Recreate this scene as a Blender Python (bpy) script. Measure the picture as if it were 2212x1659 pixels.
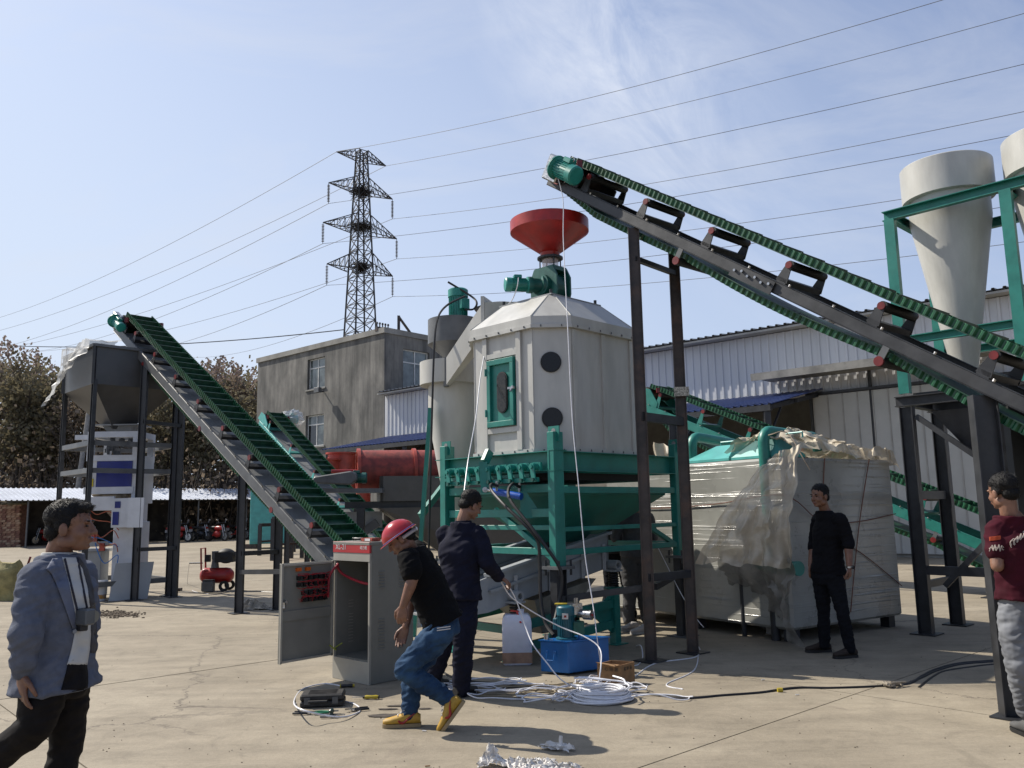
import bpy, bmesh, math, random
from mathutils import Vector, Matrix, noise
R=math.radians
random.seed(7)
sc=bpy.context.scene
for o in list(bpy.data.objects): bpy.data.objects.remove(o)
COL=sc.collection
# ---------------------------------------------------------------- camera
TH,RO,HC,FL=R(8.56),R(1.06),1.5,1800.0
cd=bpy.data.cameras.new('camera'); cam=bpy.data.objects.new('camera',cd); COL.objects.link(cam)
cam.location=(0,0,HC)
cam.rotation_euler=(Matrix.Rotation(R(90)+TH,3,'X')@Matrix.Rotation(-RO,3,'Z')).to_euler()
cd.sensor_width=36; cd.lens=36*FL/2212.; cd.clip_start=.05; cd.clip_end=3000
sc.camera=cam; sc.render.resolution_x=1024; sc.render.resolution_y=768
# ---------------------------------------------------------------- light
def ray0(px,py):
    u=(px-1106.)/FL; v=(829.5-py)/FL; c,s=math.cos(RO),math.sin(RO); a=u*c+v*s; b=-u*s+v*c
    return Vector((a,math.cos(TH)-b*math.sin(TH),math.sin(TH)+b*math.cos(TH))).normalized()
SAZ=Vector((-.905,.425,0)).normalized(); SEL=R(45)
SUN=Vector((SAZ.x*math.cos(SEL),SAZ.y*math.cos(SEL),math.sin(SEL)))
w=bpy.data.worlds.new('World'); sc.world=w; w.use_nodes=True
nt=w.node_tree; nt.nodes.clear()
def N(nt,t,**k):
    n=nt.nodes.new(t)
    for a,b in k.items(): setattr(n,a,b)
    return n
out=N(nt,'ShaderNodeOutputWorld'); bg=N(nt,'ShaderNodeBackground')
sky=N(nt,'ShaderNodeTexSky',sky_type='NISHITA'); sky.sun_disc=False
sky.sun_elevation=SEL; sky.sun_rotation=math.atan2(SUN.x,SUN.y)
sky.air_density=1.0; sky.dust_density=2.2; sky.ozone_density=2.2; sky.altitude=50
tc=N(nt,'ShaderNodeTexCoord')
mp=N(nt,'ShaderNodeMapping'); mp.inputs['Rotation'].default_value=(0,R(-32),R(35)); mp.inputs['Scale'].default_value=(1.0,3.6,4.6)
nz=N(nt,'ShaderNodeTexNoise'); nz.inputs['Scale'].default_value=1.7; nz.inputs['Detail'].default_value=9; nz.inputs['Roughness'].default_value=.62; nz.inputs['Distortion'].default_value=.55
cr=N(nt,'ShaderNodeValToRGB'); cr.color_ramp.elements[0].position=.52; cr.color_ramp.elements[1].position=.82
cr.color_ramp.elements[0].color=(0,0,0,1); cr.color_ramp.elements[1].color=(.42,.42,.42,1)
mx=N(nt,'ShaderNodeMix',data_type='RGBA'); mx.inputs['B'].default_value=(6.6,6.9,7.6,1)
mt=N(nt,'ShaderNodeMix',data_type='RGBA',blend_type='MULTIPLY'); mt.inputs['Factor'].default_value=1; mt.inputs['B'].default_value=(.86,.97,1.27,1)
L=nt.links.new
L(tc.outputs['Generated'],mp.inputs['Vector']); L(mp.outputs[0],nz.inputs['Vector']); L(nz.outputs['Fac'],cr.inputs[0])
L(sky.outputs[0],mt.inputs['A']); hz=N(nt,'ShaderNodeMix',data_type='RGBA'); hz.inputs['B'].default_value=(6.3,7.2,8.6,1)
sx_=N(nt,'ShaderNodeSeparateXYZ'); L(tc.outputs['Generated'],sx_.inputs[0])
mr=N(nt,'ShaderNodeMapRange'); mr.inputs[1].default_value=0; mr.inputs[2].default_value=.6; mr.inputs[3].default_value=.70; mr.inputs[4].default_value=.0; L(sx_.outputs['Z'],mr.inputs[0])
dt=N(nt,'ShaderNodeVectorMath',operation='DOT_PRODUCT'); dt.inputs[1].default_value=tuple(SUN); L(tc.outputs['Generated'],dt.inputs[0])
m2=N(nt,'ShaderNodeMapRange'); m2.inputs[1].default_value=.05; m2.inputs[2].default_value=1.0; m2.inputs[3].default_value=0; m2.inputs[4].default_value=.68; L(dt.outputs['Value'],m2.inputs[0])
ad=N(nt,'ShaderNodeMath',operation='ADD',use_clamp=True); L(mr.outputs[0],ad.inputs[0]); L(m2.outputs[0],ad.inputs[1]); L(ad.outputs[0],hz.inputs['Factor'])
L(mt.outputs['Result'],hz.inputs['A']); L(hz.outputs['Result'],mx.inputs['A']); L(cr.outputs[0],mx.inputs['Factor'])
# one soft wisp of cirrus high in the middle of the view
cdv=ray0(1345,150); vd=N(nt,'ShaderNodeVectorMath',operation='DISTANCE'); vd.inputs[1].default_value=cdv
mw=N(nt,'ShaderNodeMapping'); mw.inputs['Location'].default_value=tuple(-q for q in cdv); L(tc.outputs['Generated'],mw.inputs[0]); mw.vector_type='POINT'
m3=N(nt,'ShaderNodeMapping'); m3.inputs['Rotation'].default_value=(0,R(-52),0); m3.inputs['Scale'].default_value=(1,1,1); L(mw.outputs[0],m3.inputs[0])
m4=N(nt,'ShaderNodeMapping'); m4.inputs['Scale'].default_value=(2.5,5,7.5); L(m3.outputs[0],m4.inputs[0])
ln=N(nt,'ShaderNodeVectorMath',operation='LENGTH'); L(m4.outputs[0],ln.inputs[0])
m5=N(nt,'ShaderNodeMapRange'); m5.inputs[1].default_value=1.0; m5.inputs[2].default_value=.0; m5.inputs[3].default_value=0; m5.inputs[4].default_value=1; L(ln.outputs['Value'],m5.inputs[0])
n6=N(nt,'ShaderNodeTexNoise'); n6.inputs['Scale'].default_value=1.6; n6.inputs['Detail'].default_value=10; n6.inputs['Roughness'].default_value=.65; n6.inputs['Distortion'].default_value=.8; L(m4.outputs[0],n6.inputs['Vector'])
m7=N(nt,'ShaderNodeMapRange'); m7.inputs[1].default_value=.38; m7.inputs[2].default_value=.75; L(n6.outputs['Fac'],m7.inputs[0])
mm=N(nt,'ShaderNodeMath',operation='MULTIPLY'); L(m5.outputs[0],mm.inputs[0]); L(m7.outputs[0],mm.inputs[1]); mg=N(nt,'ShaderNodeMath',operation='MULTIPLY',use_clamp=True); mg.inputs[1].default_value=1.25; L(mm.outputs[0],mg.inputs[0])
ci=N(nt,'ShaderNodeMix',data_type='RGBA'); ci.inputs['B'].default_value=(6.9,7.4,8.5,1); L(mg.outputs[0],ci.inputs['Factor']); L(mx.outputs['Result'],ci.inputs['A'])
L(ci.outputs['Result'],bg.inputs[0]); bg.inputs[1].default_value=.085; L(bg.outputs[0],out.inputs[0])
sl=bpy.data.lights.new('sun','SUN'); so=bpy.data.objects.new('sun',sl); COL.objects.link(so)
sl.energy=5.0; sl.angle=R(.5); sl.color=(1,.93,.82); so.rotation_euler=SUN.to_track_quat('Z','Y').to_euler(); so.location=(-20,10,40)
sc.view_settings.view_transform='Standard'; sc.view_settings.look='None'; sc.view_settings.exposure=0.4; sc.view_settings.gamma=1; sc.view_settings.use_curve_mapping=False
# ---------------------------------------------------------------- helpers: photograph measurement to world points
def ray(px,py):
    u=(px-1106.)/FL; v=(829.5-py)/FL; c,s=math.cos(RO),math.sin(RO); a=u*c+v*s; b=-u*s+v*c
    return Vector((a,math.cos(TH)-b*math.sin(TH),math.sin(TH)+b*math.cos(TH)))
def G(px,py,z=0.):
    d=ray(px,py); t=(z-HC)/d.z; return Vector((d.x*t,d.y*t,z))
def P(px,py,Y):
    d=ray(px,py); t=Y/d.y; return Vector((d.x*t,Y,HC+d.z*t))
def V(px,py,A,u):
    r=ray(px,py); n=(-u[1],u[0]); k=(n[0]*A[0]+n[1]*A[1])/(n[0]*r.x+n[1]*r.y); return Vector((r.x*k,r.y*k,HC+r.z*k))
def vec(*a): return Vector(a if len(a)>1 else a[0])
UZ=Vector((0,0,1))
# ---------------------------------------------------------------- materials
MATS={}
def mat(name,col,rough=.5,metal=0.,var=.12,scale=6.,bump=.0,bscale=40.,dirt=0.,dcol=(.22,.19,.15),spec=.5,tr=0.,alpha=1.,sss=0.,coat=0.,space='OBJ',stretch=None,emit=None,col2=None,rust=0.):
    if name in MATS: return MATS[name]
    col=tuple(q*.73 for q in col); dcol=tuple(q*.73 for q in dcol); col2=tuple(q*.73 for q in col2) if col2 else None
    m=bpy.data.materials.new(name); m.use_nodes=True; nt=m.node_tree; b=nt.nodes['Principled BSDF']; L=nt.links.new
    MATS[name]=m
    if space=='OBJ':
        src=N(nt,'ShaderNodeTexCoord').outputs['Object']
    else:
        src=N(nt,'ShaderNodeNewGeometry').outputs['Position']
    if stretch:
        mp=N(nt,'ShaderNodeMapping'); mp.inputs['Scale'].default_value=stretch; L(src,mp.inputs[0]); src=mp.outputs[0]
    n1=N(nt,'ShaderNodeTexNoise'); n1.inputs['Scale'].default_value=scale; n1.inputs['Detail'].default_value=6; n1.inputs['Roughness'].default_value=.6; L(src,n1.inputs['Vector'])
    c=Vector(col); lo=[max(0,x*(1-var*1.6)) for x in col]; hi=[min(1,x*(1+var)) for x in col]
    if col2: lo=col2; hi=col
    r=N(nt,'ShaderNodeValToRGB'); r.color_ramp.elements[0].position=.38; r.color_ramp.elements[1].position=.62
    r.color_ramp.elements[0].color=(*lo,1); r.color_ramp.elements[1].color=(*hi,1); L(n1.outputs['Fac'],r.inputs[0]); o=r.outputs[0]
    if dirt>0 or rust>0:
        n2=N(nt,'ShaderNodeTexNoise'); n2.inputs['Scale'].default_value=scale*.45; n2.inputs['Detail'].default_value=10; n2.inputs['Roughness'].default_value=.72; L(src,n2.inputs['Vector'])
        r2=N(nt,'ShaderNodeValToRGB'); r2.color_ramp.elements[0].position=.5; r2.color_ramp.elements[1].position=.75
        k=dirt or rust
        r2.color_ramp.elements[0].color=(0,0,0,1); r2.color_ramp.elements[1].color=(k,k,k,1); L(n2.outputs['Fac'],r2.inputs[0])
        mm=N(nt,'ShaderNodeMix',data_type='RGBA'); L(r2.outputs[0],mm.inputs['Factor']); L(o,mm.inputs['A']); mm.inputs['B'].default_value=(*(dcol if dirt else (.16,.07,.03)),1); o=mm.outputs['Result']
    L(o,b.inputs['Base Color'])
    rr=N(nt,'ShaderNodeMapRange'); rr.inputs[3].default_value=max(.02,rough-.1); rr.inputs[4].default_value=min(1,rough+.12); L(n1.outputs['Fac'],rr.inputs[0]); L(rr.outputs[0],b.inputs['Roughness'])
    b.inputs['Metallic'].default_value=metal; b.inputs['Specular IOR Level'].default_value=spec
    if tr: b.inputs['Transmission Weight'].default_value=tr
    if alpha<1: b.inputs['Alpha'].default_value=alpha
    if sss: b.inputs['Subsurface Weight'].default_value=sss; b.inputs['Subsurface Radius'].default_value=(.02,.008,.004)
    if coat: b.inputs['Coat Weight'].default_value=coat
    if emit: b.inputs['Emission Color'].default_value=(*emit,1); b.inputs['Emission Strength'].default_value=1
    if bump>0:
        n3=N(nt,'ShaderNodeTexNoise'); n3.inputs['Scale'].default_value=bscale; n3.inputs['Detail'].default_value=5; L(src,n3.inputs['Vector'])
        bb=N(nt,'ShaderNodeBump'); bb.inputs['Strength'].default_value=bump; bb.inputs['Distance'].default_value=.02; L(n3.outputs['Fac'],bb.inputs['Height']); L(bb.outputs[0],b.inputs['Normal'])
    return m
teal=mat('teal_paint',(.018,.235,.19),.42,var=.10,scale=5,bump=.06,bscale=14,dirt=.22,dcol=(.10,.20,.16))
tealm=mat('teal_motor_paint',(.02,.27,.22),.38,var=.1,scale=9,dirt=.25,dcol=(.05,.12,.10))
tealdk=mat('dark_teal_casting',(.012,.12,.095),.42,var=.15,scale=9,dirt=.3,dcol=(.03,.07,.06))
teallt=mat('pale_teal_paint',(.10,.46,.43),.45,var=.08,scale=5,dirt=.18,dcol=(.2,.34,.3))
offw=mat('off_white_sheet_paint',(.56,.555,.52),.42,var=.07,scale=4,bump=.22,bscale=3,dirt=.45,dcol=(.40,.37,.30),stretch=(1,1,.3))
whitep=mat('white_enamel',(.74,.76,.80),.4,var=.05,scale=4,dirt=.12,dcol=(.45,.45,.44))
dsteel=mat('dark_grey_steel_paint',(.030,.032,.037),.48,var=.25,scale=5,bump=.05,bscale=18,dirt=.35,dcol=(.085,.082,.078))
rsteel=mat('bare_brown_steel',(.055,.040,.034),.5,var=.35,scale=5,rust=.6,bump=.08,bscale=20)
gsteel=mat('grey_steel_paint',(.13,.135,.14),.42,var=.12,scale=5,dirt=.25,dcol=(.2,.19,.17))
lsteel=mat('light_grey_sheet',(.33,.34,.345),.45,var=.07,scale=4,dirt=.25,dcol=(.28,.26,.22))
scr=mat('screen_grey_paint',(.38,.40,.41),.45,var=.07,scale=4,dirt=.2,dcol=(.3,.28,.24))
blk=mat('black_rubber',(.012,.012,.013),.6,var=.2,scale=10)
redp=mat('red_paint',(.42,.018,.014),.35,var=.14,scale=6,dirt=.25,dcol=(.22,.03,.025))
redo=mat('orange_red_paint',(.46,.065,.035),.45,var=.14,scale=5,dirt=.25,dcol=(.22,.06,.04))
beltg=mat('green_belt_rubber',(.007,.062,.031),.45,var=.25,scale=9,dirt=.2,dcol=(.03,.08,.05))
beltlt=mat('green_belt_sidewall_rubber',(.009,.10,.042),.42,var=.2,scale=9)
chrome=mat('bare_aluminium',(.55,.55,.55),.28,metal=1,var=.15,scale=20,bump=.2,bscale=30)
glassd=mat('dark_window_glass',(.018,.02,.024),.08,var=.5,scale=8,spec=.7)
skin=mat('skin',(.27,.135,.085),.5,var=.10,scale=18,sss=.08)
hairm=mat('black_hair',(.006,.005,.005),.6,var=.4,scale=60,bump=.35,bscale=160,spec=.25)
rope=mat('white_plastic_tube',(.9,.9,.94),.35,var=.05,scale=20)
blackc=mat('black_cable',(.012,.011,.011),.5,var=.3,scale=12,dirt=.35,dcol=(.06,.05,.045))
wire=mat('wire_grey',(.13,.14,.16),.6)
# ---------------------------------------------------------------- mesh builder
class MB:
    def __init__(s): s.v=[]; s.f=[]
    def add(s,vs,fs):
        k=len(s.v); s.v+= [Vector(q) for q in vs]; s.f+=[tuple(i+k for i in f) for f in fs]; return s
    def obox(s,o,a,b,c):
        o,a,b,c=map(Vector,(o,a,b,c))
        if a.cross(b).dot(c)<0: a,b=b,a
        return s.add([o,o+a,o+a+b,o+b,o+c,o+a+c,o+a+b+c,o+b+c],[(0,3,2,1),(4,5,6,7),(0,1,5,4),(1,2,6,5),(2,3,7,6),(3,0,4,7)])
    def box(s,c,x,y,z,rz=0.):
        a=Vector((math.cos(rz)*x,math.sin(rz)*x,0)); b=Vector((-math.sin(rz)*y,math.cos(rz)*y,0)); cc=Vector((0,0,z)); return s.obox(Vector(c)-a/2-b/2-cc/2,a,b,cc)
    def bar(s,p,q,w,h,up=UZ,off=(0,0)):
        p,q=Vector(p),Vector(q); d=(q-p).normalized(); sd=d.cross(Vector(up))
        if sd.length<1e-4: sd=d.cross(Vector((1,0,0)))
        sd.normalize(); u=sd.cross(d); o=p-sd*w/2-u*h/2+sd*off[0]+u*off[1]; return s.obox(o,q-p,sd*w,u*h)
    def chan(s,p,q,w,h,up=UZ,flip=1,t=.008,I=False):
        """channel (or I) section: web height h along up, flanges width w"""
        x=0 if I else -flip*(w/2-t/2)
        s.bar(p,q,t,h,up,(x,0)); s.bar(p,q,w,t,up,(0,h/2+t/2)); s.bar(p,q,w,t,up,(0,-h/2-t/2)); return s
    def cyl(s,p,q,r0,r1=None,n=16,cap=True):
        p,q=Vector(p),Vector(q); r1=r0 if r1 is None else r1; d=(q-p).normalized(); a=d.orthogonal().normalized(); b=d.cross(a); v=[]
        for c,r in ((p,r0),(q,r1)):
            for i in range(n):
                t=2*math.pi*i/n; v.append(c+a*math.cos(t)*r+b*math.sin(t)*r)
        f=[(i,(i+1)%n,n+(i+1)%n,n+i) for i in range(n)]
        if cap: f+=[tuple(range(n-1,-1,-1)),tuple(range(n,2*n))]
        return s.add(v,f)
    def lathe(s,c,prof,n=24,axis=UZ,ref=None,a0=0,a1=2*math.pi):
        c=Vector(c); ax=Vector(axis).normalized(); a=(Vector(ref) if ref else ax.orthogonal()).normalized(); b=ax.cross(a); v=[]; full=abs(a1-a0-2*math.pi)<1e-6; m=n if full else n+1
        for r,z in prof:
            for i in range(m):
                t=a0+(a1-a0)*i/n; v.append(c+ax*z+a*math.cos(t)*r+b*math.sin(t)*r)
        f=[]
        for j in range(len(prof)-1):
            for i in range(n):
                i2=(i+1)%m; f.append((j*m+i,j*m+i2,(j+1)*m+i2,(j+1)*m+i))
        return s.add(v,f)
    def tube(s,pts,r,n=8,cap=True):
        pts=[Vector(p) for p in pts]; m=len(pts); v=[]; a=None
        for i,p in enumerate(pts):
            d=(pts[min(i+1,m-1)]-pts[max(i-1,0)]); d=d.normalized() if d.length>1e-9 else Vector((0,0,1))
            if a is None: a=d.orthogonal().normalized()
            else:
                a=a-d*a.dot(d); a=a.normalized() if a.length>1e-6 else d.orthogonal().normalized()
            b=d.cross(a); rr=r[i] if isinstance(r,(list,tuple)) else r
            for k in range(n):
                t=2*math.pi*k/n; v.append(p+a*math.cos(t)*rr+b*math.sin(t)*rr)
        f=[(j*n+i,j*n+(i+1)%n,(j+1)*n+(i+1)%n,(j+1)*n+i) for j in range(m-1) for i in range(n)]
        if cap: f+=[tuple(range(n-1,-1,-1)),tuple(range((m-1)*n,m*n))]
        return s.add(v,f)
    def prism(s,poly,h):
        """poly: list of 3d points (planar), extruded by vector h"""
        poly=[Vector(p) for p in poly]; h=Vector(h); n=len(poly)
        nn=Vector((0,0,0))
        for i in range(n): nn+=poly[i].cross(poly[(i+1)%n])
        if nn.dot(h)<0: poly=poly[::-1]
        return s.add(poly+[p+h for p in poly],[tuple(range(n-1,-1,-1)),tuple(range(n,2*n))]+[(i,(i+1)%n,n+(i+1)%n,n+i) for i in range(n)])
    def ell(s,c,r,ax=None,n=14,m=10):
        c=Vector(c); X,Y,Z=ax or (Vector((1,0,0)),Vector((0,1,0)),UZ); v=[]; f=[]
        for j in range(m+1):
            ph=math.pi*j/m
            for i in range(n):
                t=2*math.pi*i/n; v.append(c+X*(r[0]*math.sin(ph)*math.cos(t))+Y*(r[1]*math.sin(ph)*math.sin(t))+Z*(-r[2]*math.cos(ph)))
        for j in range(m):
            for i in range(n): f.append((j*n+i,j*n+(i+1)%n,(j+1)*n+(i+1)%n,(j+1)*n+i))
        return s.add(v,f)
    def loft(s,rings,cap=True):
        n=len(rings[0]); v=[p for r in rings for p in r]; m=len(rings)
        f=[(j*n+i,j*n+(i+1)%n,(j+1)*n+(i+1)%n,(j+1)*n+i) for j in range(m-1) for i in range(n)]
        if cap: f+=[tuple(range(n-1,-1,-1)),tuple(range((m-1)*n,m*n))]
        return s.add(v,f)
    def frus(s,lo,hi):
        """4(or n)-corner frustum shell between two rings of corners (closed solid)"""
        return s.loft([[Vector(p) for p in lo],[Vector(p) for p in hi]])
    def mesh(s,name,m,smooth=False,org=Vector((0,0,0))):
        me=bpy.data.meshes.new(name); me.from_pydata([v-org for v in s.v],[],s.f)
        if m: me.materials.append(m)
        if smooth:
            me.polygons.foreach_set('use_smooth',[True]*len(me.polygons)); 
        return me
    def build(s,name,m,parent=None,smooth=False,bev=0.,loc=None,**k):
        org=orgof(parent) if parent else Vector(loc or (0,0,0))
        me=s.mesh(name,m,smooth,org); o=bpy.data.objects.new(name,me); COL.objects.link(o)
        if smooth:
            bm=bmesh.new(); bm.from_mesh(me); bmesh.ops.remove_doubles(bm,verts=bm.verts,dist=1e-5); bmesh.ops.recalc_face_normals(bm,faces=bm.faces)
            for e in bm.edges:
                if len(e.link_faces)==2 and e.calc_face_angle(0)>.7: e.smooth=False
            bm.to_mesh(me); bm.free()
        if parent: o.parent=parent; o['_org']=tuple(org)
        else: o.location=org; o['_org']=tuple(org)
        if bev:
            b=o.modifiers.new('bevel','BEVEL'); b.width=bev; b.segments=1; b.limit_method='ANGLE'
        tag(o,**k); return o
def orgof(o): return Vector(o['_org'])
def tag(o,label=None,cat=None,group=None,kind=None):
    if label: o['label']=label
    if cat: o['category']=cat
    if group: o['group']=group
    if kind: o['kind']=kind
    return o
def thing(name,loc,label,cat,group=None):
    o=bpy.data.objects.new(name,None); COL.objects.link(o); o.location=loc; o['_org']=tuple(Vector(loc)); o.empty_display_size=.2
    return tag(o,label,cat,group)
def copytree(o,loc=None,rz=None,label=None,parent=None,sc_=None):
    c=o.copy(); COL.objects.link(c)
    if parent: c.parent=parent
    if loc is not None: c.location=loc
    if rz is not None: c.rotation_euler=(0,0,rz)
    if sc_ is not None: c.scale=sc_ if hasattr(sc_,'__len__') else (sc_,)*3
    if label: c['label']=label
    for ch in list(o.children): copytree(ch,parent=c)
    return c
def inst(name,me,parent,loc,rz=0.,rot=None,scl=None):
    """object sharing mesh me, placed at world loc under parent (root unrotated)"""
    o=bpy.data.objects.new(name,me); COL.objects.link(o)
    if parent: o.parent=parent; o.location=Vector(loc)-orgof(parent); o['_org']=tuple(Vector(loc))
    else: o.location=loc
    o.rotation_euler=rot if rot else (0,0,rz)
    if scl: o.scale=scl
    return o
def spline(pts,k=8):
    pts=[Vector(p) for p in pts]; o=[]; n=len(pts)
    for i in range(n-1):
        a,b,c,d=pts[max(i-1,0)],pts[i],pts[i+1],pts[min(i+2,n-1)]
        for j in range(k):
            t=j/k; o.append(.5*((2*b)+(c-a)*t+(2*a-5*b+4*c-d)*t*t+(3*b-a-3*c+d)*t**3))
    o.append(pts[-1]); return o
def text(name,body,size,loc,xd,yd,m,parent,align='CENTER',ext=.0006):
    cu=bpy.data.curves.new(name,'FONT'); cu.body=body; cu.size=size; cu.extrude=ext; cu.align_x=align; cu.align_y='CENTER'
    o=bpy.data.objects.new(name,cu); COL.objects.link(o); dg=bpy.context.evaluated_depsgraph_get(); me=bpy.data.meshes.new_from_object(o.evaluated_get(dg)); bpy.data.objects.remove(o)
    xd=Vector(xd).normalized(); yd=Vector(yd).normalized(); zd=xd.cross(yd); M=Matrix((xd,yd,zd)).transposed().to_4x4(); M.translation=Vector(loc)-orgof(parent)
    me.transform(M); me.materials.clear(); me.materials.append(m); o=bpy.data.objects.new(name,me); COL.objects.link(o); o.parent=parent; o['_org']=tuple(orgof(parent)); return o
def motor(root,p,d,r,ln,up,m=None,box=True,name='motor'):
    """finned electric motor: axis d from p"""
    m=m or tealm; d=Vector(d).normalized(); b=MB(); p=Vector(p); up=Vector(up); up=(up-d*up.dot(d)).normalized(); sd=d.cross(up)
    b.lathe(p,[(0,0),(r*1.15,0),(r*1.15,ln*.05),(r*.82,ln*.08),(r*.86,ln*.72),(r*1.0,ln*.73),(r*1.0,ln*.96),(r*.85,ln),(0,ln)],24,d)
    o=b.build(name,m,root,True)
    f=MB()
    for i in range(22):
        t=2*math.pi*i/22; e=up*math.cos(t)+sd*math.sin(t); f.bar(p+e*r*.88+d*ln*.1,p+e*r*.88+d*ln*.71,.006,r*.13,e)
    f.build('cooling_fins',m,o,kind='stuff')
    if box:
        c=MB(); c.bar(p+up*r*1.12+d*ln*.28,p+up*r*1.12+d*ln*.62,r*.95,r*.5,up); c.build('terminal_box',m,o,bev=.006)
    return o
# ================================================================ GROUND
GA,GB=Vector((.742,.67,0)).normalized(),Vector((.67,-.742,0)).normalized()
def concrete(name):
    m=bpy.data.materials.new(name); m.use_nodes=True; nt=m.node_tree; b=nt.nodes['Principled BSDF']; L=nt.links.new
    pos=N(nt,'ShaderNodeNewGeometry').outputs['Position']
    def nz(s,d,r=.6,dist=0.):
        n=N(nt,'ShaderNodeTexNoise'); n.inputs['Scale'].default_value=s; n.inputs['Detail'].default_value=d; n.inputs['Roughness'].default_value=r; n.inputs['Distortion'].default_value=dist; L(pos,n.inputs['Vector']); return n.outputs['Fac']
    def ramp(f,st):
        r=N(nt,'ShaderNodeValToRGB'); e=r.color_ramp.elements
        while len(e)<len(st): e.new(.5)
        for i,(p,c) in enumerate(st): e[i].position=p; e[i].color=(*c,1) if hasattr(c,'__len__') else (c,c,c,1)
        L(f,r.inputs[0]); return r.outputs[0]
    def mix(f,a,b_,bt='MIX'):
        x=N(nt,'ShaderNodeMix',data_type='RGBA',blend_type=bt)
        for k,v in (('Factor',f),('A',a),('B',b_)):
            if hasattr(v,'links') or hasattr(v,'is_linked'): L(v,x.inputs[k])
            else: x.inputs[k].default_value=v if not hasattr(v,'__len__') else (*v,1)
        return x.outputs['Result']
    base=ramp(nz(.5,8,.65,.4),[(.32,(.215,.184,.136)),(.5,(.268,.230,.172)),(.68,(.318,.276,.208))])
    fine=ramp(nz(38,6,.75),[(.25,.86),(.7,1.06)])
    c=mix(1.,base,fine,'MULTIPLY')
    med=ramp(nz(3.2,10,.74,.8),[(.34,.80),(.5,.98),(.7,1.06)]); c=mix(1.,c,med,'MULTIPLY')
    sp=ramp(nz(120,2,.5),[(.2,.80),(.45,1.0),(.8,1.06)]); c=mix(.7,c,sp,'MULTIPLY')
    mp_=N(nt,'ShaderNodeMapping'); mp_.inputs['Rotation'].default_value=(0,0,.35); mp_.inputs['Scale'].default_value=(.5,3.2,1); L(pos,mp_.inputs[0]); n8=N(nt,'ShaderNodeTexNoise'); n8.inputs['Scale'].default_value=1.3; n8.inputs['Detail'].default_value=9; n8.inputs['Roughness'].default_value=.7; L(mp_.outputs[0],n8.inputs['Vector']); c=mix(.8,c,ramp(n8.outputs['Fac'],[(.36,.80),(.55,1.0),(.68,1.10)]),'MULTIPLY')
    st=ramp(nz(1.7,7,.7,1.4),[(.60,0.),(.70,.55)]); c=mix(st,c,(.17,.14,.11))
    # thin wandering cracks
    vo=N(nt,'ShaderNodeTexVoronoi',feature='DISTANCE_TO_EDGE'); vo.inputs['Scale'].default_value=.22
    nn=N(nt,'ShaderNodeTexNoise'); nn.inputs['Scale'].default_value=1.6; nn.inputs['Detail'].default_value=8; nn.inputs['Roughness'].default_value=.7; L(pos,nn.inputs['Vector'])
    vm=N(nt,'ShaderNodeVectorMath',operation='MULTIPLY_ADD'); vm.inputs[1].default_value=(.9,.9,0); L(nn.outputs['Color'],vm.inputs[0]); L(pos,vm.inputs[2]); L(vm.outputs[0],vo.inputs['Vector'])
    ck=ramp(vo.outputs['Distance'],[(.0,1.),(.0032,.0)])
    msk=ramp(nz(.35,3),[(.42,0.),(.55,.85)]); ckm=mix(1.,ck,msk,'MULTIPLY'); c=mix(ckm,c,(.09,.075,.06))
    L(c,b.inputs['Base Color']); b.inputs['Roughness'].default_value=.82; b.inputs['Specular IOR Level'].default_value=.3
    bp=N(nt,'ShaderNodeBump'); bp.inputs['Strength'].default_value=.35; bp.inputs['Distance'].default_value=.012; L(nz(22,8,.75),bp.inputs['Height']); L(bp.outputs[0],b.inputs['Normal'])
    return m
conc=concrete('worn_concrete')
gr=MB(); gr.add([(-400,-60,-.035),(400,-60,-.035),(400,900,-.035),(-400,900,-.035)],[(0,1,2,3)]); ground=gr.build('ground',conc,kind='structure')
sb=MB(); S=5.0; g=.006
sb.obox(GA*g+GB*g+Vector((0,0,-.034)),GA*(S-2*g),GB*(S-2*g),(0,0,.034)); slab=sb.mesh('concrete_slab',conc)
J0=G(1846,1499)   # a joint crossing read on the ground
for i in range(-9,13):
    for j in range(-14,8):
        c=J0+GA*S*i+GB*S*j; cc=c+GA*S/2+GB*S/2
        if cc.y<-6 or cc.y>66 or abs(cc.x)>.72*max(cc.y,0)+9: continue
        inst('concrete_slab',slab,ground,c+Vector((0,0,-.001-.002*random.random())),rot=(random.uniform(-1,1)*.0002,random.uniform(-1,1)*.0002,0))
# ================================================================ corrugated sheet helper
def sheet_mesh(name,m,width,height,pitch=.27,rib=.035,rw=.06):
    """sheet in local x (width) / z (height), ribs stand to -y"""
    b=MB(); n=int(round(width/pitch)); xs=[]
    for i in range(n):
        x=i*pitch; xs+=[(x,0),(x+pitch-rw-.04,0),(x+pitch-rw-.02,-rib),(x+pitch-.02,-rib)]
    xs.append((n*pitch,0)); v=[]
    for z in (0,height): v+=[(x,y,z) for x,y in xs]
    for z in (0,height): v+=[(x,y+.004,z) for x,y in xs]
    k=len(xs); f=[(i,i+1,k+i+1,k+i) for i in range(k-1)]+[(2*k+i+1,2*k+i,3*k+i,3*k+i+1) for i in range(k-1)]
    b.add(v,f); return b.mesh(name,m)
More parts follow.
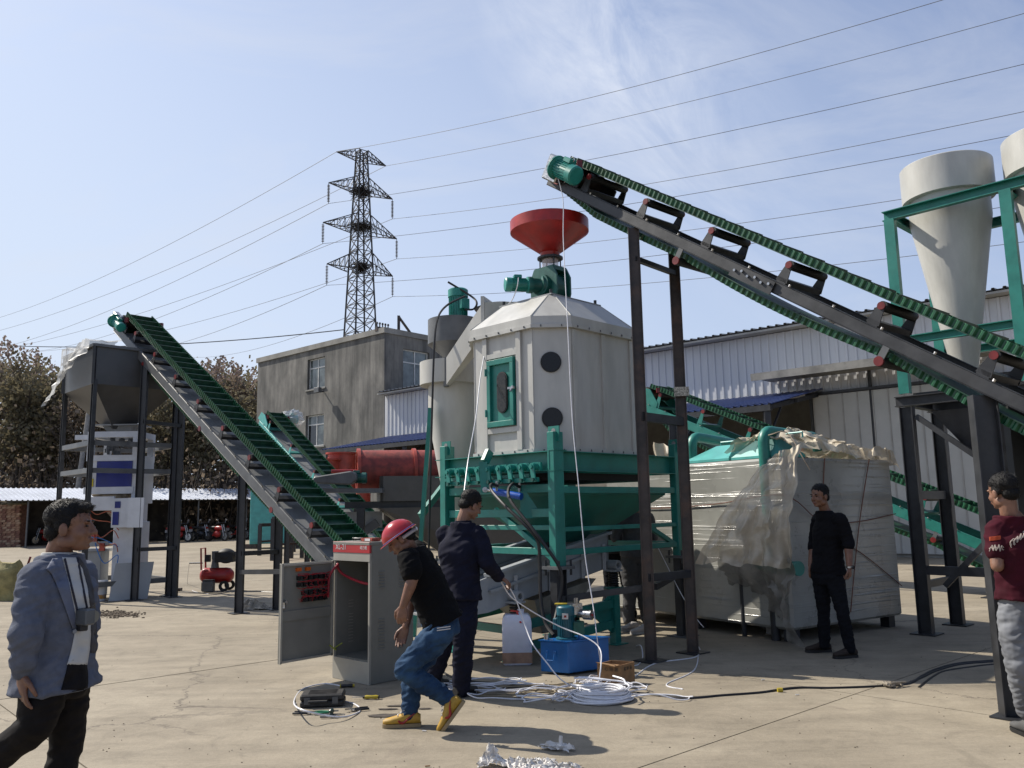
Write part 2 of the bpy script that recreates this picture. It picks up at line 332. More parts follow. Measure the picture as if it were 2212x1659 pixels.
# ================================================================ GREY CEMENT BUILDING + WAREHOUSE (share one wall plane)
CB=Vector((-5.97,38.5,0)); WL=Vector((-.745,.667,0)); WR=-WL; DP=Vector((.667,.745,0))   # WL runs left/back, DP runs into the building
angW=math.atan2(WR.y,WR.x)
cem=mat('rough_grey_cement_render',(.27,.26,.24),.9,col2=(.13,.128,.12),scale=1.0,bump=.6,bscale=3,space='POS',stretch=(1,1,.55),dirt=.75,dcol=(.10,.10,.098))
_nt=cem.node_tree; _b=_nt.nodes['Principled BSDF']; _s=_b.inputs['Base Color'].links[0].from_socket
_m=N(_nt,'ShaderNodeMapping'); _m.inputs['Scale'].default_value=(2.2,2.2,.16); _nt.links.new(N(_nt,'ShaderNodeNewGeometry').outputs['Position'],_m.inputs[0]); _n=N(_nt,'ShaderNodeTexNoise'); _n.inputs['Scale'].default_value=1.4; _n.inputs['Detail'].default_value=8; _n.inputs['Roughness'].default_value=.7; _nt.links.new(_m.outputs[0],_n.inputs['Vector'])
_r=N(_nt,'ShaderNodeValToRGB'); _r.color_ramp.elements[0].position=.36; _r.color_ramp.elements[1].position=.60; _r.color_ramp.elements[0].color=(.55,.55,.56,1); _r.color_ramp.elements[1].color=(1.12,1.11,1.08,1); _nt.links.new(_n.outputs['Fac'],_r.inputs[0])
_x=N(_nt,'ShaderNodeMix',data_type='RGBA',blend_type='MULTIPLY'); _x.inputs['Factor'].default_value=.85; _nt.links.new(_s,_x.inputs['A']); _nt.links.new(_r.outputs[0],_x.inputs['B']); _nt.links.new(_x.outputs['Result'],_b.inputs['Base Color'])
cemd=mat('cement_coping',(.33,.32,.29),.9,var=.15,scale=1.,space='POS')
wframe=mat('white_window_frame',(.70,.70,.68),.4)
glassl=mat('grey_window_glass',(.16,.19,.19),.12,var=.35,scale=1.2,spec=.8)
gb=thing('cement_building',CB,'grey cement rendered three storey building behind the conveyors under the pylon','building')
LN=11.0; HB=9.85
wins=[('L',4.70,6.22,7.80,9.38),('L',4.72,6.30,4.85,6.45)]
def wallwith(b,o,ax,length,h,holes,t,nrm):
    """wall from o along ax with rectangular holes (s0,s1,z0,z1); thickness t inwards along nrm"""
    xs=sorted({0,length,*[q for w_ in holes for q in w_[:2]]}); zs=sorted({0,h,*[q for w_ in holes for q in w_[2:]]})
    for i in range(len(xs)-1):
        for j in range(len(zs)-1):
            cx,cz=(xs[i]+xs[i+1])/2,(zs[j]+zs[j+1])/2
            if any(a<cx<b_ and c<cz<d for a,b_,c,d in holes): continue
            b.obox(o+ax*xs[i]+UZ*zs[j],ax*(xs[i+1]-xs[i]),nrm*t,UZ*(zs[j+1]-zs[j]))
b=MB(); wallwith(b,CB,WL,LN,HB,[(a[1],a[2],a[3],a[4]) for a in wins],.3,DP); b.build('wall',cem,gb)
b=MB(); wallwith(b,CB+WL*.3,DP,9,HB,[(1.15,2.85,7.2,9.25)],.3,WL); b.v=[v-WL*.3+Vector((0,0,0)) for v in b.v]
b=MB(); wallwith(b,CB+DP*.301,DP,8.7,HB,[(.85,2.55,7.2,9.25)],.3,WL); b.build('wall',cem,gb)
b=MB(); b.obox(CB+WL*(LN-.3)+DP*.301,DP*8.7,WL*.3,UZ*HB); b.obox(CB+DP*9.002,WL*LN,DP*.3,UZ*HB); b.build('wall',cem,gb)
b=MB(); b.obox(CB+WR*.08-DP*.08+UZ*(HB+.001),WL*(LN+.16),DP*.45,UZ*.26); b.obox(CB+WR*.08+DP*.371+UZ*(HB+.001),DP*8.9,WL*.4,UZ*.26); b.build('coping',cemd,gb)
b=MB(); b.obox(CB+WL*.31+DP*.31+UZ*(HB-.6),WL*(LN-.62),DP*8.6,UZ*.2); b.build('roof',cemd,gb)
def window(root,o,ax,nrm,w_,h,inset=.14,trans=.68,open_=False):
    """four pane window with a high transom; o = lower corner"""
    f=MB(); t=.06; o=o+nrm*inset
    for a,b_ in (((0,0),(w_,t)),((0,h-t),(w_,h)),((0,t),(t,h-t)),((w_-t,t),(w_,h-t)),((t,h*trans),(w_-t,h*trans+t)),((w_/2-t/2,t),(w_/2+t/2,h*trans)),((w_/2-t/2,h*trans+t),(w_/2+t/2,h-t))):
        f.obox(o+ax*a[0]+UZ*a[1],ax*(b_[0]-a[0]),nrm*.06,UZ*(b_[1]-a[1]))
    fr=f.build('window',wframe,root)
    for i,(x0,x1,z0,z1) in enumerate([(t,w_/2-t/2,t,h*trans),(w_/2+t/2,w_-t,t,h*trans),(t,w_/2-t/2,h*trans+t,h-t),(w_/2+t/2,w_-t,h*trans+t,h-t)]):
        p=MB(); p.obox(o+ax*x0+UZ*z0+nrm*.025,ax*(x1-x0),nrm*.01,UZ*(z1-z0)); p.build('pane',glassd if (open_ and i==1) else glassl,fr)
window(gb,CB+WL*4.70+UZ*7.80,WL,DP,1.52,1.58); window(gb,CB+WL*4.72+UZ*4.85,WL,DP,1.58,1.6,open_=True)
window(gb,CB+DP*1.151+UZ*7.2,DP,WL,1.70,2.05)
b=MB(); b.obox(CB+WL*4.6+UZ*7.72-DP*.05,WL*1.75,DP*.05,UZ*.07); b.build('sill',cemd,gb)
b=MB(); b.obox(CB+WL*4.6+UZ*4.77-DP*.05,WL*1.8,DP*.05,UZ*.07); b.build('sill',cemd,gb)
# lamp under the upper window
fl=thing('flood_lamp',CB+WL*4.75+UZ*7.55-DP*.02,'small square flood lamp on the cement wall below the upper window','lamp')
b=MB(); b.bar(orgof(fl),orgof(fl)-DP*.28+UZ*.02,.05,.05); b.build('arm',dsteel,fl); b=MB(); b.box(orgof(fl)-DP*.36+UZ*.05,.42,.2,.26,angW); b.build('housing',gsteel,fl,bev=.01)
# rusty roof steel
rs=thing('rusty_bracket',CB+WL*.15+DP*1.0+UZ*(HB+.26),'rusty triangular steel bracket standing on the cement building roof corner','bracket')
o=orgof(rs); b=MB(); b.bar(o,o+UZ*.75,.16,.12); b.bar(o+UZ*.7,o+DP*.75,.1,.08); b.bar(o,o+DP*1.0+UZ*.02,.1,.06); b.build('steel_frame',rsteel,rs)
cl=thing('insulator_rack',CB+WL*.5+DP*.2+UZ*(HB+.26),'small rusty rack of wire clamps on the building roof corner','rack')
o=orgof(cl); b=MB(); b.bar(o-DP*.3,o+DP*.5,.2,.2); b.build('rack_beam',rsteel,cl)
for k in range(5):
    b=MB(); p=o+DP*(-.25+.17*k)+UZ*.1; b.cyl(p,p+UZ*.16,.03); b.cyl(p+UZ*.16,p+UZ*.24,.06,.04); b.build('clamp',dsteel,cl)
# warehouse
wsheet=mat('white_corrugated_steel',(.66,.67,.69),.5,var=.06,scale=.8,space='POS',stretch=(1,1,.2),dirt=.4,dcol=(.42,.41,.38))
trim=mat('pale_grey_trim',(.42,.41,.38),.55,var=.1,scale=2)
blues=mat('blue_roof_sheet',(.045,.075,.21),.45,var=.12,scale=1,space='POS')
wh=thing('warehouse',CB+WR*.05,'long white corrugated steel warehouse behind the machines on the right','building')
WHH=6.85; sw=.81; me=sheet_mesh('wall_sheet',wsheet,sw,WHH-.32)
W0=CB+WR*.05
meS=sheet_mesh('wall_sheet',wsheet,sw,WHH-4.72)
for i in range(48):
    if i<25: inst('wall_sheet',meS,wh,W0+WR*sw*i+UZ*4.7,angW)
    else: inst('wall_sheet',me,wh,W0+WR*sw*i+UZ*.3,angW)
b=MB(); b.obox(W0+DP*.03+WR*20.25,WR*18.7,DP*.25,UZ*(WHH-.05)); b.obox(W0+DP*.03+UZ*4.68,WR*20.2,DP*.25,UZ*(WHH-4.75)); b.build('wall_core',trim,wh)
b=MB(); b.obox(W0+DP*13.5,WR*39,DP*.25,UZ*(WHH-.05)); b.obox(W0+DP*.3+WR*20.25,DP*13,WR*.2,UZ*(WHH-.05)); b.build('inner_wall',trim,wh)
b=MB(); b.obox(W0-DP*.06+WR*20.25,WR*18.7,DP*.08,UZ*.3); b.build('plinth',cemd,wh)
for k in range(5):
    b=MB(); q=W0+WR*(.3+4.95*k)+DP*.3; b.bar(q,q+UZ*4.68,.25,.25); b.build('column',dsteel,wh)
b=MB(); b.obox(W0-DP*.46+UZ*WHH,WR*39,DP*14,UZ*.06)
rf=b.build('roof',trim,wh)
me2=sheet_mesh('roof_sheet',trim,sw,14,rib=.05); me2.transform(Matrix.Rotation(R(-84),4,'X'))
for i in range(48): inst('roof_sheet',me2,rf,W0+WR*sw*i-DP*.5+UZ*(WHH+.10),angW)
b=MB(); b.tube([W0+WR*21.9-DP*.1,W0+WR*21.9-DP*.1+UZ*5.6],.05,6); b.build('downpipe',dsteel,wh)
# door canopy and sliding door
A0=(CB.x,CB.y); cL=V(1668,818,A0,WR); s0=(cL-CB).dot(WR)
b=MB(); b.obox(CB+WR*(s0)-DP*1.5+UZ*5.28,WR*6.5,DP*1.42,UZ*.10)
b.obox(CB+WR*(s0+.02)-DP*1.52+UZ*5.17,WR*6.5,DP*.03,UZ*.22); cn=b.build('door_canopy',mat('weathered_canopy',(.27,.26,.235),.6,var=.2,scale=2,space='POS'),wh)
b=MB(); b.obox(CB+WR*(s0+1.3)-DP*.13+UZ*.1,WR*5.2,DP*.05,UZ*4.6); dr=b.build('sliding_door',mat('door_sheet',(.55,.55,.52),.5,var=.06,scale=1,space='POS'),wh)
b=MB(); b.obox(CB+WR*(s0+1.1)-DP*.2+UZ*4.72,WR*6.2,DP*.1,UZ*.08)
b.build('door_rail',dsteel,wh)
for i in range(12):
    b=MB(); b.obox(CB+WR*(s0+1.3+.43*i)-DP*.15+UZ*.1,WR*.035,DP*.02,UZ*4.6); b.build('rib',trim,dr)
# red paper slogan strip
sg=thing('red_notice',CB+WR*((V(2000,1070,A0,WR)-CB).dot(WR))-DP*.05+UZ*1.62,'red paper strip with four dark characters pasted on the warehouse wall','sign')
o=orgof(sg); redpap=mat('red_paper',(.62,.02,.06),.7,var=.1,scale=20); ink=mat('dark_red_ink',(.12,.004,.01),.8)
b=MB(); b.obox(o+UZ*-.02,WR*.46,DP*.004,UZ*.19); b.build('paper',redpap,sg)
text('lettering','合顺合意',.105,o+WR*.23+UZ*.07-DP*.004,WR,UZ,ink,sg)
b=MB(); b.obox(o+UZ*-.09+WR*.1-DP*-.002,WR*.3,DP*.002,UZ*.07); b.obox(o+UZ*-.12-WR*.08-DP*-.002,WR*.07,DP*.002,UZ*.42); b.build('old_paste',mat('old_paper_paste',(.42,.36,.3),.9),sg)
# lean-to with blue roof on the warehouse wall
E1=Vector((6.87,22,0)); E0=E1+WL*20.6
lt=thing('lean_to_shed',E1,'open lean-to shed with a blue corrugated roof along the warehouse wall','shed')
dep=3.65; run=Vector((DP.x*dep,DP.y*dep,.75)); slant=run.length
me=sheet_mesh('roof_sheet',blues,.81,slant,pitch=.2025,rib=.03,rw=.05)
rotm=Matrix.Rotation(angW,4,'Z')@Matrix.Rotation(-(math.pi/2-math.asin(.75/slant)),4,'X')
for i in range(25):
    p=E1+WL*(.81*(i+1))+UZ*4.15; inst('roof_sheet',me,lt,p,rot=rotm.to_euler())
b=MB(); b.bar(E1+UZ*4.05,E0+UZ*4.05,.12,.16); b.bar(E1+DP*1.8+UZ*4.4,E0+DP*1.8+UZ*4.4,.1,.12); b.build('purlin',dsteel,lt)
for i in range(5):
    q=E1+WL*(.15+4.9*i)+DP*.05; b=MB(); b.bar(q,q+UZ*3.97,.16,.16); b.build('post',dsteel,lt)
    b=MB(); b.bar(q+UZ*4.06,q+DP*3.5+UZ*4.72,.08,.12); b.bar(q+UZ*3.2,q+DP*.9+UZ*4.15,.05,.05); b.build('rafter',dsteel,lt)
# ================================================================ PARKING SHED, left background
SA=Vector((-25.4,43.5,0)); SD=Vector((.74,.68,0)).normalized(); SN=Vector((-.68,.74,0)).normalized()
ps=thing('parking_shed',SA,'long open motorcycle parking shed with a pale corrugated roof','shed')
palr=mat('pale_blue_white_roof_sheet',(.62,.66,.74),.45,var=.07,scale=.5,space='POS')
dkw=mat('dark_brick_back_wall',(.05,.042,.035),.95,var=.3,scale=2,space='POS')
sl_=Vector((SN.x*4.0,SN.y*4.0,.75)); me=sheet_mesh('roof_sheet',palr,1.0,sl_.length,pitch=.25,rib=.04,rw=.06)
me.flip_normals()
aS=math.atan2(SD.y,SD.x); rotm=Matrix.Rotation(aS,4,'Z')@Matrix.Rotation(-(math.pi/2-math.asin(.75/sl_.length)),4,'X')
for i in range(-1,17): inst('roof_sheet',me,ps,SA+SD*i+UZ*2.42,rot=rotm.to_euler())
for i in range(6):
    q=SA+SD*(.3+3.0*i)+SN*.3; b=MB(); b.bar(q,q+UZ*2.38,.07,.07); b.build('post',gsteel,ps)
b=MB(); b.bar(SA-SD*.8+SN*.3+UZ*2.42,SA+SD*16.5+SN*.3+UZ*2.42,.08,.08); b.build('beam',gsteel,ps)
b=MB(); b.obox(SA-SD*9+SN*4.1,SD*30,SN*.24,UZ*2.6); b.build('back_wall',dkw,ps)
# motorcycles
def motorcycle(loc,rz,label,red):
    t=thing('motorcycle',(0,0,0),label,'motorcycle','motorcycles parked under the pale shed roof')
    dk=mat('dark_motorcycle_plastic',(.02,.02,.024),.3); wht=mat('number_plate_white',(.75,.75,.78),.5)
    for x,n_ in ((-.62,'wheel'),(.62,'wheel')):
        b=MB(); b.lathe((x,0,.29),[(.21,-.045),(.28,-.045),(.29,0),(.28,.045),(.21,.045),(.21,-.045)],18,(0,1,0)); wo=b.build('wheel',blk,t,True)
        b=MB(); b.lathe((x,0,.29),[(.0,-.02),(.2,-.015),(.2,.015),(0,.02)],8,(0,1,0)); b.build('rim',chrome,wo)
    b=MB(); b.ell((.1,0,.74),(.34,.13,.14)); b.ell((0,0,.42),(.26,.15,.2)); b.bar((-.55,0,.3),(.1,0,.4),.08,.08); b.build('body',redp if red else dk,t,True)
    b=MB(); b.ell((-.35,0,.80),(.4,.13,.07)); b.build('seat',blk,t,True)
    b=MB(); b.cyl((.62,.07,.3),(.42,.07,.95),.025); b.cyl((.62,-.07,.3),(.42,-.07,.95),.025); b.build('fork',chrome,t)
    b=MB(); b.tube([(.3,-.36,1.03),(.42,-.2,1.05),(.42,.2,1.05),(.3,.36,1.03)],.02,6); b.build('handlebar',dk,t)
    for s in (-1,1):
        b=MB(); b.tube([(.36,s*.25,1.03),(.36,s*.3,1.2)],.01,5); b.ell((.36,s*.33,1.22),(.02,.07,.045)); b.build('mirror',chrome,t)
    b=MB(); b.box((-.78,0,.78),.08,.2,.1); b.build('tail_light',redp,t); b=MB(); b.box((-.83,0,.62),.02,.24,.16); b.build('number_plate',wht,t)
    t.location=loc; t.rotation_euler=(0,0,rz); return t
ml=['dark motorcycle with a red panel beside the shed post left of the packing frame','dark motorcycle with a low seat standing under the shed behind the hopper frame','motorcycle with a bright plate, first right of the hopper frame posts','dusty black motorcycle between two red-tailed ones in the shed','red-tailed motorcycle fourth from the right end of the parking shed','motorcycle with a white plate nearest the green tank at the shed end']
for k,(x,y) in enumerate([(112,1178),(205,1174),(405,1172),(452,1170),(489,1170),(535,1166)]):
    g=G(x,y); motorcycle(g+SN*1.3,aS+R(-60+random.uniform(-12,12))-R(0) if k else aS+R(200),ml[k],k in(0,2,4,5))
# brick stack
bs=thing('brick_stack',G(44,1181),'tall stack of loose red brown bricks beside the parking shed','brick stack')
brk=mat('fired_brick',(.42,.24,.15),.9,var=.3,scale=9,bump=.2,dirt=.2,dcol=(.3,.25,.2)); brk2=mat('dark_fired_brick',(.27,.13,.09),.9,var=.25,scale=9); brk3=mat('pale_fired_brick',(.50,.33,.22),.9,var=.25,scale=9)
bms=[MB().box((0,0,0),.235,.115,.112).mesh('brick',m_) for m_ in (brk,brk2,brk3)]
o0=orgof(bs)
for r_ in range(19):
    for c_ in range(8):
        hd=(r_+c_)%3==0
        x=-.12-.245*c_-(.06 if r_%2 else 0); p=o0+Vector((x+random.uniform(-.02,.02)-.006*r_,random.uniform(-.02,.02),.058+.120*r_))
        inst('brick',random.choice(bms),bs,p,random.uniform(-.06,.06))
b=MB(); b.box(o0+Vector((-1.1,.55,1.15)),1.7,.9,2.28); b.build('stack_core',brk2,bs)
b=MB(); 
for k in range(6): b.ell(o0+Vector((-.3-.35*k,.3,2.3)),(.3,.5,.1+.05*(k%2)))
b.build('sack_cover',mat('jute_cover',(.2,.17,.11),.95,bump=.4),bs,True)
# leaning pale pole behind the packing frame
pc=thing('concrete_pole',G(160,1170),'leaning pale concrete pole behind the hopper frame','pole')
b=MB(); b.cyl(P(160,1065,52)-UZ*2.4,P(192,885,52),.17,.13,12); b.build('pole_shaft',mat('pale_concrete',(.36,.35,.33),.85),pc,True)
# ================================================================ TREES
bark=mat('tree_bark',(.11,.088,.07),.95,var=.3,scale=3)
def leafmat(name,c1,c2):
    m=mat(name,c1,.8,var=.3,scale=.55,col2=c2,spec=.2); nt=m.node_tree; b=nt.nodes['Principled BSDF']; o=nt.nodes['Material Output']
    tr=N(nt,'ShaderNodeBsdfTranslucent'); mx=N(nt,'ShaderNodeMixShader'); mx.inputs[0].default_value=.32; src=b.inputs['Base Color'].links[0].from_socket
    nt.links.new(src,tr.inputs['Color']); nt.links.new(b.outputs[0],mx.inputs[1]); nt.links.new(tr.outputs[0],mx.inputs[2]); nt.links.new(mx.outputs[0],o.inputs['Surface']); return m
lf=[leafmat('olive_foliage',(.27,.235,.145),(.12,.105,.065)),leafmat('brown_foliage',(.33,.26,.19),(.15,.115,.085)),leafmat('pinkish_blossom_clusters',(.38,.30,.26),(.22,.165,.14))]
def tree_mesh(seed,h,kind):
    rn=random.Random(seed); tr=MB(); tips=[]
    def limb(p,d,ln,r,dep):
        pts=[p]; q=p.copy(); dd=d.copy()
        for i in range(4):
            dd=(dd+Vector((rn.uniform(-1,1),rn.uniform(-1,1),rn.uniform(-.3,.6)))*.13).normalized(); q=q+dd*ln/4; pts.append(q)
            if dep>0: tips.append((q.copy(),dep))
        tr.tube(pts,[r*(1-.16*i) for i in range(5)],5 if dep else 7,False)
        if dep<3:
            for k in range(rn.choice((3,4)) if dep else 6):
                a=rn.uniform(0,6.28); j=rn.choice((2,3,4)); up=rn.uniform(.25,1.0)
                limb(pts[j],(dd*.6+Vector((math.cos(a),math.sin(a),up))*.75).normalized(),ln*rn.uniform(.45,.68),r*.5,dep+1)
    limb(Vector((0,0,0)),Vector((rn.uniform(-.06,.06),rn.uniform(-.06,.06),1)),h*.42,h*.014,0)
    lv=MB(); bl=MB()
    for q,dep in tips:
        n_=rn.randint(3,6) if dep<3 else rn.randint(5,10); hi=q.z>h*.74
        for k in range(n_):
            c=q+Vector((rn.gauss(0,.42),rn.gauss(0,.42),rn.gauss(0,.34))); s=rn.uniform(.07,.17)
            a=Vector((rn.uniform(-1,1),rn.uniform(-1,1),rn.uniform(-1,1))).normalized(); b_=a.orthogonal().normalized()
            tgt=bl if (hi and rn.random()<.4) else lv
            tgt.add([c-a*s,c+b_*s*.6,c+a*s,c-b_*s*.6],[(0,1,2,3)])
        if hi and rn.random()<.55:
            for k in range(9):   # upright blossom spikes
                c=q+Vector((rn.gauss(0,.09),rn.gauss(0,.09),k*.09)); s=.08; a=Vector((rn.uniform(-1,1),rn.uniform(-1,1),1)).normalized(); b_=a.orthogonal(); bl.add([c-a*s,c+b_*s,c+a*s,c-b_*s],[(0,1,2,3)])
    zm=max(v.z for v in lv.v)
    for m_ in (tr,lv,bl):
        for v in m_.v: v.z*=h/zm
    return tr.mesh('trunk',bark),lv.mesh('crown',lf[kind]),bl.mesh('blossom',lf[2])
TM=[tree_mesh(11+i,11.5,i%2) for i in range(5)]
tl=['bare-topped brown tree','leafy olive tree','tall thin brown tree','dense olive tree','blossoming tree']
ti=0
def addtree(px,Y,top,k,desc):
    global ti
    q=P(px,1150,Y); z=P(px,top,Y).z; s=z/11.5
    t=thing('tree',(q.x,Y,0),desc,'tree','trees behind the parking shed')
    rz=random.uniform(0,6.28); wd=s*random.uniform(1.0,1.2)
    for nm,me in zip(('trunk','crown','blossom'),TM[k]):
        if nm=='blossom': 
            o=inst('blossom',me,None,(0,0,0)); o.parent=t.children[1] if len(t.children)>1 else t
        else: o=inst(nm,me,None,(0,0,0)); o.parent=t
    t.rotation_euler=(0,0,rz); t.scale=(wd,wd,s)
pos=[(-60,62,765),(-8,60,742),(28,57,752),(62,64,770),(88,58,752),(122,61,775),(150,57,805),(196,62,830),(240,58,845),(292,60,850),(340,58,850),(385,62,835),(418,58,810),(450,61,790),(478,57,782),(505,63,770),(538,59,790),(566,66,800),(15,70,790),(105,72,800),(320,72,850),(430,72,830),(520,72,800),(-110,60,760),(600,72,810)]
wh_=['at the left edge of the picture','second from the left edge behind the brick stack','above the left end of the shed roof','just left of the grey hopper','rising left of the plastic-draped hopper','whose top reaches the hopper rim','behind the left hopper post','behind the leaning pole','behind the white packing scale','behind the hopper outlet','right of the hopper funnel','behind the long conveyor frame','under the upper part of the long conveyor','right of the long conveyor with blossoming twigs','with pinkish twigs above the long conveyor','tallest beside the cement building','nearest the cement building wall','half hidden by the cement building','in the second row at far left','in the second row over the shed end','in the second row behind the scale','in the second row behind the conveyor','in the second row near the building','beyond the left edge','in the second row behind the building']
for i,(px,Y,top) in enumerate(pos):
    addtree(px,Y,top,i%5,tl[i%5]+' '+wh_[i])
# undergrowth behind the shed
ub=MB(); rn=random.Random(5)
for k in range(16000):
    x=rn.uniform(-50,-10); y=rn.uniform(52,66); z=abs(rn.gauss(0,2.6))+.2; s=rn.uniform(.08,.22); c=Vector((x,y,z)); a=Vector((rn.uniform(-1,1),rn.uniform(-1,1),rn.uniform(-1,1))).normalized(); b_=a.orthogonal()
    ub.add([c-a*s,c+b_*s*.6,c+a*s,c-b_*s*.6],[(0,1,2,3)])
ub.build('undergrowth',lf[1],label='dark brown scrub and fallen branches under the trees behind the shed',cat='undergrowth',kind='stuff')
tw=MB()
for k in range(1500):
    p=Vector((rn.uniform(-46,-10),rn.uniform(52,64),0)); d=Vector((rn.uniform(-.35,.35),rn.uniform(-.3,.3),1)); tw.tube([p,p+d*rn.uniform(2,5.5)],[.035,.01],3,False)
tw.build('thicket',bark,label='thicket of thin bare stems between the tree trunks',cat='thicket',kind='stuff'); tw=MB()
for k in range(9000):
    x=rn.uniform(-60,-8); y=rn.uniform(68,80); z=rn.uniform(.3,8.5); s=rn.uniform(.2,.5); c=Vector((x,y,z)); a=Vector((rn.uniform(-1,1),rn.uniform(-1,1),rn.uniform(-1,1))).normalized(); b_=a.orthogonal()
    hz_=ub
    tw.add([c-a*s,c+b_*s*.6,c+a*s,c-b_*s*.6],[(0,1,2,3)])
tw.build('thicket',lf[1],label='deep shaded wood filling the gaps far behind the trees',cat='wood',kind='stuff')
# ================================================================ PYLON AND WIRES
py=thing('pylon',(P(778,715,75).x,75,0),'tall dark steel lattice electricity pylon behind the cement building','pylon')
o=orgof(py); lat=mat('pylon_steel',(.07,.065,.06),.6,var=.3,scale=.5,space='POS')
YW=R(40)
def rot(v): return Vector((v[0]*math.cos(YW)-v[1]*math.sin(YW),v[0]*math.sin(YW)+v[1]*math.cos(YW),v[2]))
def hw(z):  # half width of the shaft
    return max(.36,.37+(35.4-z)*.039)
zt=35.4
b=MB()
for sx in (-1,1):
    for sy in (-1,1): b.bar(o+rot((sx*hw(0),sy*hw(0),0)),o+rot((sx*hw(zt),sy*hw(zt),zt)),.13,.13)
b.build('corner_leg',lat,py)
b=MB(); z=0
while z<zt-.5:
    st=max(1.3,hw(z)*1.25); z2=min(z+st,zt)
    for k in range(4):
        c=[(-1,-1),(1,-1),(1,1),(-1,1)]; a1,a2=c[k],c[(k+1)%4]
        p=lambda s_,zz:o+rot((s_[0]*hw(zz),s_[1]*hw(zz),zz))
        b.bar(p(a1,z),p(a2,z2),.06,.06); b.bar(p(a2,z),p(a1,z2),.06,.06)
        b.bar(p(a1,z2),p(a2,z2),.06,.06)
    z=z2
b.build('lattice_bracing',lat,py)
arms=[]
def arm(z,ln,h,nm='cross_arm'):
    tips=[]
    for s in (-1,1):
        b=MB(); h0=hw(z); tip=o+rot((s*ln,0,z+.15)); tips.append(tip)
        for sy in (-1,1):
            lo=o+rot((s*h0,sy*h0,z)); up=o+rot((s*h0,sy*h0,z+h)); b.bar(lo,tip,.07,.07); b.bar(up,tip,.07,.07)
            for k in range(1,5):
                f=k/5; b.bar(lo.lerp(tip,f),up.lerp(tip,max(0,f-.2)),.045,.045); b.bar(lo.lerp(tip,f),up.lerp(tip,f),.045,.045)
        for k in range(5):
            f=k/5; l1=o+rot((s*h0,-h0,z)); l2=o+rot((s*h0,h0,z)); b.bar(l1.lerp(tip,f),l2.lerp(tip,f+.2),.045,.045)
        b.build(nm,lat,py)
    return tips
T=[arm(34.5,2.65,1.0,'earth_wire_arm'),arm(31.3,3.4,1.4),arm(27.4,3.9,1.6),arm(23.6,3.45,1.7)]
ins=mat('insulator_glass',(.05,.035,.03),.3)
for tp in T[1:]:
    for t_ in tp:
        b=MB(); b.cyl(t_,t_-UZ*2.0,.03,n=6)
        for k in range(12): b.lathe(t_-UZ*(.25+.14*k),[(.02,.06),(.14,0),(.02,-.02)],8)
        b.build('insulator_string',ins,py)
nst=mat('twig_nest',(.03,.022,.018),1.)
for k,(z_,rr) in enumerate([(31.3,1.0),(27.8,1.25),(23.9,.8)]):
    t=thing('bird_nest',o+UZ*z_,['dark twig nest in the top cross arm of the pylon','largest dark twig nest in the middle cross arm of the pylon','twig nest in the lowest cross arm of the pylon'][k],'nest')
    b=MB(); rn=random.Random(k)
    for q in range(260):
        c=orgof(t)+Vector((rn.gauss(0,rr*.42),rn.gauss(0,rr*.42),rn.gauss(.1,.22))); d=Vector((rn.uniform(-1,1),rn.uniform(-1,1),rn.uniform(-.5,.5))).normalized()*.38; b.bar(c-d,c+d,.03,.03)
    b.build('twigs',nst,t,kind='stuff')
def wireobj(a,b_,sag,label,r=.022,grp=None,nm='power_line',m=None):
    pts=[]; n=28
    for i in range(n+1):
        f=i/n; p=Vector(a).lerp(Vector(b_),f); p.z-=sag*4*f*(1-f); pts.append(p)
    mb=MB(); mb.tube(pts,r,4,False); return mb.build(nm,m or wire,None,label=label,cat='wire',group=grp)
ends=[T[0][0]]+[T[0][1]]+[T[1][0]-UZ*2,T[1][1]-UZ*2,T[2][0]-UZ*2,T[2][1]-UZ*2,T[3][0]-UZ*2,T[3][1]-UZ*2]
# right span: comes toward and past the camera's right;   left span: recedes
rt=[(1925,0),(2212,-4),(2212,105),(2212,207),(2212,253),(2212,352),(2212,405),(2212,487)]
lt_=[(0,672),(0,700),(0,738),(0,741),(100,742),(100,744),(240,752),(420,758)]
nmz=['topmost earth','second earth','upper left phase','upper right phase','middle left phase','middle right phase','lower left phase','lowest right phase']
# match tips to readings by height order; tips with T[k][0]/T[k][1] pick the screen-left first
def sx(p): 
    return p.x/p.y
for i,e in enumerate(ends):
    px,pyy=rt[i]; Yr=44.; q=P(px,pyy,Yr); q2=q+(q-e)*.35; wireobj(e,q2,1.2,nmz[i]+' wire running from the pylon to the upper right',.019,None)
    px,pyy=lt_[i]; q=P(px,pyy,150.); q2=q+(q-e)*.2; wireobj(e,q2,2.2,nmz[i]+' wire running from the pylon down to the far left',.024,None)
wireobj(P(-40,744,60),P(745,712,44),.5,'thin black service cable crossing low above the trees to the building roof',.03,None,'service_cable',blackc)
redcap=mat('dark_red_roller_cap',(.20,.012,.012),.4,var=.2)
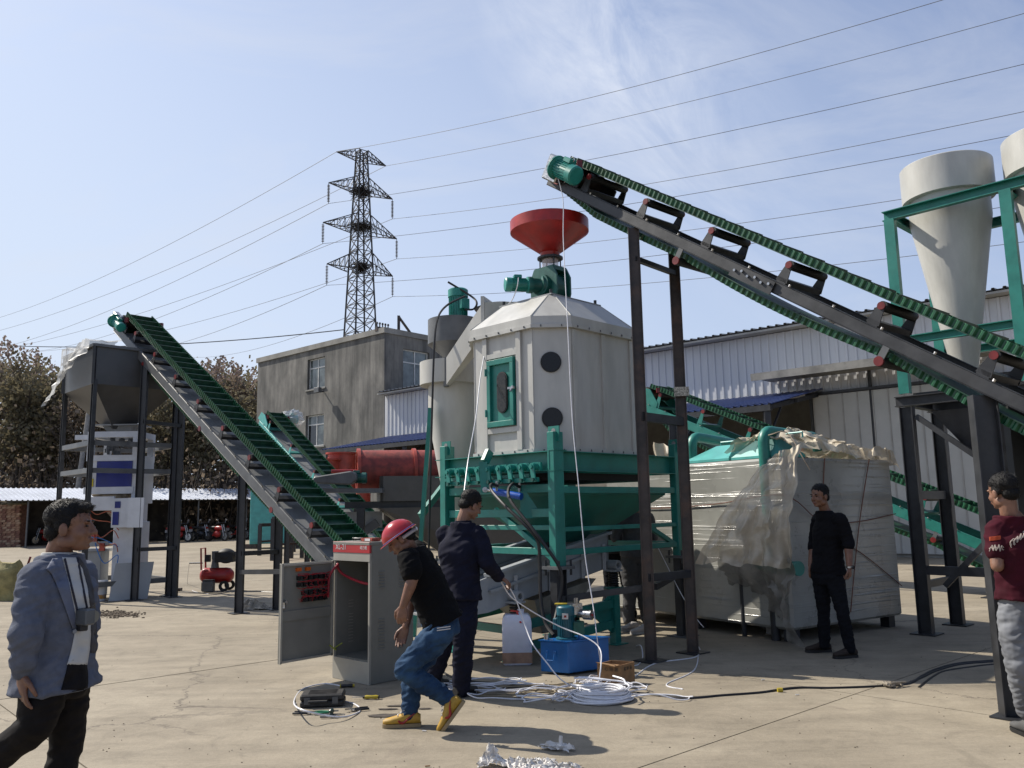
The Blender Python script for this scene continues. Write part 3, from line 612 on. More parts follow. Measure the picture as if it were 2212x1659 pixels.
# ================================================================ BELT CONVEYORS
def conveyor(name,label,O,u,L_,z0,slope,width,frame_m,o):
    """O: ground point under the near side of the head end, u horizontal direction down the belt, L_ horizontal length,
       z0 frame-top height at head, slope = drop per metre; near side faces -w"""
    u=Vector((u[0],u[1],0)).normalized(); w_=Vector((-u.y,u.x,0)); 
    if w_.dot(Vector((0,1,0)))<0: w_=-w_
    D=(u-UZ*slope).normalized(); Nn=(UZ-D*D.z).normalized(); k=(u-UZ*slope).length; LL=L_*k
    root=thing(name,O,label,'conveyor','cleated green belt conveyors')
    Z=Vector(O)+UZ*z0
    pt=lambda s,a,n: Z+D*s+w_*a+Nn*n      # s along belt, a across, n normal
    fh=o.get('fh',.12); fw=.05; Wd=width
    for a,fl in ((0,1),(Wd,-1)):
        b=MB(); b.chan(pt(0,a,-fh/2),pt(LL,a,-fh/2),fw,fh,Nn,-fl); b.build('frame_beam',frame_m,root,bev=.003)
    rise=o.get('rise',.30); ins_=.03; bw=Wd-2*ins_-.04; a0=ins_+.02
    # cross ties and idlers
    sp=o.get('idler',.95); s=o.get('i0',.55); ni=0
    while s<LL-.3:
        b=MB(); b.bar(pt(s,0,.03),pt(s,Wd,.03),.10,.05,Nn)
        b.prism([pt(s-.06,.0,.022),pt(s+.06,.0,.022),pt(s+.03,0,rise-.06),pt(s-.03,0,rise-.06)],w_*.012)
        b.prism([pt(s-.06,Wd-.012,.022),pt(s+.06,Wd-.012,.022),pt(s+.03,Wd-.012,rise-.06),pt(s-.03,Wd-.012,rise-.06)],w_*.012)
        idl=b.build('idler_bracket',frame_m if not o.get('dkbr') else dsteel,root)
        b=MB(); b.cyl(pt(s,.014,rise-.055),pt(s,Wd-.014,rise-.060),o.get('rol',.052),n=14); b.build('idler_roller',blk,idl,True)
        for a in (-.012,Wd+.002):
            b=MB(); b.cyl(pt(s,a,rise-.055),pt(s,a+.012,rise-.055),o.get('cap',.042),n=14); b.build('roller_cap',redcap,idl)
        s+=sp; ni+=1
    if o.get('pan'):
        npan=int(LL/1.2)
        for i in range(npan):
            b=MB(); b.obox(pt(.3+i*1.2,.03,-.05),D*1.19,w_*(Wd-.06),Nn*.004); b.build('pan_sheet',lsteel,root)
    # belts
    n1=rise; n2=-fh-o.get('ret',.16); hr=.13; s0=o.get('s0',.12)
    cy=(n1+n2)/2 if False else n1-hr
    b=MB(); b.obox(pt(s0,a0,n1),D*(LL-s0-.1),w_*bw,Nn*.008)
    # wrap round the head pulley
    ph=pt(s0,a0,n1-hr); R_=hr; prof=[]
    b.build('carry_belt',beltg,root)
    segs=10; b=MB(); prev=None
    pts=[]
    for i in range(segs+1):
        t=math.pi*i/segs*.92; pts.append(ph+Nn*(math.cos(t)*(hr+.004))-D*(math.sin(t)*(hr+.004)))
    for i in range(segs):
        p,q=pts[i],pts[i+1]; b.bar(p+w_*bw/2,q+w_*bw/2,.008,bw,w_)
    b.build('belt_wrap',beltg,root)
    # return belt with a sag
    m=max(8,int(LL/.5)); rp=[]; sg=o.get('sag',.07); rs=o.get('rsp',1.9)
    def nret(s):
        f=(s-s0)/(LL-s0); f0=min(1,f*10); return (n1-2*hr)*(1-f0)+(n2)*f0-sg*abs(math.sin(math.pi*(s-o.get('r0',1.4))/rs))*f0*(1 if s>o.get('r0',1.4) else .35)
    b=MB(); M_=60; 
    for i in range(M_):
        sa=s0+(LL-s0-.1)*i/M_; sb_=s0+(LL-s0-.1)*(i+1)/M_; b.bar(pt(sa,a0+bw/2,nret(sa)),pt(sb_,a0+bw/2,nret(sb_)),.008,bw,w_)
    b.build('return_belt',beltg,root)
    # corrugated sidewalls
    hgt=o.get('side',.085); pitch=o.get('pitch',.062); amp=.02
    def wall(a,top):
        b=MB(); n=int((LL-s0-.12)/pitch); prev=None; vs=[];
        for i in range(n*4+1):
            s=s0+i*pitch/4; ph_=i%4; off=(0,amp,amp,0)[ph_] if a<Wd/2 else (0,-amp,-amp,0)[ph_]
            nb=n1+.008 if top else nret(s)-.004; hh=hgt if top else -hgt
            vs+= [pt(s,a+off,nb),pt(s,a+off,nb+hh)]
        t=.006*(1 if a<Wd/2 else -1); kk=len(vs); vs+=[v+w_*t for v in vs]; f=[]
        for i in range(n*4): 
            j=2*i; f+=[(j,j+2,j+3,j+1),(kk+j+1,kk+j+3,kk+j+2,kk+j),(j+1,j+3,kk+j+3,kk+j+1)]
        b.add(vs,f); return b
    for a in (a0+.02,a0+bw-.02):
        wall(a,True).build('belt_sidewall',beltlt,root); wall(a,False).build('belt_sidewall',beltlt,root,label='hanging sidewall of the return belt')
    # cleats
    cp=o.get('cleat',.25); s=s0+.1
    cm=MB(); c0=pt(0,a0+.05,0); cm.obox((0,0,0),w_*(bw-.10),D*.012,Nn*.075+D*-.012); cme=cm.mesh('cleat',beltg)
    while s<LL-.2:
        inst('cleat',cme,root,pt(s,a0+.05,n1+.009)); s+=cp
    # head: pulley, bearings, motor
    b=MB(); b.cyl(pt(s0,.0,n1-hr),pt(s0,Wd,n1-hr),hr-.008,n=20); b.build('head_pulley',rsteel,root,True)
    for a in (-.01,Wd-.02):
        b=MB(); b.prism([pt(-.15,a,0.01),pt(.5,a,0.01),pt(.5,a,.12),pt(.2,a,n1-.02),pt(-.05,a,n1-.05)],w_*.02); b.build('head_plate',dsteel if o.get('dkbr') else frame_m,root)
    for a in (-.02,Wd+.02):
        b=MB(); b.box(pt(.42,a,n1+.02),.06,.06,.10); b.build('take_up_block',redcap,root)
    s=o.get('r0',1.4); rd=o.get('rd',.02)
    while s<LL-.4:
        b=MB(); b.cyl(pt(s,-.01,n2+rd),pt(s,Wd+.01,n2+rd),.045,n=12); rr_=b.build('return_roller',blk,root,True)
        b=MB(); b.cyl(pt(s,-.03,n2+rd),pt(s,-.011,n2+rd),o.get('cap',.038)+.008,n=14); b.build('roller_cap',redcap,rr_)
        for a in (-.02,Wd+.02): b=MB(); b.bar(pt(s,a,-fh),pt(s,a,n2+rd),.012,.06,D); b.build('roller_hanger',gsteel,root)
        s+=rs
    # bolts on the near beam
    b=MB()
    for s in [q*.47+.3 for q in range(int(LL/.47))]: b.cyl(pt(s,-.03,.01),pt(s,-.03,.03),.012,n=6)
    b.build('bolt_heads',chrome,root,kind='stuff')
    if o.get('motor',1):
        sd=-1 if not o.get('mfar') else 1; a=-.02 if sd<0 else Wd+.02
        g=MB(); g.obox(pt(s0-.13,a+(0 if sd>0 else -.12),n1-hr-.15),D*.26,w_*.12,Nn*.30); gb_=g.build('gearbox',chrome,root,bev=.015)
        g=MB(); g.cyl(pt(s0,a+sd*.12,n1-hr),pt(s0,a+sd*.14,n1-hr),.085,n=18); g.cyl(pt(s0,a+sd*.14,n1-hr),pt(s0,a+sd*.16,n1-hr),.04,n=14); g.build('output_flange',chrome,gb_)
        md=(D*.93-w_*.12*1+Nn*.02).normalized()
        mo=motor(root,pt(s0+.10,a+sd*.13,n1-hr+.03),D,o.get('mot',.095),.36,Nn)
        b=MB(); b.lathe(pt(s0+.09,a+sd*.13,n1-hr+.03),[(0,0),(.14,0),(.14,.02),(0,.02)],20,D); b.build('mounting_flange',tealm,mo)
        b=MB(); q=pt(s0+.30,a+sd*.13,n1-hr+.03)+Nn*.12; b.tube([q+D*.03*math.cos(t)+Nn*(.03+.03*math.sin(t)) for t in [i*math.pi/5 for i in range(11)]],.006,6); b.build('lifting_eye',chrome,mo)
    root['k']=k
    return root,pt,LL,w_,D,Nn
# --- right: long dark conveyor feeding the red funnel
u=(.666,-.746); O=V(1190,380,(1.32,8.52),u); ze=5.40
r1,pt1,LL1,w1,D1,N1=conveyor('belt_conveyor','long dark steel belt conveyor rising over the red funnel, nearest of all, upper right',(O.x,O.y,0),u,6.3,ze,.672,.62,dsteel,dict(dkbr=1,i0=.62,idler=.95,rsp=2.35,r0=2.28,fh=.095,rise=.235,cap=.033,rol=.042,side=.066,mot=.112,ret=.03,sag=.055,pitch=.066,rd=-.10))
# splice plate
b=MB(); b.obox(pt1(2.95,-.035,-.125),D1*.5,w1*-.012,N1*.12)
b.build('splice_plate',dsteel,r1)
b=MB()
for q in range(6): b.cyl(pt1(3.0+q*.08,-.047,-.06+.02*(q%2)),pt1(3.0+q*.08,-.065,-.06+.02*(q%2)),.014,n=6)
b.build('plate_bolts',chrome,r1,kind='stuff')
def leg_at(root,gp,top,m,w=.13,name='support_post',lean=(0,0)):
    b=MB(); b.chan(Vector(gp)+UZ*.012,Vector(gp)+UZ*top,w*.6,w*.9,Vector((1,-.1,0)),1,.009,True)
    o_=b.build(name,m,root); b=MB(); b.box(Vector(gp)+UZ*.006,.26,.24,.012,R(40)); b.build('foot_plate',dsteel,o_); return o_
def ztop(O,u,z0,slope,g,off): 
    s=(Vector(g)-Vector((O[0],O[1],0))).dot(Vector((u[0],u[1],0)).normalized()); return z0-slope*s-off
gp=[Vector((1.32,8.52,0)),Vector((1.82,8.94,0))]
tops=[ztop(O,u,ze,.672,g,.14) for g in gp]
for g,t in zip(gp,tops): leg_at(r1,g,t,rsteel,.108,lean=(-.11,.03))
ld_=lambda g,z: g+UZ*z
bb=lambda p,q,w_,h,m,root,nm='cross_brace',up=UZ: MB().bar(p,q,w_,h,up).build(nm,m,root)
bb(ld_(gp[0],4.1),ld_(gp[1],4.05),.05,.05,dsteel,r1); bb(ld_(gp[0],2.42),ld_(gp[1],2.40),.06,.09,dsteel,r1); bb(gp[0]+UZ*.80,gp[1]+UZ*.80,.05,.075,dsteel,r1)
g2=Vector((2.12,10.2,0))
for g in (Vector((3.47,6.11,0)),Vector((3.95,6.5,0))): leg_at(r1,g,ztop(O,u,ze,.672,g,.14),dsteel,.17)
bb(Vector((3.47,6.11,.8)),Vector((3.95,6.5,.8)),.05,.07,dsteel,r1)
# cardboard tag and tape on the posts
b=MB(); b.box(gp[1]+Vector((0,-.07,2.72)),.16,.012,.10,R(-5)); b.build('tape_wrap',mat('dusty_tape',(.5,.48,.42),.6,var=.4,scale=60),r1)
# --- left: long conveyor to the packing hopper
uL=(.755,-.655); OL=V(252,700,(-4.26,13.16),uL)
r2,pt2,LL2,w2,D2,N2=conveyor('belt_conveyor','long grey framed belt conveyor climbing to the packing hopper on the left',(OL.x,OL.y,0),uL,7.4,5.32,.632,.66,gsteel,dict(pan=1,i0=.9,idler=.98,rsp=2.6,r0=1.6,fh=.15,rise=.24,ret=.02,sag=.03,dkbr=1))
for a_,b_ in (((-6.9,15.45),(-6.37,15.92)),((-4.26,13.16),(-3.8,13.6)),((-2.78,11.87),(-2.3,12.3))):
    A_,B_=Vector((*a_,0)),Vector((*b_,0)); tA=ztop(OL,uL,5.32,.632,A_,.17); tB=ztop(OL,uL,5.32,.632,B_,.17)
    leg_at(r2,A_,tA,dsteel,.115); leg_at(r2,B_,tB,dsteel,.115)
    bb(A_+UZ*min(.9,tA*.45),B_+UZ*min(.9,tB*.45),.05,.07,dsteel,r2)
    if tA>3.5: bb(A_+UZ*3.25,B_+UZ*3.2,.05,.07,dsteel,r2)
bb(Vector((-4.26,13.16,.62)),Vector((-2.78,11.87,.70)),.05,.07,dsteel,r2)
# --- middle teal conveyor
uM=(.68,-.733); OM=P(562,905,24.5)
r3,pt3,LL3,w3,D3,N3=conveyor('belt_conveyor','shorter teal framed belt conveyor with a film-wrapped motor in front of the cement building',(OM.x,OM.y,0),uM,7.0,OM.z-.05,.60,.62,teallt,dict(i0=.6,idler=1.5,rsp=2.8,fh=.14,rise=.30,motor=0,pan=1,cleat=.3))
mo=motor(r3,pt3(.18,.66,.18),w3,.14,.4,N3); b=MB(); rn=random.Random(3)
q=pt3(.18,.9,.22)
film=mat('clear_film',(.8,.82,.84),.12,alpha=.45,spec=.8,var=.02)
b.ell(q,(.34,.34,.24)); b.v=[v+Vector((noise.noise(v*9),noise.noise(v*9+Vector((5,5,5))),noise.noise(v*9+Vector((9,1,3)))))*.10 for v in b.v]; b.build('film_wrap',film,r3,False)
for s in (2.2,4.9):
    for a in (0,.62):
        q=pt3(s,a,-.15); leg_at(r3,(q.x,q.y,0),q.z,dsteel,.13)
# --- right background teal conveyor behind the wrapped machine
uB=(.69,-.724); OB=V(1378,815,(2.9,18.1),uB)
r4,pt4,LL4,w4,D4,N4=conveyor('belt_conveyor','teal belt conveyor passing behind the wrapped machine down to the right',(OB.x,OB.y,0),uB,8.3,V(1395,865,(2.9,18.1),uB).z,.44,.75,teal,dict(i0=.5,idler=1.15,rsp=2.6,fh=.15,rise=.36,motor=0,pitch=.08))
for s in (1.0,4.3,7.4):
    for a in (0,.75):
        q=pt4(s,a,-.15); leg_at(r4,(q.x,q.y,0),q.z,dsteel,.13)
# ================================================================ COUNTERFLOW COOLER
F_=Vector((.43,8.55,0)); ca=Vector((-.7071,.7071,0)); cb=Vector((.7071,.7071,0)); LA,LB=1.70,2.15
ck=thing('pellet_cooler',F_,'large off-white octagonal cooler on a teal steel frame with a red funnel on top','cooler')
fr=lambda a,b_,z: F_+ca*a+cb*b_+UZ*z
# legs
for (a,b_) in ((0,0),(LA,0),(0,LB),(LA,LB)):
    q=fr(a,b_,0); top=2.24 if (a,b_)!=(0,0) else 2.28
    m=MB(); m.chan(q+UZ*.93,q+UZ*top,.09,.13,cb,1,.01); lg=m.build('leg',teal,ck,bev=.003)
    m=MB(); m.chan(q+UZ*.012,q+UZ*.90,.09,.13,cb,1,.01,True); m.build('lower_leg',dsteel,lg)
    m=MB(); m.obox(q-ca*.12-cb*.12+UZ*.90,ca*.24,cb*.24,UZ*.03); 
    m.build('flange_plate',gsteel,lg); m=MB(); m.obox(q-ca*.13-cb*.13,ca*.26,cb*.26,UZ*.012); m.build('foot_plate',gsteel,lg)
    m=MB()
    for i in (-.09,.09):
        for j in (-.09,.09): m.cyl(q+ca*i+cb*j+UZ*.84,q+ca*i+cb*j+UZ*.99,.012,n=6)
    m.build('flange_bolts',dsteel,lg,kind='stuff')
    m=MB(); m.obox(q-ca*.075-cb*.02+UZ*(top-.10),ca*.15,cb*.014,UZ*.16); m.build('lifting_lug',teal,lg)
    m=MB(); m.cyl(q-cb*.022+UZ*(top+.01),q-cb*.006+UZ*(top+.01),.028,n=14); m.build('lug_hole',mat('pale_hole',(.3,.3,.3),.8),lg)
def rail(p,q,h,w_=.06,nm='frame_rail',m_=teal): return MB().bar(p,q,w_,h).build(nm,m_,ck,bev=.003)
b=MB(); b.chan(fr(0,.07,1.985),fr(0,LB-.07,1.985),.09,.19,UZ,1); b.build('main_beam',teal,ck)
b=MB(); b.chan(fr(LA,.07,1.985),fr(LA,LB-.07,1.985),.09,.19,UZ,1); b.build('main_beam',teal,ck)
for b_ in (-.03,LB): 
    m=MB(); m.chan(fr(-.02 if b_<0 else .07,b_,1.985),fr(LA+(.13 if b_<0 else -.07),b_,1.985),.09,.19,UZ,-1); m.build('main_beam',teal,ck)
m=MB(); m.chan(fr(-.015,-.08,1.99),fr(-.015,.12,1.99),.08,.2,UZ,1); m.build('end_cap',teal,ck)
for z,h in ((1.71,.085),(1.46,.085),(1.31,.05),(1.07,.07)):
    rail(fr(.06,0,z),fr(LA-.06,0,z),h)
for z,h in ((1.69,.07),(1.29,.045),(1.06,.06)):
    rail(fr(0,.06,z),fr(0,LB-.06,z),h); rail(fr(LA,.06,z),fr(LA,LB-.06,z),h)
for z,h in ((1.69,.07),(1.06,.06)): rail(fr(.06,LB,z),fr(LA-.06,LB,z),h)
rail(fr(.9,.0,1.5),fr(.06,.0,1.0),.06,.05,'diagonal_brace'); rail(fr(0,1.5,1.3),fr(0,2.08,1.05),.05,.05,'diagonal_brace')
# discharge bearing row
m=MB(); m.obox(fr(.30,-.085,1.83),ca*1.35,cb*.03,UZ*.035); m.build('shaft_rail',teal,ck)
m=MB(); m.obox(fr(.12,-.155,1.775),ca*1.42,cb*.035,UZ*.045); lk=m.build('link_bar',teal,ck)
for i in range(9):
    q=fr(.17+.165*i,-.08,1.93); m=MB(); m.cyl(q,q-cb*.10,.038,n=14); m.cyl(q-cb*.10,q-cb*.12,.022,n=10); m.obox(q-ca*.06-UZ*.045,ca*.12,cb*-.03,UZ*.09)
    br=m.build('bearing',tealm,ck)
    m=MB(); m.prism([q-cb*.085-ca*.03+UZ*.02,q-cb*.085+ca*.03+UZ*.02,q-cb*.085+ca*-.0-UZ*.14,q-cb*.085-ca*.05-UZ*.14],-cb*.018); m.build('crank_arm',tealm,br)
    m=MB(); m.cyl(q-cb*.10-UZ*.135-ca*.03,q-cb*.13-UZ*.135-ca*.03,.02,n=8); m.build('nut',tealdk,br)
# hopper under the grate
lo=[fr(.70,.80,1.12),fr(.70,1.35,1.12),fr(1.05,1.35,1.12),fr(1.05,.80,1.12)]; hi=[fr(.10,.10,1.64),fr(.10,LB-.1,1.64),fr(LA-.1,LB-.1,1.64),fr(LA-.1,.10,1.64)]
MB().frus(lo,hi).build('discharge_hopper',mat('green_teal_hopper',(.022,.22,.175),.5,var=.1,scale=3,dirt=.3,dcol=(.08,.16,.12)),ck)
m=MB(); m.obox(fr(.1,.1,1.64),ca*(LA-.2),cb*(LB-.2),UZ*.03); m.build('hopper_rim',teal,ck)
m=MB(); m.obox(fr(.2,.2,1.80),ca*(LA-.4),cb*(LB-.5),UZ*.08); m.build('grate_box',blk,ck)
# octagonal body
a0,a1,b0,b1,chf=.02,1.52,.02,1.68,.29
def octo(g,z,ch=None):
    c=chf+g*.41 if ch is None else ch; A0,A1,B0,B1=a0-g,a1+g,b0-g,b1+g
    return [fr(A0,B0+c,z),fr(A0,B1-c,z),fr(A0+c,B1,z),fr(A1-c,B1,z),fr(A1,B1-c,z),fr(A1,B0+c,z),fr(A1-c,B0,z),fr(A0+c,B0,z)]
m=MB(); m.loft([octo(0,2.085),octo(0,3.44)]); body=m.build('body_shell',offw,ck)
m=MB(); m.loft([octo(.025,2.09),octo(.025,2.13)]); m.build('base_band',offw,ck)
m=MB(); m.loft([octo(.055,3.42),octo(.055,3.46),octo(.04,3.465),octo(.04,3.55)]); m.build('eave_band',offw,ck)
def mid(A,B,z,c): 
    ac,bc=(a0+a1)/2,(b0+b1)/2; return [fr(ac-A,bc-B+c,z),fr(ac-A,bc+B-c,z),fr(ac-A+c,bc+B,z),fr(ac+A-c,bc+B,z),fr(ac+A,bc+B-c,z),fr(ac+A,bc-B+c,z),fr(ac+A-c,bc-B,z),fr(ac-A+c,bc-B,z)]
m=MB(); m.loft([octo(.035,3.552),mid(.42,.46,3.875,.05)]); m.build('roof_cone',offw,ck)
m=MB(); m.obox(fr(.36,.40,3.880),ca*.84,cb*.88,UZ*.016); m.build('top_flange',lsteel,ck)
for (A,B) in ((.40,.44),(1.16,.44),(.40,1.22)):
    m=MB(); m.cyl(fr(A,B,3.90),fr(A,B,3.95),.018,n=6); m.build('flange_bolt',dsteel,ck)
# vertical ribs and framed panels on the sunlit door face (plane b=b0) and the right face (a=a0)
def vrib(a,z0=2.13,z1=3.415,w_=.07): MB().obox(fr(a-w_/2,b0-.03,z0),ca*w_,cb*.03,UZ*(z1-z0)).build('rib',offw,ck)
for a in (.50,1.035): vrib(a)
for z in (2.33,3.17): MB().obox(fr(.536,b0-.028,z),ca*.463,cb*.028,UZ*.055).build('rib',offw,ck)
MB().obox(fr(1.19,b0-.028,2.45),ca*.04,cb*.028,UZ*.05)
for b_ in (.36,.85,1.36): MB().obox(fr(a0-.02,b_-.03,2.13),ca*.02,cb*.06,UZ*1.285).build('rib',offw,ck)
# teal access door
da0,da1,dz0,dz1=.56,.98,2.40,3.15
m=MB(); y=b0-.055
for p_ in (((da0,dz0),(da1,dz0+.06)),((da0,dz1-.06),(da1,dz1)),((da0,dz0+.06),(da0+.055,dz1-.06)),((da1-.055,dz0+.06),(da1,dz1-.06))):
    m.obox(fr(p_[0][0],y,p_[0][1]),ca*(p_[1][0]-p_[0][0]),cb*.05,UZ*(p_[1][1]-p_[0][1]))
door=m.build('door',teal,ck,bev=.004)
m=MB(); m.obox(fr(da0+.055,b0-.02,dz0+.06),ca*(da1-da0-.11),cb*.018,UZ*(dz1-dz0-.12)); m.build('door_panel',teal,door)
def stadium(c,r,h,n=10): return [c+ca*(r*math.cos(t))+UZ*(r*math.sin(t)+h) for t in [math.pi*i/n for i in range(n+1)]]+[c+ca*(-r*math.cos(t))+UZ*(-r*math.sin(t)-h) for t in [math.pi*i/n for i in range(n+1)]]
dc=fr((da0+da1)/2-.02,b0-.024,(dz0+dz1)/2)
MB().prism(stadium(dc,.080,.15),-cb*.014).build('window_gasket',blk,door)
MB().prism(stadium(dc-cb*.0145,.066,.15),-cb*.004).build('window_glass',mat('sight_glass',(.030,.026,.02),.15,var=.3,scale=30,spec=.5),door)
m=MB(); m.bar(fr(da0-.03,b0-.075,2.80),fr(da0+.05,b0-.075,2.80),.03,.022); m.cyl(fr(da0,b0-.06,2.82),fr(da0,b0-.10,2.76),.012,n=8); m.build('latch',chrome,door)
for z in (2.52,2.98):
    m=MB(); m.cyl(fr(da1+.01,b0-.055,z),fr(da1+.01,b0-.055,z+.08),.013,n=8); m.build('hinge',teal,door)
# round ports on the chamfer face
cm_=(fr(a0,b0+chf,0)+fr(a0+chf,b0,0))/2; cn_=-(ca+cb).normalized()
for z in (2.45,3.05):
    q=cm_+UZ*(z)+cn_*.004+Vector((-.01,0,0)); m=MB(); m.cyl(q,q+cn_*.012,.112,n=32); pg=m.build('port_gasket',blk,ck); m=MB(); m.cyl(q+cn_*.0125,q+cn_*.016,.098,n=32); m.build('port_glass',mat('black_port_glass',(.008,.008,.009),.25,spec=.35),pg)
# eave and base bolts, weld beads
m=MB()
for z,g_ in ((3.44,.062),(2.11,.03)):
    oc=octo(g_,z); 
    for i in range(8):
        p_,q_=oc[i],oc[(i+1)%8]; n_=max(1,int((q_-p_).length/.17))
        for j in range(n_):
            c_=p_.lerp(q_,(j+.5)/n_); o2=(c_-Vector((*((fr((a0+a1)/2,(b0+b1)/2,0)).xy),c_.z))).normalized(); m.cyl(c_-UZ*.012,c_+UZ*.010,.0065,n=6)
m.build('bolt_heads',gsteel,ck,kind='stuff')
m=MB(); oc0,oc1=octo(.002,2.14),octo(.002,3.41)
for i in range(8): m.tube([oc0[i].lerp(oc1[i],j/24)+Vector((noise.noise(Vector((i*3.1,j,0))),noise.noise(Vector((i,j*1.3,4))),0))*.002 for j in range(25)],.006,5)
for q0,q1 in ((octo(.037,3.553),mid(.42,.46,3.872,.05)),):
    for i in range(8): m.tube([q0[i],q1[i]],.006,5)
m.build('weld_seams',offw,ck,kind='stuff')
# airlock, funnel
ctr=fr((a0+a1)/2,(b0+b1)/2,0); ac_=ctr+UZ*3.90
m=MB(); 
for s_ in (0,.235): 
    q=ac_-ca*.0+cb*(-.13+s_); pr=[q+ca*(x)+UZ*z for x,z in ((-.17,0),(.17,0),(.21,.12),(.21,.32),(.15,.44),(-.15,.44),(-.21,.32),(-.21,.12))]
    m.prism(pr,cb*.025)
m.lathe(ac_+UZ*.22-cb*.10,[(0,0),(.175,0),(.175,.2),(0,.2)],20,cb)
m.obox(ac_-ca*.17-cb*.12,ca*.34,cb*.24,UZ*.04); m.obox(ac_-ca*.15-cb*.12+UZ*.4,ca*.3,cb*.24,UZ*.05)
al=m.build('rotary_airlock',tealdk,ck)
m=MB(); m.cyl(ac_+UZ*.22-cb*.135,ac_+UZ*.22-cb*.19,.13,n=20); m.build('end_cover',tealdk,al)
md=(ca*.35-cb*.94); q=ac_+UZ*.23-cb*.13
md=Vector((-.97,-.22,-.02)).normalized(); q=ac_+UZ*.22+Vector((-.10,-.10,0)); m=MB(); m.lathe(q,[(0,-.02),(.12,-.02),(.12,.02),(.085,.03),(.085,.12),(.10,.14),(.10,.18),(.07,.19)],16,md); m.build('gear_reducer',tealdk,ck,True)
mo=motor(ck,q+md*.18,md,.085,.28,UZ)
m=MB(); m.cyl(ac_+UZ*.45,ac_+UZ*.56,.10,n=20); m.build('sight_tube',mat('clear_acrylic',(.75,.62,.58),.1,alpha=.5,spec=.7),ck,True)
for t in range(4):
    e=ca*math.cos(t*1.57+.5)*.13+cb*math.sin(t*1.57+.5)*.13; MB().cyl(ac_+e+UZ*.44,ac_+e+UZ*.60,.008,n=6).build('tie_rod',dsteel,ck)
m=MB(); m.lathe(ac_+UZ*.565,[(0,0),(.155,0),(.155,.022),(0,.022)],24); m.build('neck_flange',dsteel,ck)
m=MB(); m.lathe(ac_,[(.11,.588),(.12,.64),(.475,.90),(.475,1.035),(.468,1.035),(.468,.905),(.11,.64),(.10,.59)],40); m.build('funnel',redp,ck,True)
# hydraulic cylinder with hoses
cyl0=P(1048,1058,8.98); cyl1=P(1128,1073,8.72)
m=MB(); d=(cyl1-cyl0); m.cyl(cyl0+d*.22,cyl1-d*.02,.037,n=16); hc=m.build('hydraulic_cylinder',mat('blue_cylinder_paint',(.01,.10,.50),.3,spec=.6),ck,True)
m=MB(); m.cyl(cyl0,cyl0+d*.25,.016,n=8); m.cyl(cyl0-Vector((.0,.03,0)),cyl0+Vector((0,.03,0)),.03,n=10); m.build('piston_rod',chrome,hc)
m=MB(); m.bar(cyl0+Vector((0,.05,-.03)),cyl0+Vector((-.02,.05,.30)),.05,.09); m.bar(cyl0+Vector((0,.05,.30)),cyl0+Vector((.05,.1,.42)),.05,.09); m.build('lever_arm',teal,hc)
m=MB(); m.prism([cyl1+Vector((-.02,.05,.06)),cyl1+Vector((.05,.05,.04)),cyl1+Vector((.22,.02,-.22)),cyl1+Vector((-.02,.05,-.22))],Vector((0,.02,0))); m.build('anchor_bracket',teal,hc)
for o_,nm in (((1073,1046),0),((1122,1049),1)):
    m=MB(); q=P(*o_,8.86); m.cyl(q-UZ*.07,q+UZ*.03,.014,n=8); m.build('hose_fitting',chrome,hc)
hb=lambda pts,r,lab,m_=blackc,nm='hydraulic_hose': MB().tube(spline(pts,10),r,8).build(nm,m_,None,True,label=lab,cat='hose')
hb([P(1075,1050,8.86),P(1062,1046,8.8),P(1062,1060,8.75),P(1090,1092,8.5),P(1130,1130,8.35),P(1160,1165,8.30),P(1166,1210,8.30),P(1168,1290,8.28),P(1178,1345,8.22),G(1196,1372).lerp(P(1196,1372,8.1),1)],.017,'black hydraulic hose looping from the left end of the blue cylinder down to the pump')
hb([P(1122,1052,8.80),P(1108,1045,8.7),P(1098,1060,8.65),P(1105,1085,8.5),P(1150,1142,8.30),P(1182,1185,8.24),P(1208,1225,8.22),P(1214,1260,8.22),P(1205,1310,8.2),P(1196,1350,8.1)],.017,'second black hydraulic hose swinging out right of the front cooler leg')
# cylinder link brace
# ================================================================ CYCLONE + FAN
cc=Vector((-.76,10.85,0)); cy=thing('cyclone_dust_collector',cc,'white cyclone left of the cooler with a grey fan and teal motor on top','cyclone')
m=MB(); m.lathe(cc,[(.10,1.35),(.345,2.72),(.345,3.14),(.0,3.14)],32); m.build('cone_body',offw,cy,True)
m=MB(); m.lathe(cc+Vector((-.04,-.03,0)),[(.0,3.12),(.41,3.12),(.41,3.42),(0,3.42)],32); vol=m.build('inlet_volute',offw,cy,True)
m=MB(); m.obox(P(958,834,10.42),Vector((.06,-.02,0)),Vector((0,.3,0)),UZ*.37); m.build('inlet_flange',gsteel,cy)
m=MB(); m.lathe(cc,[(.14,3.42),(.16,3.52),(.33,3.66),(.345,3.67),(.345,4.00),(.0,4.01)],32); m.build('fan_housing',gsteel,cy,True)
motor(cy,cc+UZ*4.01+Vector((.06,0,0)),UZ,.135,.42,Vector((.6,-.8,0)))
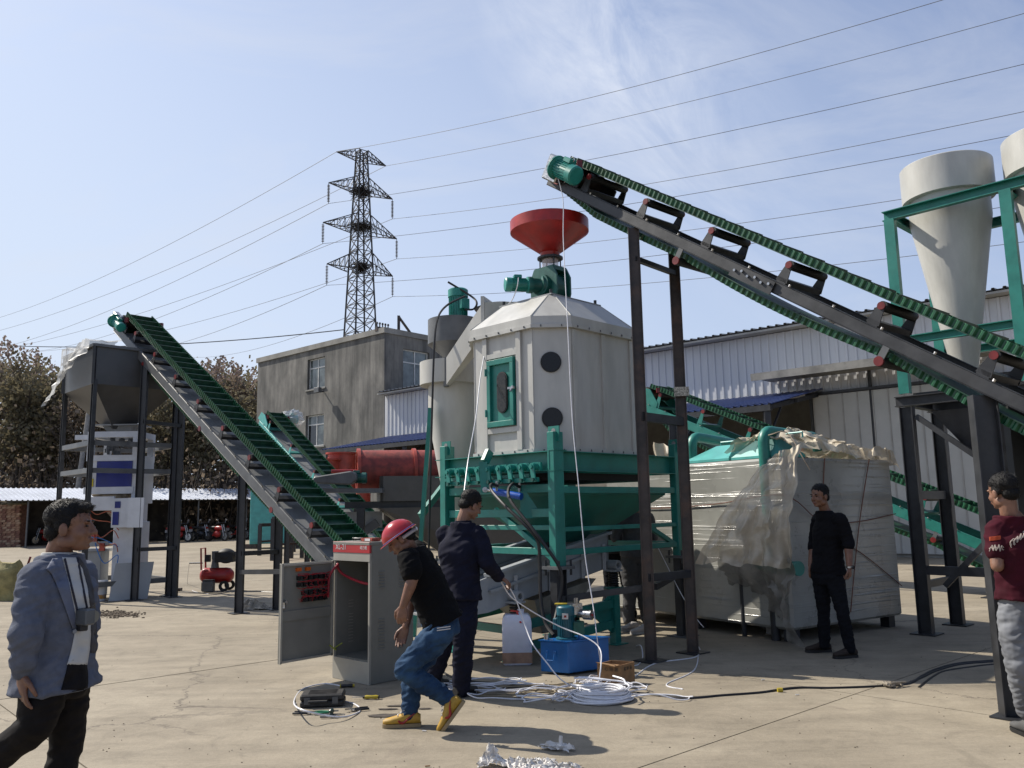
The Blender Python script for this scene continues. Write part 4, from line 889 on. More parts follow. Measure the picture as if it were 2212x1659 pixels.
# sloping duct up to the cooler roof
p0=[Vector(v) for v in (P(988,792,10.5),P(1008,785,10.7),P(1008,838,10.7),P(988,840,10.5))]
d0=P(968,803,10.3); d1=P(1053,690,9.95)
s_=Vector((.55,-.83,0)).normalized(); up_=Vector((-.2,-.1,1)).normalized()
def rect(c,w_,h,sdv,uv): return [c-sdv*w_/2-uv*h/2,c+sdv*w_/2-uv*h/2,c+sdv*w_/2+uv*h/2,c-sdv*w_/2+uv*h/2]
m=MB(); m.loft([rect(d0,.12,.34,Vector((.3,.95,0)),UZ),rect(d1,.30,.36,Vector((.3,.95,0)),UZ)]); m.build('sloping_duct',offw,cy)
m=MB(); m.loft([rect(d1+Vector((-.02,0,.03)),.36,.44,Vector((.3,.95,0)),UZ),rect(d1+Vector((.02,0,.03)),.36,.44,Vector((.3,.95,0)),UZ)]); m.build('duct_flange',offw,cy)
m=MB(); m.loft([rect(d1+Vector((.02,0,.0)),.30,.36,Vector((.3,.95,0)),UZ),rect(d1+Vector((.5,.2,.05)),.30,.36,Vector((.3,.95,0)),UZ)]); m.build('duct_elbow',offw,cy)
m=MB(); c_=P(1082,668,10.9); m.lathe(c_,[(0,.06),(.20,.06),(.36,0),(.34,-.02),(.2,-.06),(.2,-.6)],24,Vector((0,0,1))); m.build('vent_cowl',gsteel,cy,True)
for px0,py0,px1,py1,Y in ((930,882,903,1205,10.45),(1012,884,1008,1180,11.3)):
    q=P(px0,py0,Y); f=G(px1-3,py1+170); f=Vector((P(px1,py1,Y).x-.05,Y,0)); m=MB(); m.bar(f,q,.10,.05); m.build('support_leg',teal,cy)
m=MB(); m.bar(P(908,1115,10.45),P(962,1045,10.9),.05,.08); m.build('diagonal_brace',teal,cy)
pcab=MB(); pcab.tube(spline([P(968,625,10.75)+UZ*.1,P(1018,640,10.7),P(1030,655,10.6),P(1022,668,10.65),P(1004,668,10.66)],6),.014,6); pcab.tube(spline([P(1004,640,10.6),P(965,660,10.4),P(945,690,10.3),P(938,750,10.2),P(933,900,10.1),P(928,1100,10.0),P(926,1196,10.0)],8),.014,6); pcab.build('power_cable',blackc,None,True,label='thick black power cable hanging from the teal fan motor past the cyclone',cat='cable')
# ================================================================ VIBRATING SCREEN under the cooler
vs=thing('vibrating_screen',G(1081,1430),'tilted pale grey vibrating screen on coil springs passing under the cooler','screen')
va=Vector((.74,.67,0)).normalized(); vn=Vector((-.67,.74,0)).normalized(); A_=Vector((-.05,8.65,0))
vp=lambda t,n,z: A_+va*t+vn*n+UZ*z
W_=.85
def wallq(b,t0,t1,n,zt0,zt1,zb0,zb1,th=.02): b.prism([vp(t0,n,zb0),vp(t1,n,zb1),vp(t1,n,zt1),vp(t0,n,zt0)],vn*th)
m=MB(); wallq(m,-.30,1.50,0,.84,1.20,.50,.83); m.build('side_wall',scr,vs)
m=MB(); wallq(m,-.30,1.50,W_,.84,1.20,.50,.83); m.build('side_wall',scr,vs)
m=MB(); m.obox(vp(1.48,0,.83),vn*W_,va*.02,UZ*.37); m.build('end_wall',scr,vs)
for n in (-.03,W_-.03):
    m=MB(); m.bar(vp(-.32,n+.03,.86),vp(1.52,n+.03,1.22),.09,.03); m.bar(vp(-.3,n+.0,.70),vp(1.5,n+.0,1.06),.03,.03); m.build('top_flange',scr,vs)
for t in (.05,.55,1.05,1.4):
    m=MB(); z=.52+.19*t; m.bar(vp(t,-.02,z+.02),vp(t,-.02,z+.31),.03,.04); m.build('stiffener',scr,vs)
m=MB(); m.prism([vp(-.28,.02,.66),vp(1.48,.02,1.0),vp(1.48,W_,1.0),vp(-.28,W_,.66)],UZ*.01); m.build('screen_deck',lsteel,vs)
m=MB(); m.prism([vp(-.28,.02,.54),vp(1.48,.02,.88),vp(1.48,W_,.88),vp(-.28,W_,.54)],UZ*-.01); m.build('bottom_pan',scr,vs)
m=MB(); m.frus([vp(.62,.2,.18),vp(.85,.2,.18),vp(.85,.5,.18),vp(.62,.5,.18)],[vp(.35,.02,.56),vp(1.3,.02,.72),vp(1.3,.8,.72),vp(.35,.8,.56)]); m.build('discharge_cone',mat('beige_cone_sheet',(.36,.35,.31),.5),vs)  # cone in its own beige base colour
m=MB(); m.prism([vp(-.75,.05,.48),vp(-.30,.0,.52),vp(-.30,0,.84),vp(-.75,.05,.72)],vn*.02); m.prism([vp(-.75,.75,.48),vp(-.30,W_,.52),vp(-.30,W_,.84),vp(-.75,.75,.72)],vn*.02); m.prism([vp(-.75,.05,.47),vp(-.30,0,.50),vp(-.30,W_,.50),vp(-.75,.75,.47)],UZ*.02); m.build('feed_spout',scr,vs)
for (t,n) in ((-.62,.12),(-.62,.42)):
    m=MB(); m.lathe(vp(t,n,.60),[(.12,0),(.12,.14),(.15,.14),(.15,.17),(.10,.17),(.10,0)],20,(-va*.5+UZ*.8-vn*.2)); m.build('round_outlet',scr,vs,True)
for t in (.0,1.50):
    for n in (-.06,W_+.06):
        z0=.62 if t<1 else .84; q=vp(t,n,0)
        m=MB(); m.obox(q-va*.045-vn*.045+UZ*.012,va*.09,vn*.09,UZ*(z0-.25)); m.obox(q-va*.08-vn*.08+UZ*(z0-.238),va*.16,vn*.16,UZ*.015); m.obox(q-va*.1-vn*.1,va*.2,vn*.2,UZ*.012); m.build('spring_leg',teal,vs)
        m=MB(); pts=[]
        for i in range(73): a_=i*2*math.pi/12; pts.append(q+Vector((math.cos(a_)*.05,math.sin(a_)*.05,z0-.215+.16*i/72)))
        m.tube(pts,.012,6); m.build('coil_spring',blk,vs,True)
        m=MB(); m.obox(q-va*.075-vn*.075+UZ*(z0-.05),va*.15,vn*.15,UZ*.02); m.lathe(q+UZ*(z0+.02)-vn*.08,[(.03,0),(.055,0),(.055,.14),(.03,.14),(.03,0)],18,vn); m.build('spring_seat',scr,vs,True)
for n in (-.06,W_+.06):
    for z in (.34,.12) if n<0 else (.34,):
        m=MB(); m.bar(vp(.05,n,z),vp(1.45,n,z+.10),.05,.09); m.build('base_rail',teal,vs)
MB().prism([vp(1.45,-.06,.12),vp(1.1,-.06,.36),vp(1.45,-.06,.55)],vn*.015).build('gusset',teal,vs); MB().prism([vp(.05,-.06,.12),vp(.28,-.06,.34),vp(.05,-.06,.42)],vn*.015).build('gusset',teal,vs)
for t in (0,1.5):
    m=MB(); m.bar(vp(t,-.0,.30),vp(t,W_,.30),.05,.08); m.build('base_rail',teal,vs)
m=MB(); m.bar(vp(1.52,-.05,.95),vp(1.52,W_,.95),.2,.2); vm=motor(vs,vp(.6,W_+.2,.55),va,.1,.36,UZ,redp,False)
# dark brace between cooler leg and conveyor post
bb(Vector((.45,8.6,.60)),Vector((1.30,8.58,.70)),.05,.06,dsteel,r1,'tie_bar'); bb(Vector((1.40,8.62,.70)),Vector((1.95,9.98,.74)),.05,.06,dsteel,r1,'tie_bar')
# ================================================================ WRAPPED MACHINE + TEAL DUST PIPES
C_=Vector((3.02,9.41,0)); wr=Vector((.83,.55,0)).normalized(); wl=Vector((-.55,.83,0)).normalized()
def wrapmat():
    m=mat('stretch_wrapped_panel',(.40,.40,.365),.28,var=.09,scale=2,dirt=.25,dcol=(.36,.33,.26),spec=.5,coat=.22)
    nt=m.node_tree; b=nt.nodes['Principled BSDF']; L=nt.links.new; tc=N(nt,'ShaderNodeTexCoord'); mp=N(nt,'ShaderNodeMapping'); mp.inputs['Scale'].default_value=(.5,.5,34); L(tc.outputs['Object'],mp.inputs[0])
    n=N(nt,'ShaderNodeTexNoise'); n.inputs['Scale'].default_value=1.0; n.inputs['Detail'].default_value=4; n.inputs['Distortion'].default_value=.7; L(mp.outputs[0],n.inputs['Vector'])
    r=N(nt,'ShaderNodeValToRGB'); r.color_ramp.elements[0].position=.56; r.color_ramp.elements[1].position=.70; L(n.outputs['Fac'],r.inputs[0])
    bp=N(nt,'ShaderNodeBump'); bp.inputs['Strength'].default_value=.5; bp.inputs['Distance'].default_value=.012; L(r.outputs[0],bp.inputs['Height']); L(bp.outputs[0],b.inputs['Normal']); L(bp.outputs[0],b.inputs['Coat Normal']); b.inputs['Coat Roughness'].default_value=.12
    return m
wm=wrapmat()
pm=thing('wrapped_machine',C_,'big boxy machine wrapped in stretch film with two teal pyramid lids on top','machine')
q=lambda a,b_,z: C_+wr*a+wl*b_+UZ*z
m=MB(); m.obox(q(0,0,.13),wr*2.08,wl*3.1,UZ*1.90); o=m.build('wrapped_body',wm,pm,bev=.03)
for (a,b_) in ((.1,.1),(1.9,.1),(.1,2.9),(1.9,2.9),(.1,1.5)):
    m=MB(); m.obox(q(a-.06,b_-.06,0),wr*.12,wl*.12,UZ*.13); m.build('support_block',dsteel,pm)
for b_,aw in ((1.15,1.15),(.36,.50)):
    m=MB(); c0=(.12,b_-.42); 
    m.loft([[q(.08,b_-.3,2.04),q(aw,b_-.3,2.04),q(aw,b_+.45,2.04),q(.08,b_+.45,2.04)],[q(.08,b_-.3,2.07),q(aw,b_-.3,2.07),q(aw,b_+.45,2.07),q(.08,b_+.45,2.07)],[q(.08+.3*aw,b_-.1,2.26),q(.7*aw,b_-.1,2.26),q(.7*aw,b_+.2,2.26),q(.08+.3*aw,b_+.2,2.26)]]); ld=m.build('pyramid_lid',teallt,pm)
    for k in (-.25,.2):
        g=q(.4*aw+.05,b_+k,2.25); m=MB(); m.tube([g,g+UZ*.06,g+UZ*.06+wl*-.22,g-wl*.22],.012,6); m.build('handle',teallt,ld)
# pipes
def pipe(px,ytop,ybot,Y,px2,y2,Y2,lab):
    a=P(px,ybot,Y); b_=P(px,ytop,Y); b_=Vector((a.x,a.y,b_.z)); c=P(px2,y2,Y2); r=.065
    t=thing('dust_pipe',(a.x,a.y,0),lab,'pipe','teal elbow pipes of the wrapped machine')
    e=(c-b_).normalized(); pts=[a,b_-UZ*.14]
    for i in range(7):
        th=math.pi/2*i/6; pts.append(b_-UZ*.14+UZ*.14*math.sin(th)+e*.14*(1-math.cos(th)))
    pts+= [c]
    pts.append(c+e*.08-UZ*.03); pts.append(c+e*.12-UZ*.16)
    MB().tube(pts,r,18).build('pipe_run',teal,t,True)
    for z in (.45,.0):
        m=MB(); qq=a+UZ*((b_.z-a.z)*z); m.cyl(qq,qq+UZ*.05,r+.012,n=20); m.build('pipe_collar',teal,t,True)
    return t,a
t_,a_=pipe(1507,942,1212,10.9,1585,958,11.5,'left teal elbow pipe standing close to the cooler frame, curving over the first lid')
m=MB(); m.cyl(a_+UZ*.05,a_-UZ*.10,.13,n=20); m.cyl(a_+Vector((-.22,.1,-.02)),a_+Vector((0,0,-.02)),.10,n=20); m.build('pipe_elbow',teal,t_,True)
m=MB(); m.cyl(a_-UZ*.10,Vector((a_.x,a_.y,.0)),.05,n=12); m.build('pipe_stand',teal,t_,True)
t_,a_=pipe(1666,930,1215,9.65,1755,944,10.4,'right teal elbow pipe half covered by the torn plastic sheet')
m=MB(); m.cyl(a_-UZ*.02,Vector((a_.x,a_.y,.0)),.05,n=12); m.build('pipe_stand',dsteel,t_,True)
hp=thing('teal_duct',P(1560,1222,9.9),'horizontal teal duct with an end flange lying along the wrapped machine under the torn sheet','duct')
m=MB(); m.cyl(P(1560,1218,10.45),P(1722,1228,9.3),.075,n=18); m.build('duct_pipe',teal,hp,True); e_=(P(1722,1228,9.3)-P(1560,1218,10.45)).normalized(); m=MB(); m.cyl(P(1722,1228,9.3),P(1722,1228,9.3)+e_*.03,.080,n=20); m.build('duct_flange',teal,hp,True)
m=MB(); m.cyl(P(1600,1220,10.0),Vector((*P(1600,1220,10.0).xy,0)),.03,n=10); m.build('duct_stand',dsteel,hp)
# torn plastic sheets
plas=mat('dusty_translucent_plastic',(.78,.68,.52),.5,var=.15,scale=3,alpha=.74,spec=.5,dirt=.4,dcol=(.40,.33,.22),bump=.25,bscale=6)
plas.node_tree.nodes['Principled BSDF'].inputs['Subsurface Weight'].default_value=0
def drape(name,fn,nu,nv,amp,freq,label,seed=0,m_=None,group=None):
    b=MB(); off=Vector((seed*3.1,seed*1.7,seed)); v=[]
    for i in range(nu+1):
        for j in range(nv+1):
            p=fn(i/nu,j/nv); n_=Vector((noise.noise(p*freq+off),noise.noise(p*freq+off+Vector((7,0,0))),noise.noise(p*freq+off+Vector((0,9,0)))))
            n2=Vector((noise.noise(p*freq*3+off),noise.noise(p*freq*3+off+Vector((7,0,0))),noise.noise(p*freq*3+off+Vector((0,9,0)))))
            n3=noise.noise(p*freq*1.6+off*2); p=p+n_*amp+n2*amp*.5+Vector((-.5,-.8,.2))*amp*(.9-2.2*abs(n3)); 
            if p.z<.008: p.z=.008+abs(n2.z)*.01
            v.append(p)
    b.add(v,[(i*(nv+1)+j,(i+1)*(nv+1)+j,(i+1)*(nv+1)+j+1,i*(nv+1)+j+1) for i in range(nu) for j in range(nv)])
    o=b.build(name,m_ or plas,None,True,label=label,cat='plastic sheet',group=group); return o
def quadfn(a,b_,c,d,bulge=0.,bd=Vector((-.5,-.8,0))):
    a,b_,c,d=map(Vector,(a,b_,c,d))
    def f(u,v):
        p=a.lerp(b_,u).lerp(d.lerp(c,u),v); fold=math.sin(u*19+v*3)*.5+math.sin(u*43+2*v)*.25
        return p+bd.normalized()*(bulge*math.sin(math.pi*v)*.6+.11*fold*(.3+v))
    return f
drape('plastic_sheet',quadfn(P(1730,955,9.3),P(1640,1010,9.2),P(1505,1215,9.1),P(1712,1222,8.85),.15),60,60,.055,2.6,'beige torn plastic sheet hanging twisted over the front corner of the wrapped machine',1)
drape('plastic_sheet',quadfn(P(1640,1095,9.5),P(1590,1085,9.8),P(1600,1170,9.7),P(1690,1170,9.3),.05),16,16,.06,3,'thin flap of plastic behind the right teal pipe',2)
drape('plastic_sheet',lambda u,v: q(.10+2.02*u,-.10+1.0*v,2.09+.27*math.exp(-((u-.25)/.5)**2-((v-.5)/.5)**2)-.10*(1 if v==0 else 0)-.12*(1 if u>.99 else 0)),54,36,.085,4,'crumpled beige plastic sheet lying over the top of the wrapped machine',3)
drape('plastic_sheet',quadfn(P(1560,1190,9.35),P(1712,1200,8.95),G(1730,1400),G(1600,1335),.12),24,30,.09,2.5,'dark grey plastic sheet trailing to the ground in front of the wrapped machine',4,mat('grey_film_plastic',(.42,.40,.36),.4,var=.15,scale=4,alpha=.62,bump=.2))
drape('plastic_sheet',quadfn(P(1420,955,12.0),P(1500,985,11.9),P(1500,1010,11.9),P(1420,1100,12.0),.06),20,20,.10,2.2,'dusty plastic sheet bunched at the far end of the wrapped machine beside the cooler frame',5)
# ropes round the wrapped machine
twine=mat('red_brown_twine',(.22,.09,.06),.8)
def ropeon(pts,lab,m_=twine,r=.006): MB().tube(spline(pts,6),r,5).build('binding_twine',m_,None,True,label=lab,cat='twine')
e=-.015
ropeon([q(e,3.1,1.50),q(e,2.0,1.48),q(e,1.0,1.52),q(e,0,1.60),q(.6,e,1.30),q(1.3,e,1.28),q(2.08,e,1.36)],'upper red brown twine tied round the wrapped machine at chest height')
ropeon([q(.75,e,2.03),q(.62,e,1.4),q(.55,e,1.28)],'short vertical dark twine on the shaded side of the wrapped machine')
ropeon([q(1.62,e,2.03),q(1.30,e,1.2),q(1.02,e,.25)],'long slanting dark twine on the shaded side of the wrapped machine')
ropeon([q(.70,e,.95),q(1.15,e,.98),q(2.08,e,.48)],'lower twine sloping down to the far corner of the wrapped machine')
ropeon([P(1580,962,10.9),P(1660,940,9.6),P(1700,935,9.5),P(1735,990,9.3),P(1750,1015,9.3)],'pale twine strung between the two teal pipes',mat('pale_twine',(.45,.36,.27),.8))
# ================================================================ DARK STEEL PLATFORM WITH CONE CYCLONES (right)
K=Vector((4.70,9.88,0)); ku=Vector((.69,-.72,0)).normalized(); kw=Vector((.72,.69,0)).normalized()
pf=thing('steel_platform',K,'dark steel platform frame with braces and a black hopper at the right edge','platform')
kp=lambda a,b_,z: K+ku*a+kw*b_+UZ*z
LU=2.9
for (a,b_) in ((0,0),(0,1.0),(LU,0),(LU,1.0)):
    lg=MB().chan(kp(a,b_,.014),kp(a,b_,2.62),.10,.13,ku,1,.01,True).build('post',dsteel,pf)
    m=MB(); m.obox(kp(a-.14,b_-.14,0),ku*.28,kw*.28,UZ*.014); m.build('foot_plate',dsteel,lg)
for b_ in (0,1.0): MB().chan(kp(-.12,b_,2.69),kp(LU+.1,b_,2.69),.09,.10,UZ,1,.01,True).build('deck_beam',dsteel,pf)
for a in (0,LU): MB().chan(kp(a,.06,2.69),kp(a,.94,2.69),.09,.10,UZ,1,.01).build('deck_beam',dsteel,pf)
for z,a0_ in ((.72,0),): 
    m=MB(); m.bar(kp(.07,0,z),kp(LU-.07,0,z),.06,.10); m.build('tie_beam',dsteel,pf)
m=MB(); m.bar(kp(0,.07,1.58),kp(0,.93,1.58),.06,.10); m.build('tie_beam',dsteel,pf)
m=MB(); m.bar(kp(0,.07,.55),kp(0,.93,.55),.06,.08); m.build('tie_beam',dsteel,pf)
m=MB(); m.bar(kp(.1,.0,2.5),kp(1.0,.0,1.75),.05,.06); m.build('diagonal_brace',dsteel,pf)
m=MB(); m.bar(kp(.25,.0,.55),kp(1.1,.0,1.45),.05,.06); m.build('diagonal_brace',dsteel,pf)
m=MB(); m.prism([kp(-.06,.0,2.6),kp(.0,.0,2.2),kp(0,.0,2.6)],kw*.01); m.build('gusset',dsteel,pf)
m=MB(); m.frus([kp(1.15,.35,1.25),kp(1.15,.75,1.25),kp(1.9,.75,1.25),kp(1.9,.35,1.25)],[kp(.25,.05,2.55),kp(.25,.95,2.55),kp(LU-.2,.95,2.55),kp(LU-.2,.05,2.55)]); m.build('black_hopper',dsteel,pf)
m=MB(); m.obox(kp(1.1,-.1,.0),ku*.9,kw*1.2,UZ*1.05); m.build('machine_base',dsteel,pf,bev=.02)
tf=thing('cyclone_stand',kp(0,0,2.76),'teal steel stand holding two large off-white cones above the dark platform','stand')
for (a,b_) in ((0,0),(1.28,0),(0,1.3),(1.28,1.3),(2.6,0),(2.6,1.3)):
    lg=MB().chan(kp(a,b_,2.78),kp(a,b_,4.95),.09,.10,ku,1,.01).build('post',teal,tf)
for b_ in (0,1.3):
    MB().chan(kp(-.08,b_,5.0),kp(2.75,b_,5.0),.08,.10,UZ,1,.01).build('top_beam',teal,tf)
    MB().chan(kp(.06,b_,3.42),kp(2.6,b_,3.42),.07,.08,UZ,1,.01).build('mid_beam',teal,tf)
for a in (0,1.28,2.6):
    MB().chan(kp(a,.06,5.0),kp(a,1.24,5.0),.08,.10,UZ,1,.01).build('top_beam',teal,tf); MB().chan(kp(a,.06,3.40),kp(a,1.24,3.40),.07,.07,UZ,1,.01).build('mid_beam',teal,tf)
for b_ in (.2,.9):
    MB().obox(kp(.05,b_-.1,2.77),ku*2.5,kw*.2,UZ*.02).build('base_strip',dsteel,tf)
for i,(px,lab) in enumerate(((2043,'left of the two big off-white cones on the teal stand'),(2262,'right off-white cone on the teal stand, cut by the picture edge'))):
    c=kp(.49+1.17*i,.62,0)
    t=thing('cone_cyclone',c+UZ*2.9,lab,'cyclone','cone cyclones on the teal stand')
    m=MB(); m.lathe(c,[(.13,3.0),(.46,4.95),(.46,5.24),(0,5.24)],48); m.build('cone_shell',offw,t,True)
    m=MB(); m.lathe(c,[(.46,5.20),(.525,5.21),(.525,5.64),(.515,5.65),(0,5.65)],48); m.build('collar',offw,t,True)
    m=MB(); m.lathe(c,[(.13,2.9),(.17,2.9),(.17,3.02),(.13,3.02)],20); m.build('outlet_flange',gsteel,t)
# ================================================================ HOPPER + PACKING SCALE (left)
H2=Vector((-7.66,15.1,0)); ha=Vector((-.7,.714,0)).normalized(); hb_=Vector((.7,.714,0)).normalized(); HA,HB_=1.67,1.52
hf=thing('storage_hopper',H2,'dark grey square hopper on a tall post frame, plastic draped over its left rim','hopper')
hq=lambda a,b_,z: H2+ha*a+hb_*b_+UZ*z
for (a,b_) in ((0,0),(HA,0),(0,HB_),(HA,HB_)):
    lg=MB().chan(hq(a,b_,.014),hq(a,b_,4.0),.07,.09,ha,1,.01).build('post',dsteel,hf); MB().obox(hq(a-.11,b_-.11,0),ha*.22,hb_*.22,UZ*.014).build('foot_plate',dsteel,lg)
for z in (2.84,2.34,.30):
    for a in (0,HA): MB().bar(hq(a,.05,z),hq(a,HB_-.05,z),.05,.09).build('frame_rail',gsteel,hf)
    for b_ in (0,HB_): MB().bar(hq(.05,b_,z),hq(HA-.05,b_,z),.05,.09).build('frame_rail',gsteel,hf)
hs=mat('hopper_grey_sheet',(.075,.077,.08),.42,var=.1,scale=2,dirt=.35,dcol=(.13,.12,.11)); 
R_=lambda z,g: [hq(-g,-g,z),hq(-g,HB_+g,z),hq(HA+g,HB_+g,z),hq(HA+g,-g,z)]
def R2(z,g): ca_,cb_=HA/2,HB_/2; return [hq(ca_-g,cb_-g,z),hq(ca_-g,cb_+g,z),hq(ca_+g,cb_+g,z),hq(ca_+g,cb_-g,z)]
m=MB(); m.loft([R_(3.92,.03),R_(4.62,.03)],False); m.build('bin_walls',hs,hf)
m=MB(); m.loft([R2(3.18,.16),R_(3.93,.03)]); m.build('funnel_cone',hs,hf)
m=MB()
for k in range(4):
    a1_,a2_=R_(4.64,.05)[k],R_(4.64,.05)[(k+1)%4]; m.bar(a1_,a2_,.06,.05)
m.build('rim',gsteel,hf)
for k in range(4): 
    a1_=R_(3.92,.035)[k]; MB().bar(a1_,a1_+UZ*.72,.05,.05).build('corner_angle',dsteel,hf)
drape('plastic_sheet',lambda u,v:(hq(HA*1.0*u-.05,-.12-.28*v*v,4.72-1.05*v*(.4+.6*u)+.10*math.sin(u*6)) if v>.25 else hq(HA*u,.5-2.4*v,4.74+.05*math.sin(u*9))),30,24,.05,3,'thin white plastic sheet blown over the left rim of the grey hopper',6,mat('thin_white_plastic',(.75,.74,.70),.35,alpha=.6,var=.1,spec=.5))
pk=thing('packing_scale',hq(HA/2,HB_/2,0),'white and blue bagging scale standing inside the grey hopper frame','packing machine')
bluep=mat('deep_blue_panel',(.008,.02,.22),.35,var=.1)
pc_=orgof(pk); pa=Vector((1,.05,0)).normalized(); pb=Vector((-.05,1,0)).normalized()
pq=lambda a,b_,z: pc_+pa*a+pb*b_+UZ*z
m=MB()
X0,X1,Y0_,Y1_=-.40,.56,-.42,.42; t=.11
for z in (2.55,3.0):
    m.obox(pq(X0,Y0_,z),pa*(X1-X0),pb*t,UZ*t); m.obox(pq(X0,Y1_-t,z),pa*(X1-X0),pb*t,UZ*t); m.obox(pq(X0,Y0_+t,z),pa*t,pb*(Y1_-Y0_-2*t),UZ*t); m.obox(pq(X1-t,Y0_+t,z),pa*t,pb*(Y1_-Y0_-2*t),UZ*t)
for a in (X0,X1-t):
    for b_ in (Y0_,Y1_-t): m.obox(pq(a,b_,2.55+t),pa*t,pb*t,UZ*(.45-t))
m.obox(pq(X0-.28,Y0_+.1,2.97),pa*.28,pb*.08,UZ*.09)
m.build('top_frame',whitep,pk)
m=MB(); m.obox(pq(X0+.02,Y0_+.02,2.05),pa*.18,pb*.8,UZ*.5); m.obox(pq(X1-.1,Y0_+.02,1.75),pa*.1,pb*.8,UZ*.8); m.obox(pq(X0+.2,Y1_-.1,1.9),pa*.7,pb*.06,UZ*.65); m.obox(pq(X0-.02,Y0_,1.93),pa*.92,pb*.8,UZ*.13); m.build('scale_body',whitep,pk)
m=MB(); m.obox(pq(X0+.20,Y0_+.005,2.06),pa*.66,pb*.03,UZ*.485); m.build('blue_panel',bluep,pk)
m=MB(); m.obox(pq(X0+.04,Y0_-.0,2.07),pa*.11,pb*.018,UZ*.15); m.build('yellow_label',mat('yellow_sticker',(.75,.58,.02),.5),pk)
m=MB(); m.frus([pq(-.15,-.15,3.12),pq(.3,-.15,3.12),pq(.3,.2,3.12),pq(-.15,.2,3.12)],[pq(-.22,-.22,3.24),pq(.38,-.22,3.24),pq(.38,.28,3.24),pq(-.22,.28,3.24)]); m.obox(pq(-.38,-.3,3.24),pa*.9,pb*.6,UZ*.025); m.build('inlet_plate',lsteel,pk)
m=MB(); rn=random.Random(2)
for i in range(26): p_=pq(rn.uniform(-.2,.35),rn.uniform(-.3,.2),rn.uniform(2.66,3.0)); m.box(p_,rn.uniform(.03,.12),rn.uniform(.03,.1),rn.uniform(.03,.12),rn.random())
m.build('valve_parts',gsteel,pk,kind='stuff')
m=MB(); m.loft([[pq(.02,-.1,1.45),pq(.25,-.1,1.45),pq(.25,.2,1.45),pq(.02,.2,1.45)],[pq(-.3,-.35,1.92),pq(.35,-.35,1.92),pq(.35,.3,1.92),pq(-.3,.3,1.92)]]); m.build('weigh_hopper',mat('beige_stainless',(.35,.31,.25),.35,metal=.3,var=.3,scale=8),pk)
m=MB(); m.obox(pq(X0+.15,Y0_-.1,1.62),pa*.45,pb*.06,UZ*.26); m.obox(pq(X0+.62,Y0_-.24,1.30),pa*.42,pb*.28,UZ*.54); m.build('control_box',whitep,pk,bev=.006)
m=MB(); m.obox(pq(X0+.65,Y0_-.255,1.35),pa*.11,pb*.012,UZ*.24); m.obox(pq(X0+.68,Y0_-.255,1.66),pa*.10,pb*.012,UZ*.12); m.build('control_screen',bluep,pk)
m=MB(); m.obox(pq(X0+1.0,Y0_-.45,1.30),pa*.28,pb*.03,UZ*.54); m.build('open_box_door',whitep,pk)
m=MB(); m.obox(pq(X0+.55,Y0_+.05,.05),pa*.50,pb*.45,UZ*1.35); m.obox(pq(X1-.06,Y0_+.1,.05),pa*.06,pb*.5,UZ*1.7); m.build('column',whitep,pk,bev=.008)
m=MB(); m.obox(pq(X0+.02,Y0_-.02,.05),pa*.36,pb*.36,UZ*.82); m.build('conveyor_column',lsteel,pk,bev=.008)
m=MB(); m.obox(pq(X0-.02,Y0_-.06,.87),pa*.52,pb*.42,UZ*.05); m.obox(pq(X0-.04,Y0_-.08,.97),pa*.56,pb*.06,UZ*.08); m.build('bag_clamp',lsteel,pk)
m=MB(); m.bar(pq(X0+.05,Y0_-.06,1.12),pq(X0+.3,Y0_-.06,1.12),.03,.25); m.box(pq(X0+.42,Y0_-.08,.95),.09,.06,.14); m.build('sewing_head',redo,pk)
for i,(a_,z_,c_) in enumerate([(.0,1.9,(.45,.09,.03)),(.05,1.7,(.45,.09,.03)),(-.1,1.4,(.02,.2,.6)),(.15,1.3,(.02,.02,.02)),(.1,1.55,(.45,.09,.03)),(.2,1.1,(.02,.02,.02))]):
    pts=[pq(-.35+a_,-.45,z_),pq(-.25+a_,-.55,z_-.2),pq(-.1+a_,-.55,z_-.35+.1*math.sin(i)),pq(.1+a_,-.5,z_-.3),pq(.3,-.48,z_-.45)]
    MB().tube(spline(pts,6),.009,5).build('hose',mat('hose_colour_%d'%(i%3),c_,.5),pk,label=('orange air hose','orange air hose','light blue air hose','black cable','orange air hose','black cable')[i])
# board, bucket, sack
bd=thing('metal_sheet',G(275,1300),'pale grey square metal sheet leaning on the front hopper post','sheet')
_a,_b=G(234,1299),G(318,1293); _d=P(250,1217,_a.y+.14)-_a; MB().prism([_a,_b,_b+_d,_a+_d],Vector((.0,.012,0))).build('sheet_plate',mat('pale_grey_sheet',(.46,.48,.49),.5,var=.05,scale=2),bd)
bk=thing('paint_bucket',G(212,1298),'white printed plastic bucket standing by the packing scale','bucket')
o_=orgof(bk); m=MB(); m.lathe(o_,[(0,0),(.125,0),(.145,.34),(.152,.34),(.152,.36),(0,.36)],28); m.build('bucket_body',whitep,bk,True)
m=MB(); m.lathe(o_,[(.1295,.04),(.134,.115)],28); m.build('printed_band',mat('orange_grey_print',(.62,.30,.05),.6,col2=(.35,.36,.38),scale=9),bk,True)
text('logo','品彩',.07,o_+Vector((.0,-.146,.22)),(1,0,0),UZ,mat('red_print',(.6,.03,.02),.6),bk)
sk=thing('woven_sack',G(14,1296),'yellowish woven sack standing half open at the left edge','sack')
o_=orgof(sk); b=MB(); rings=[]
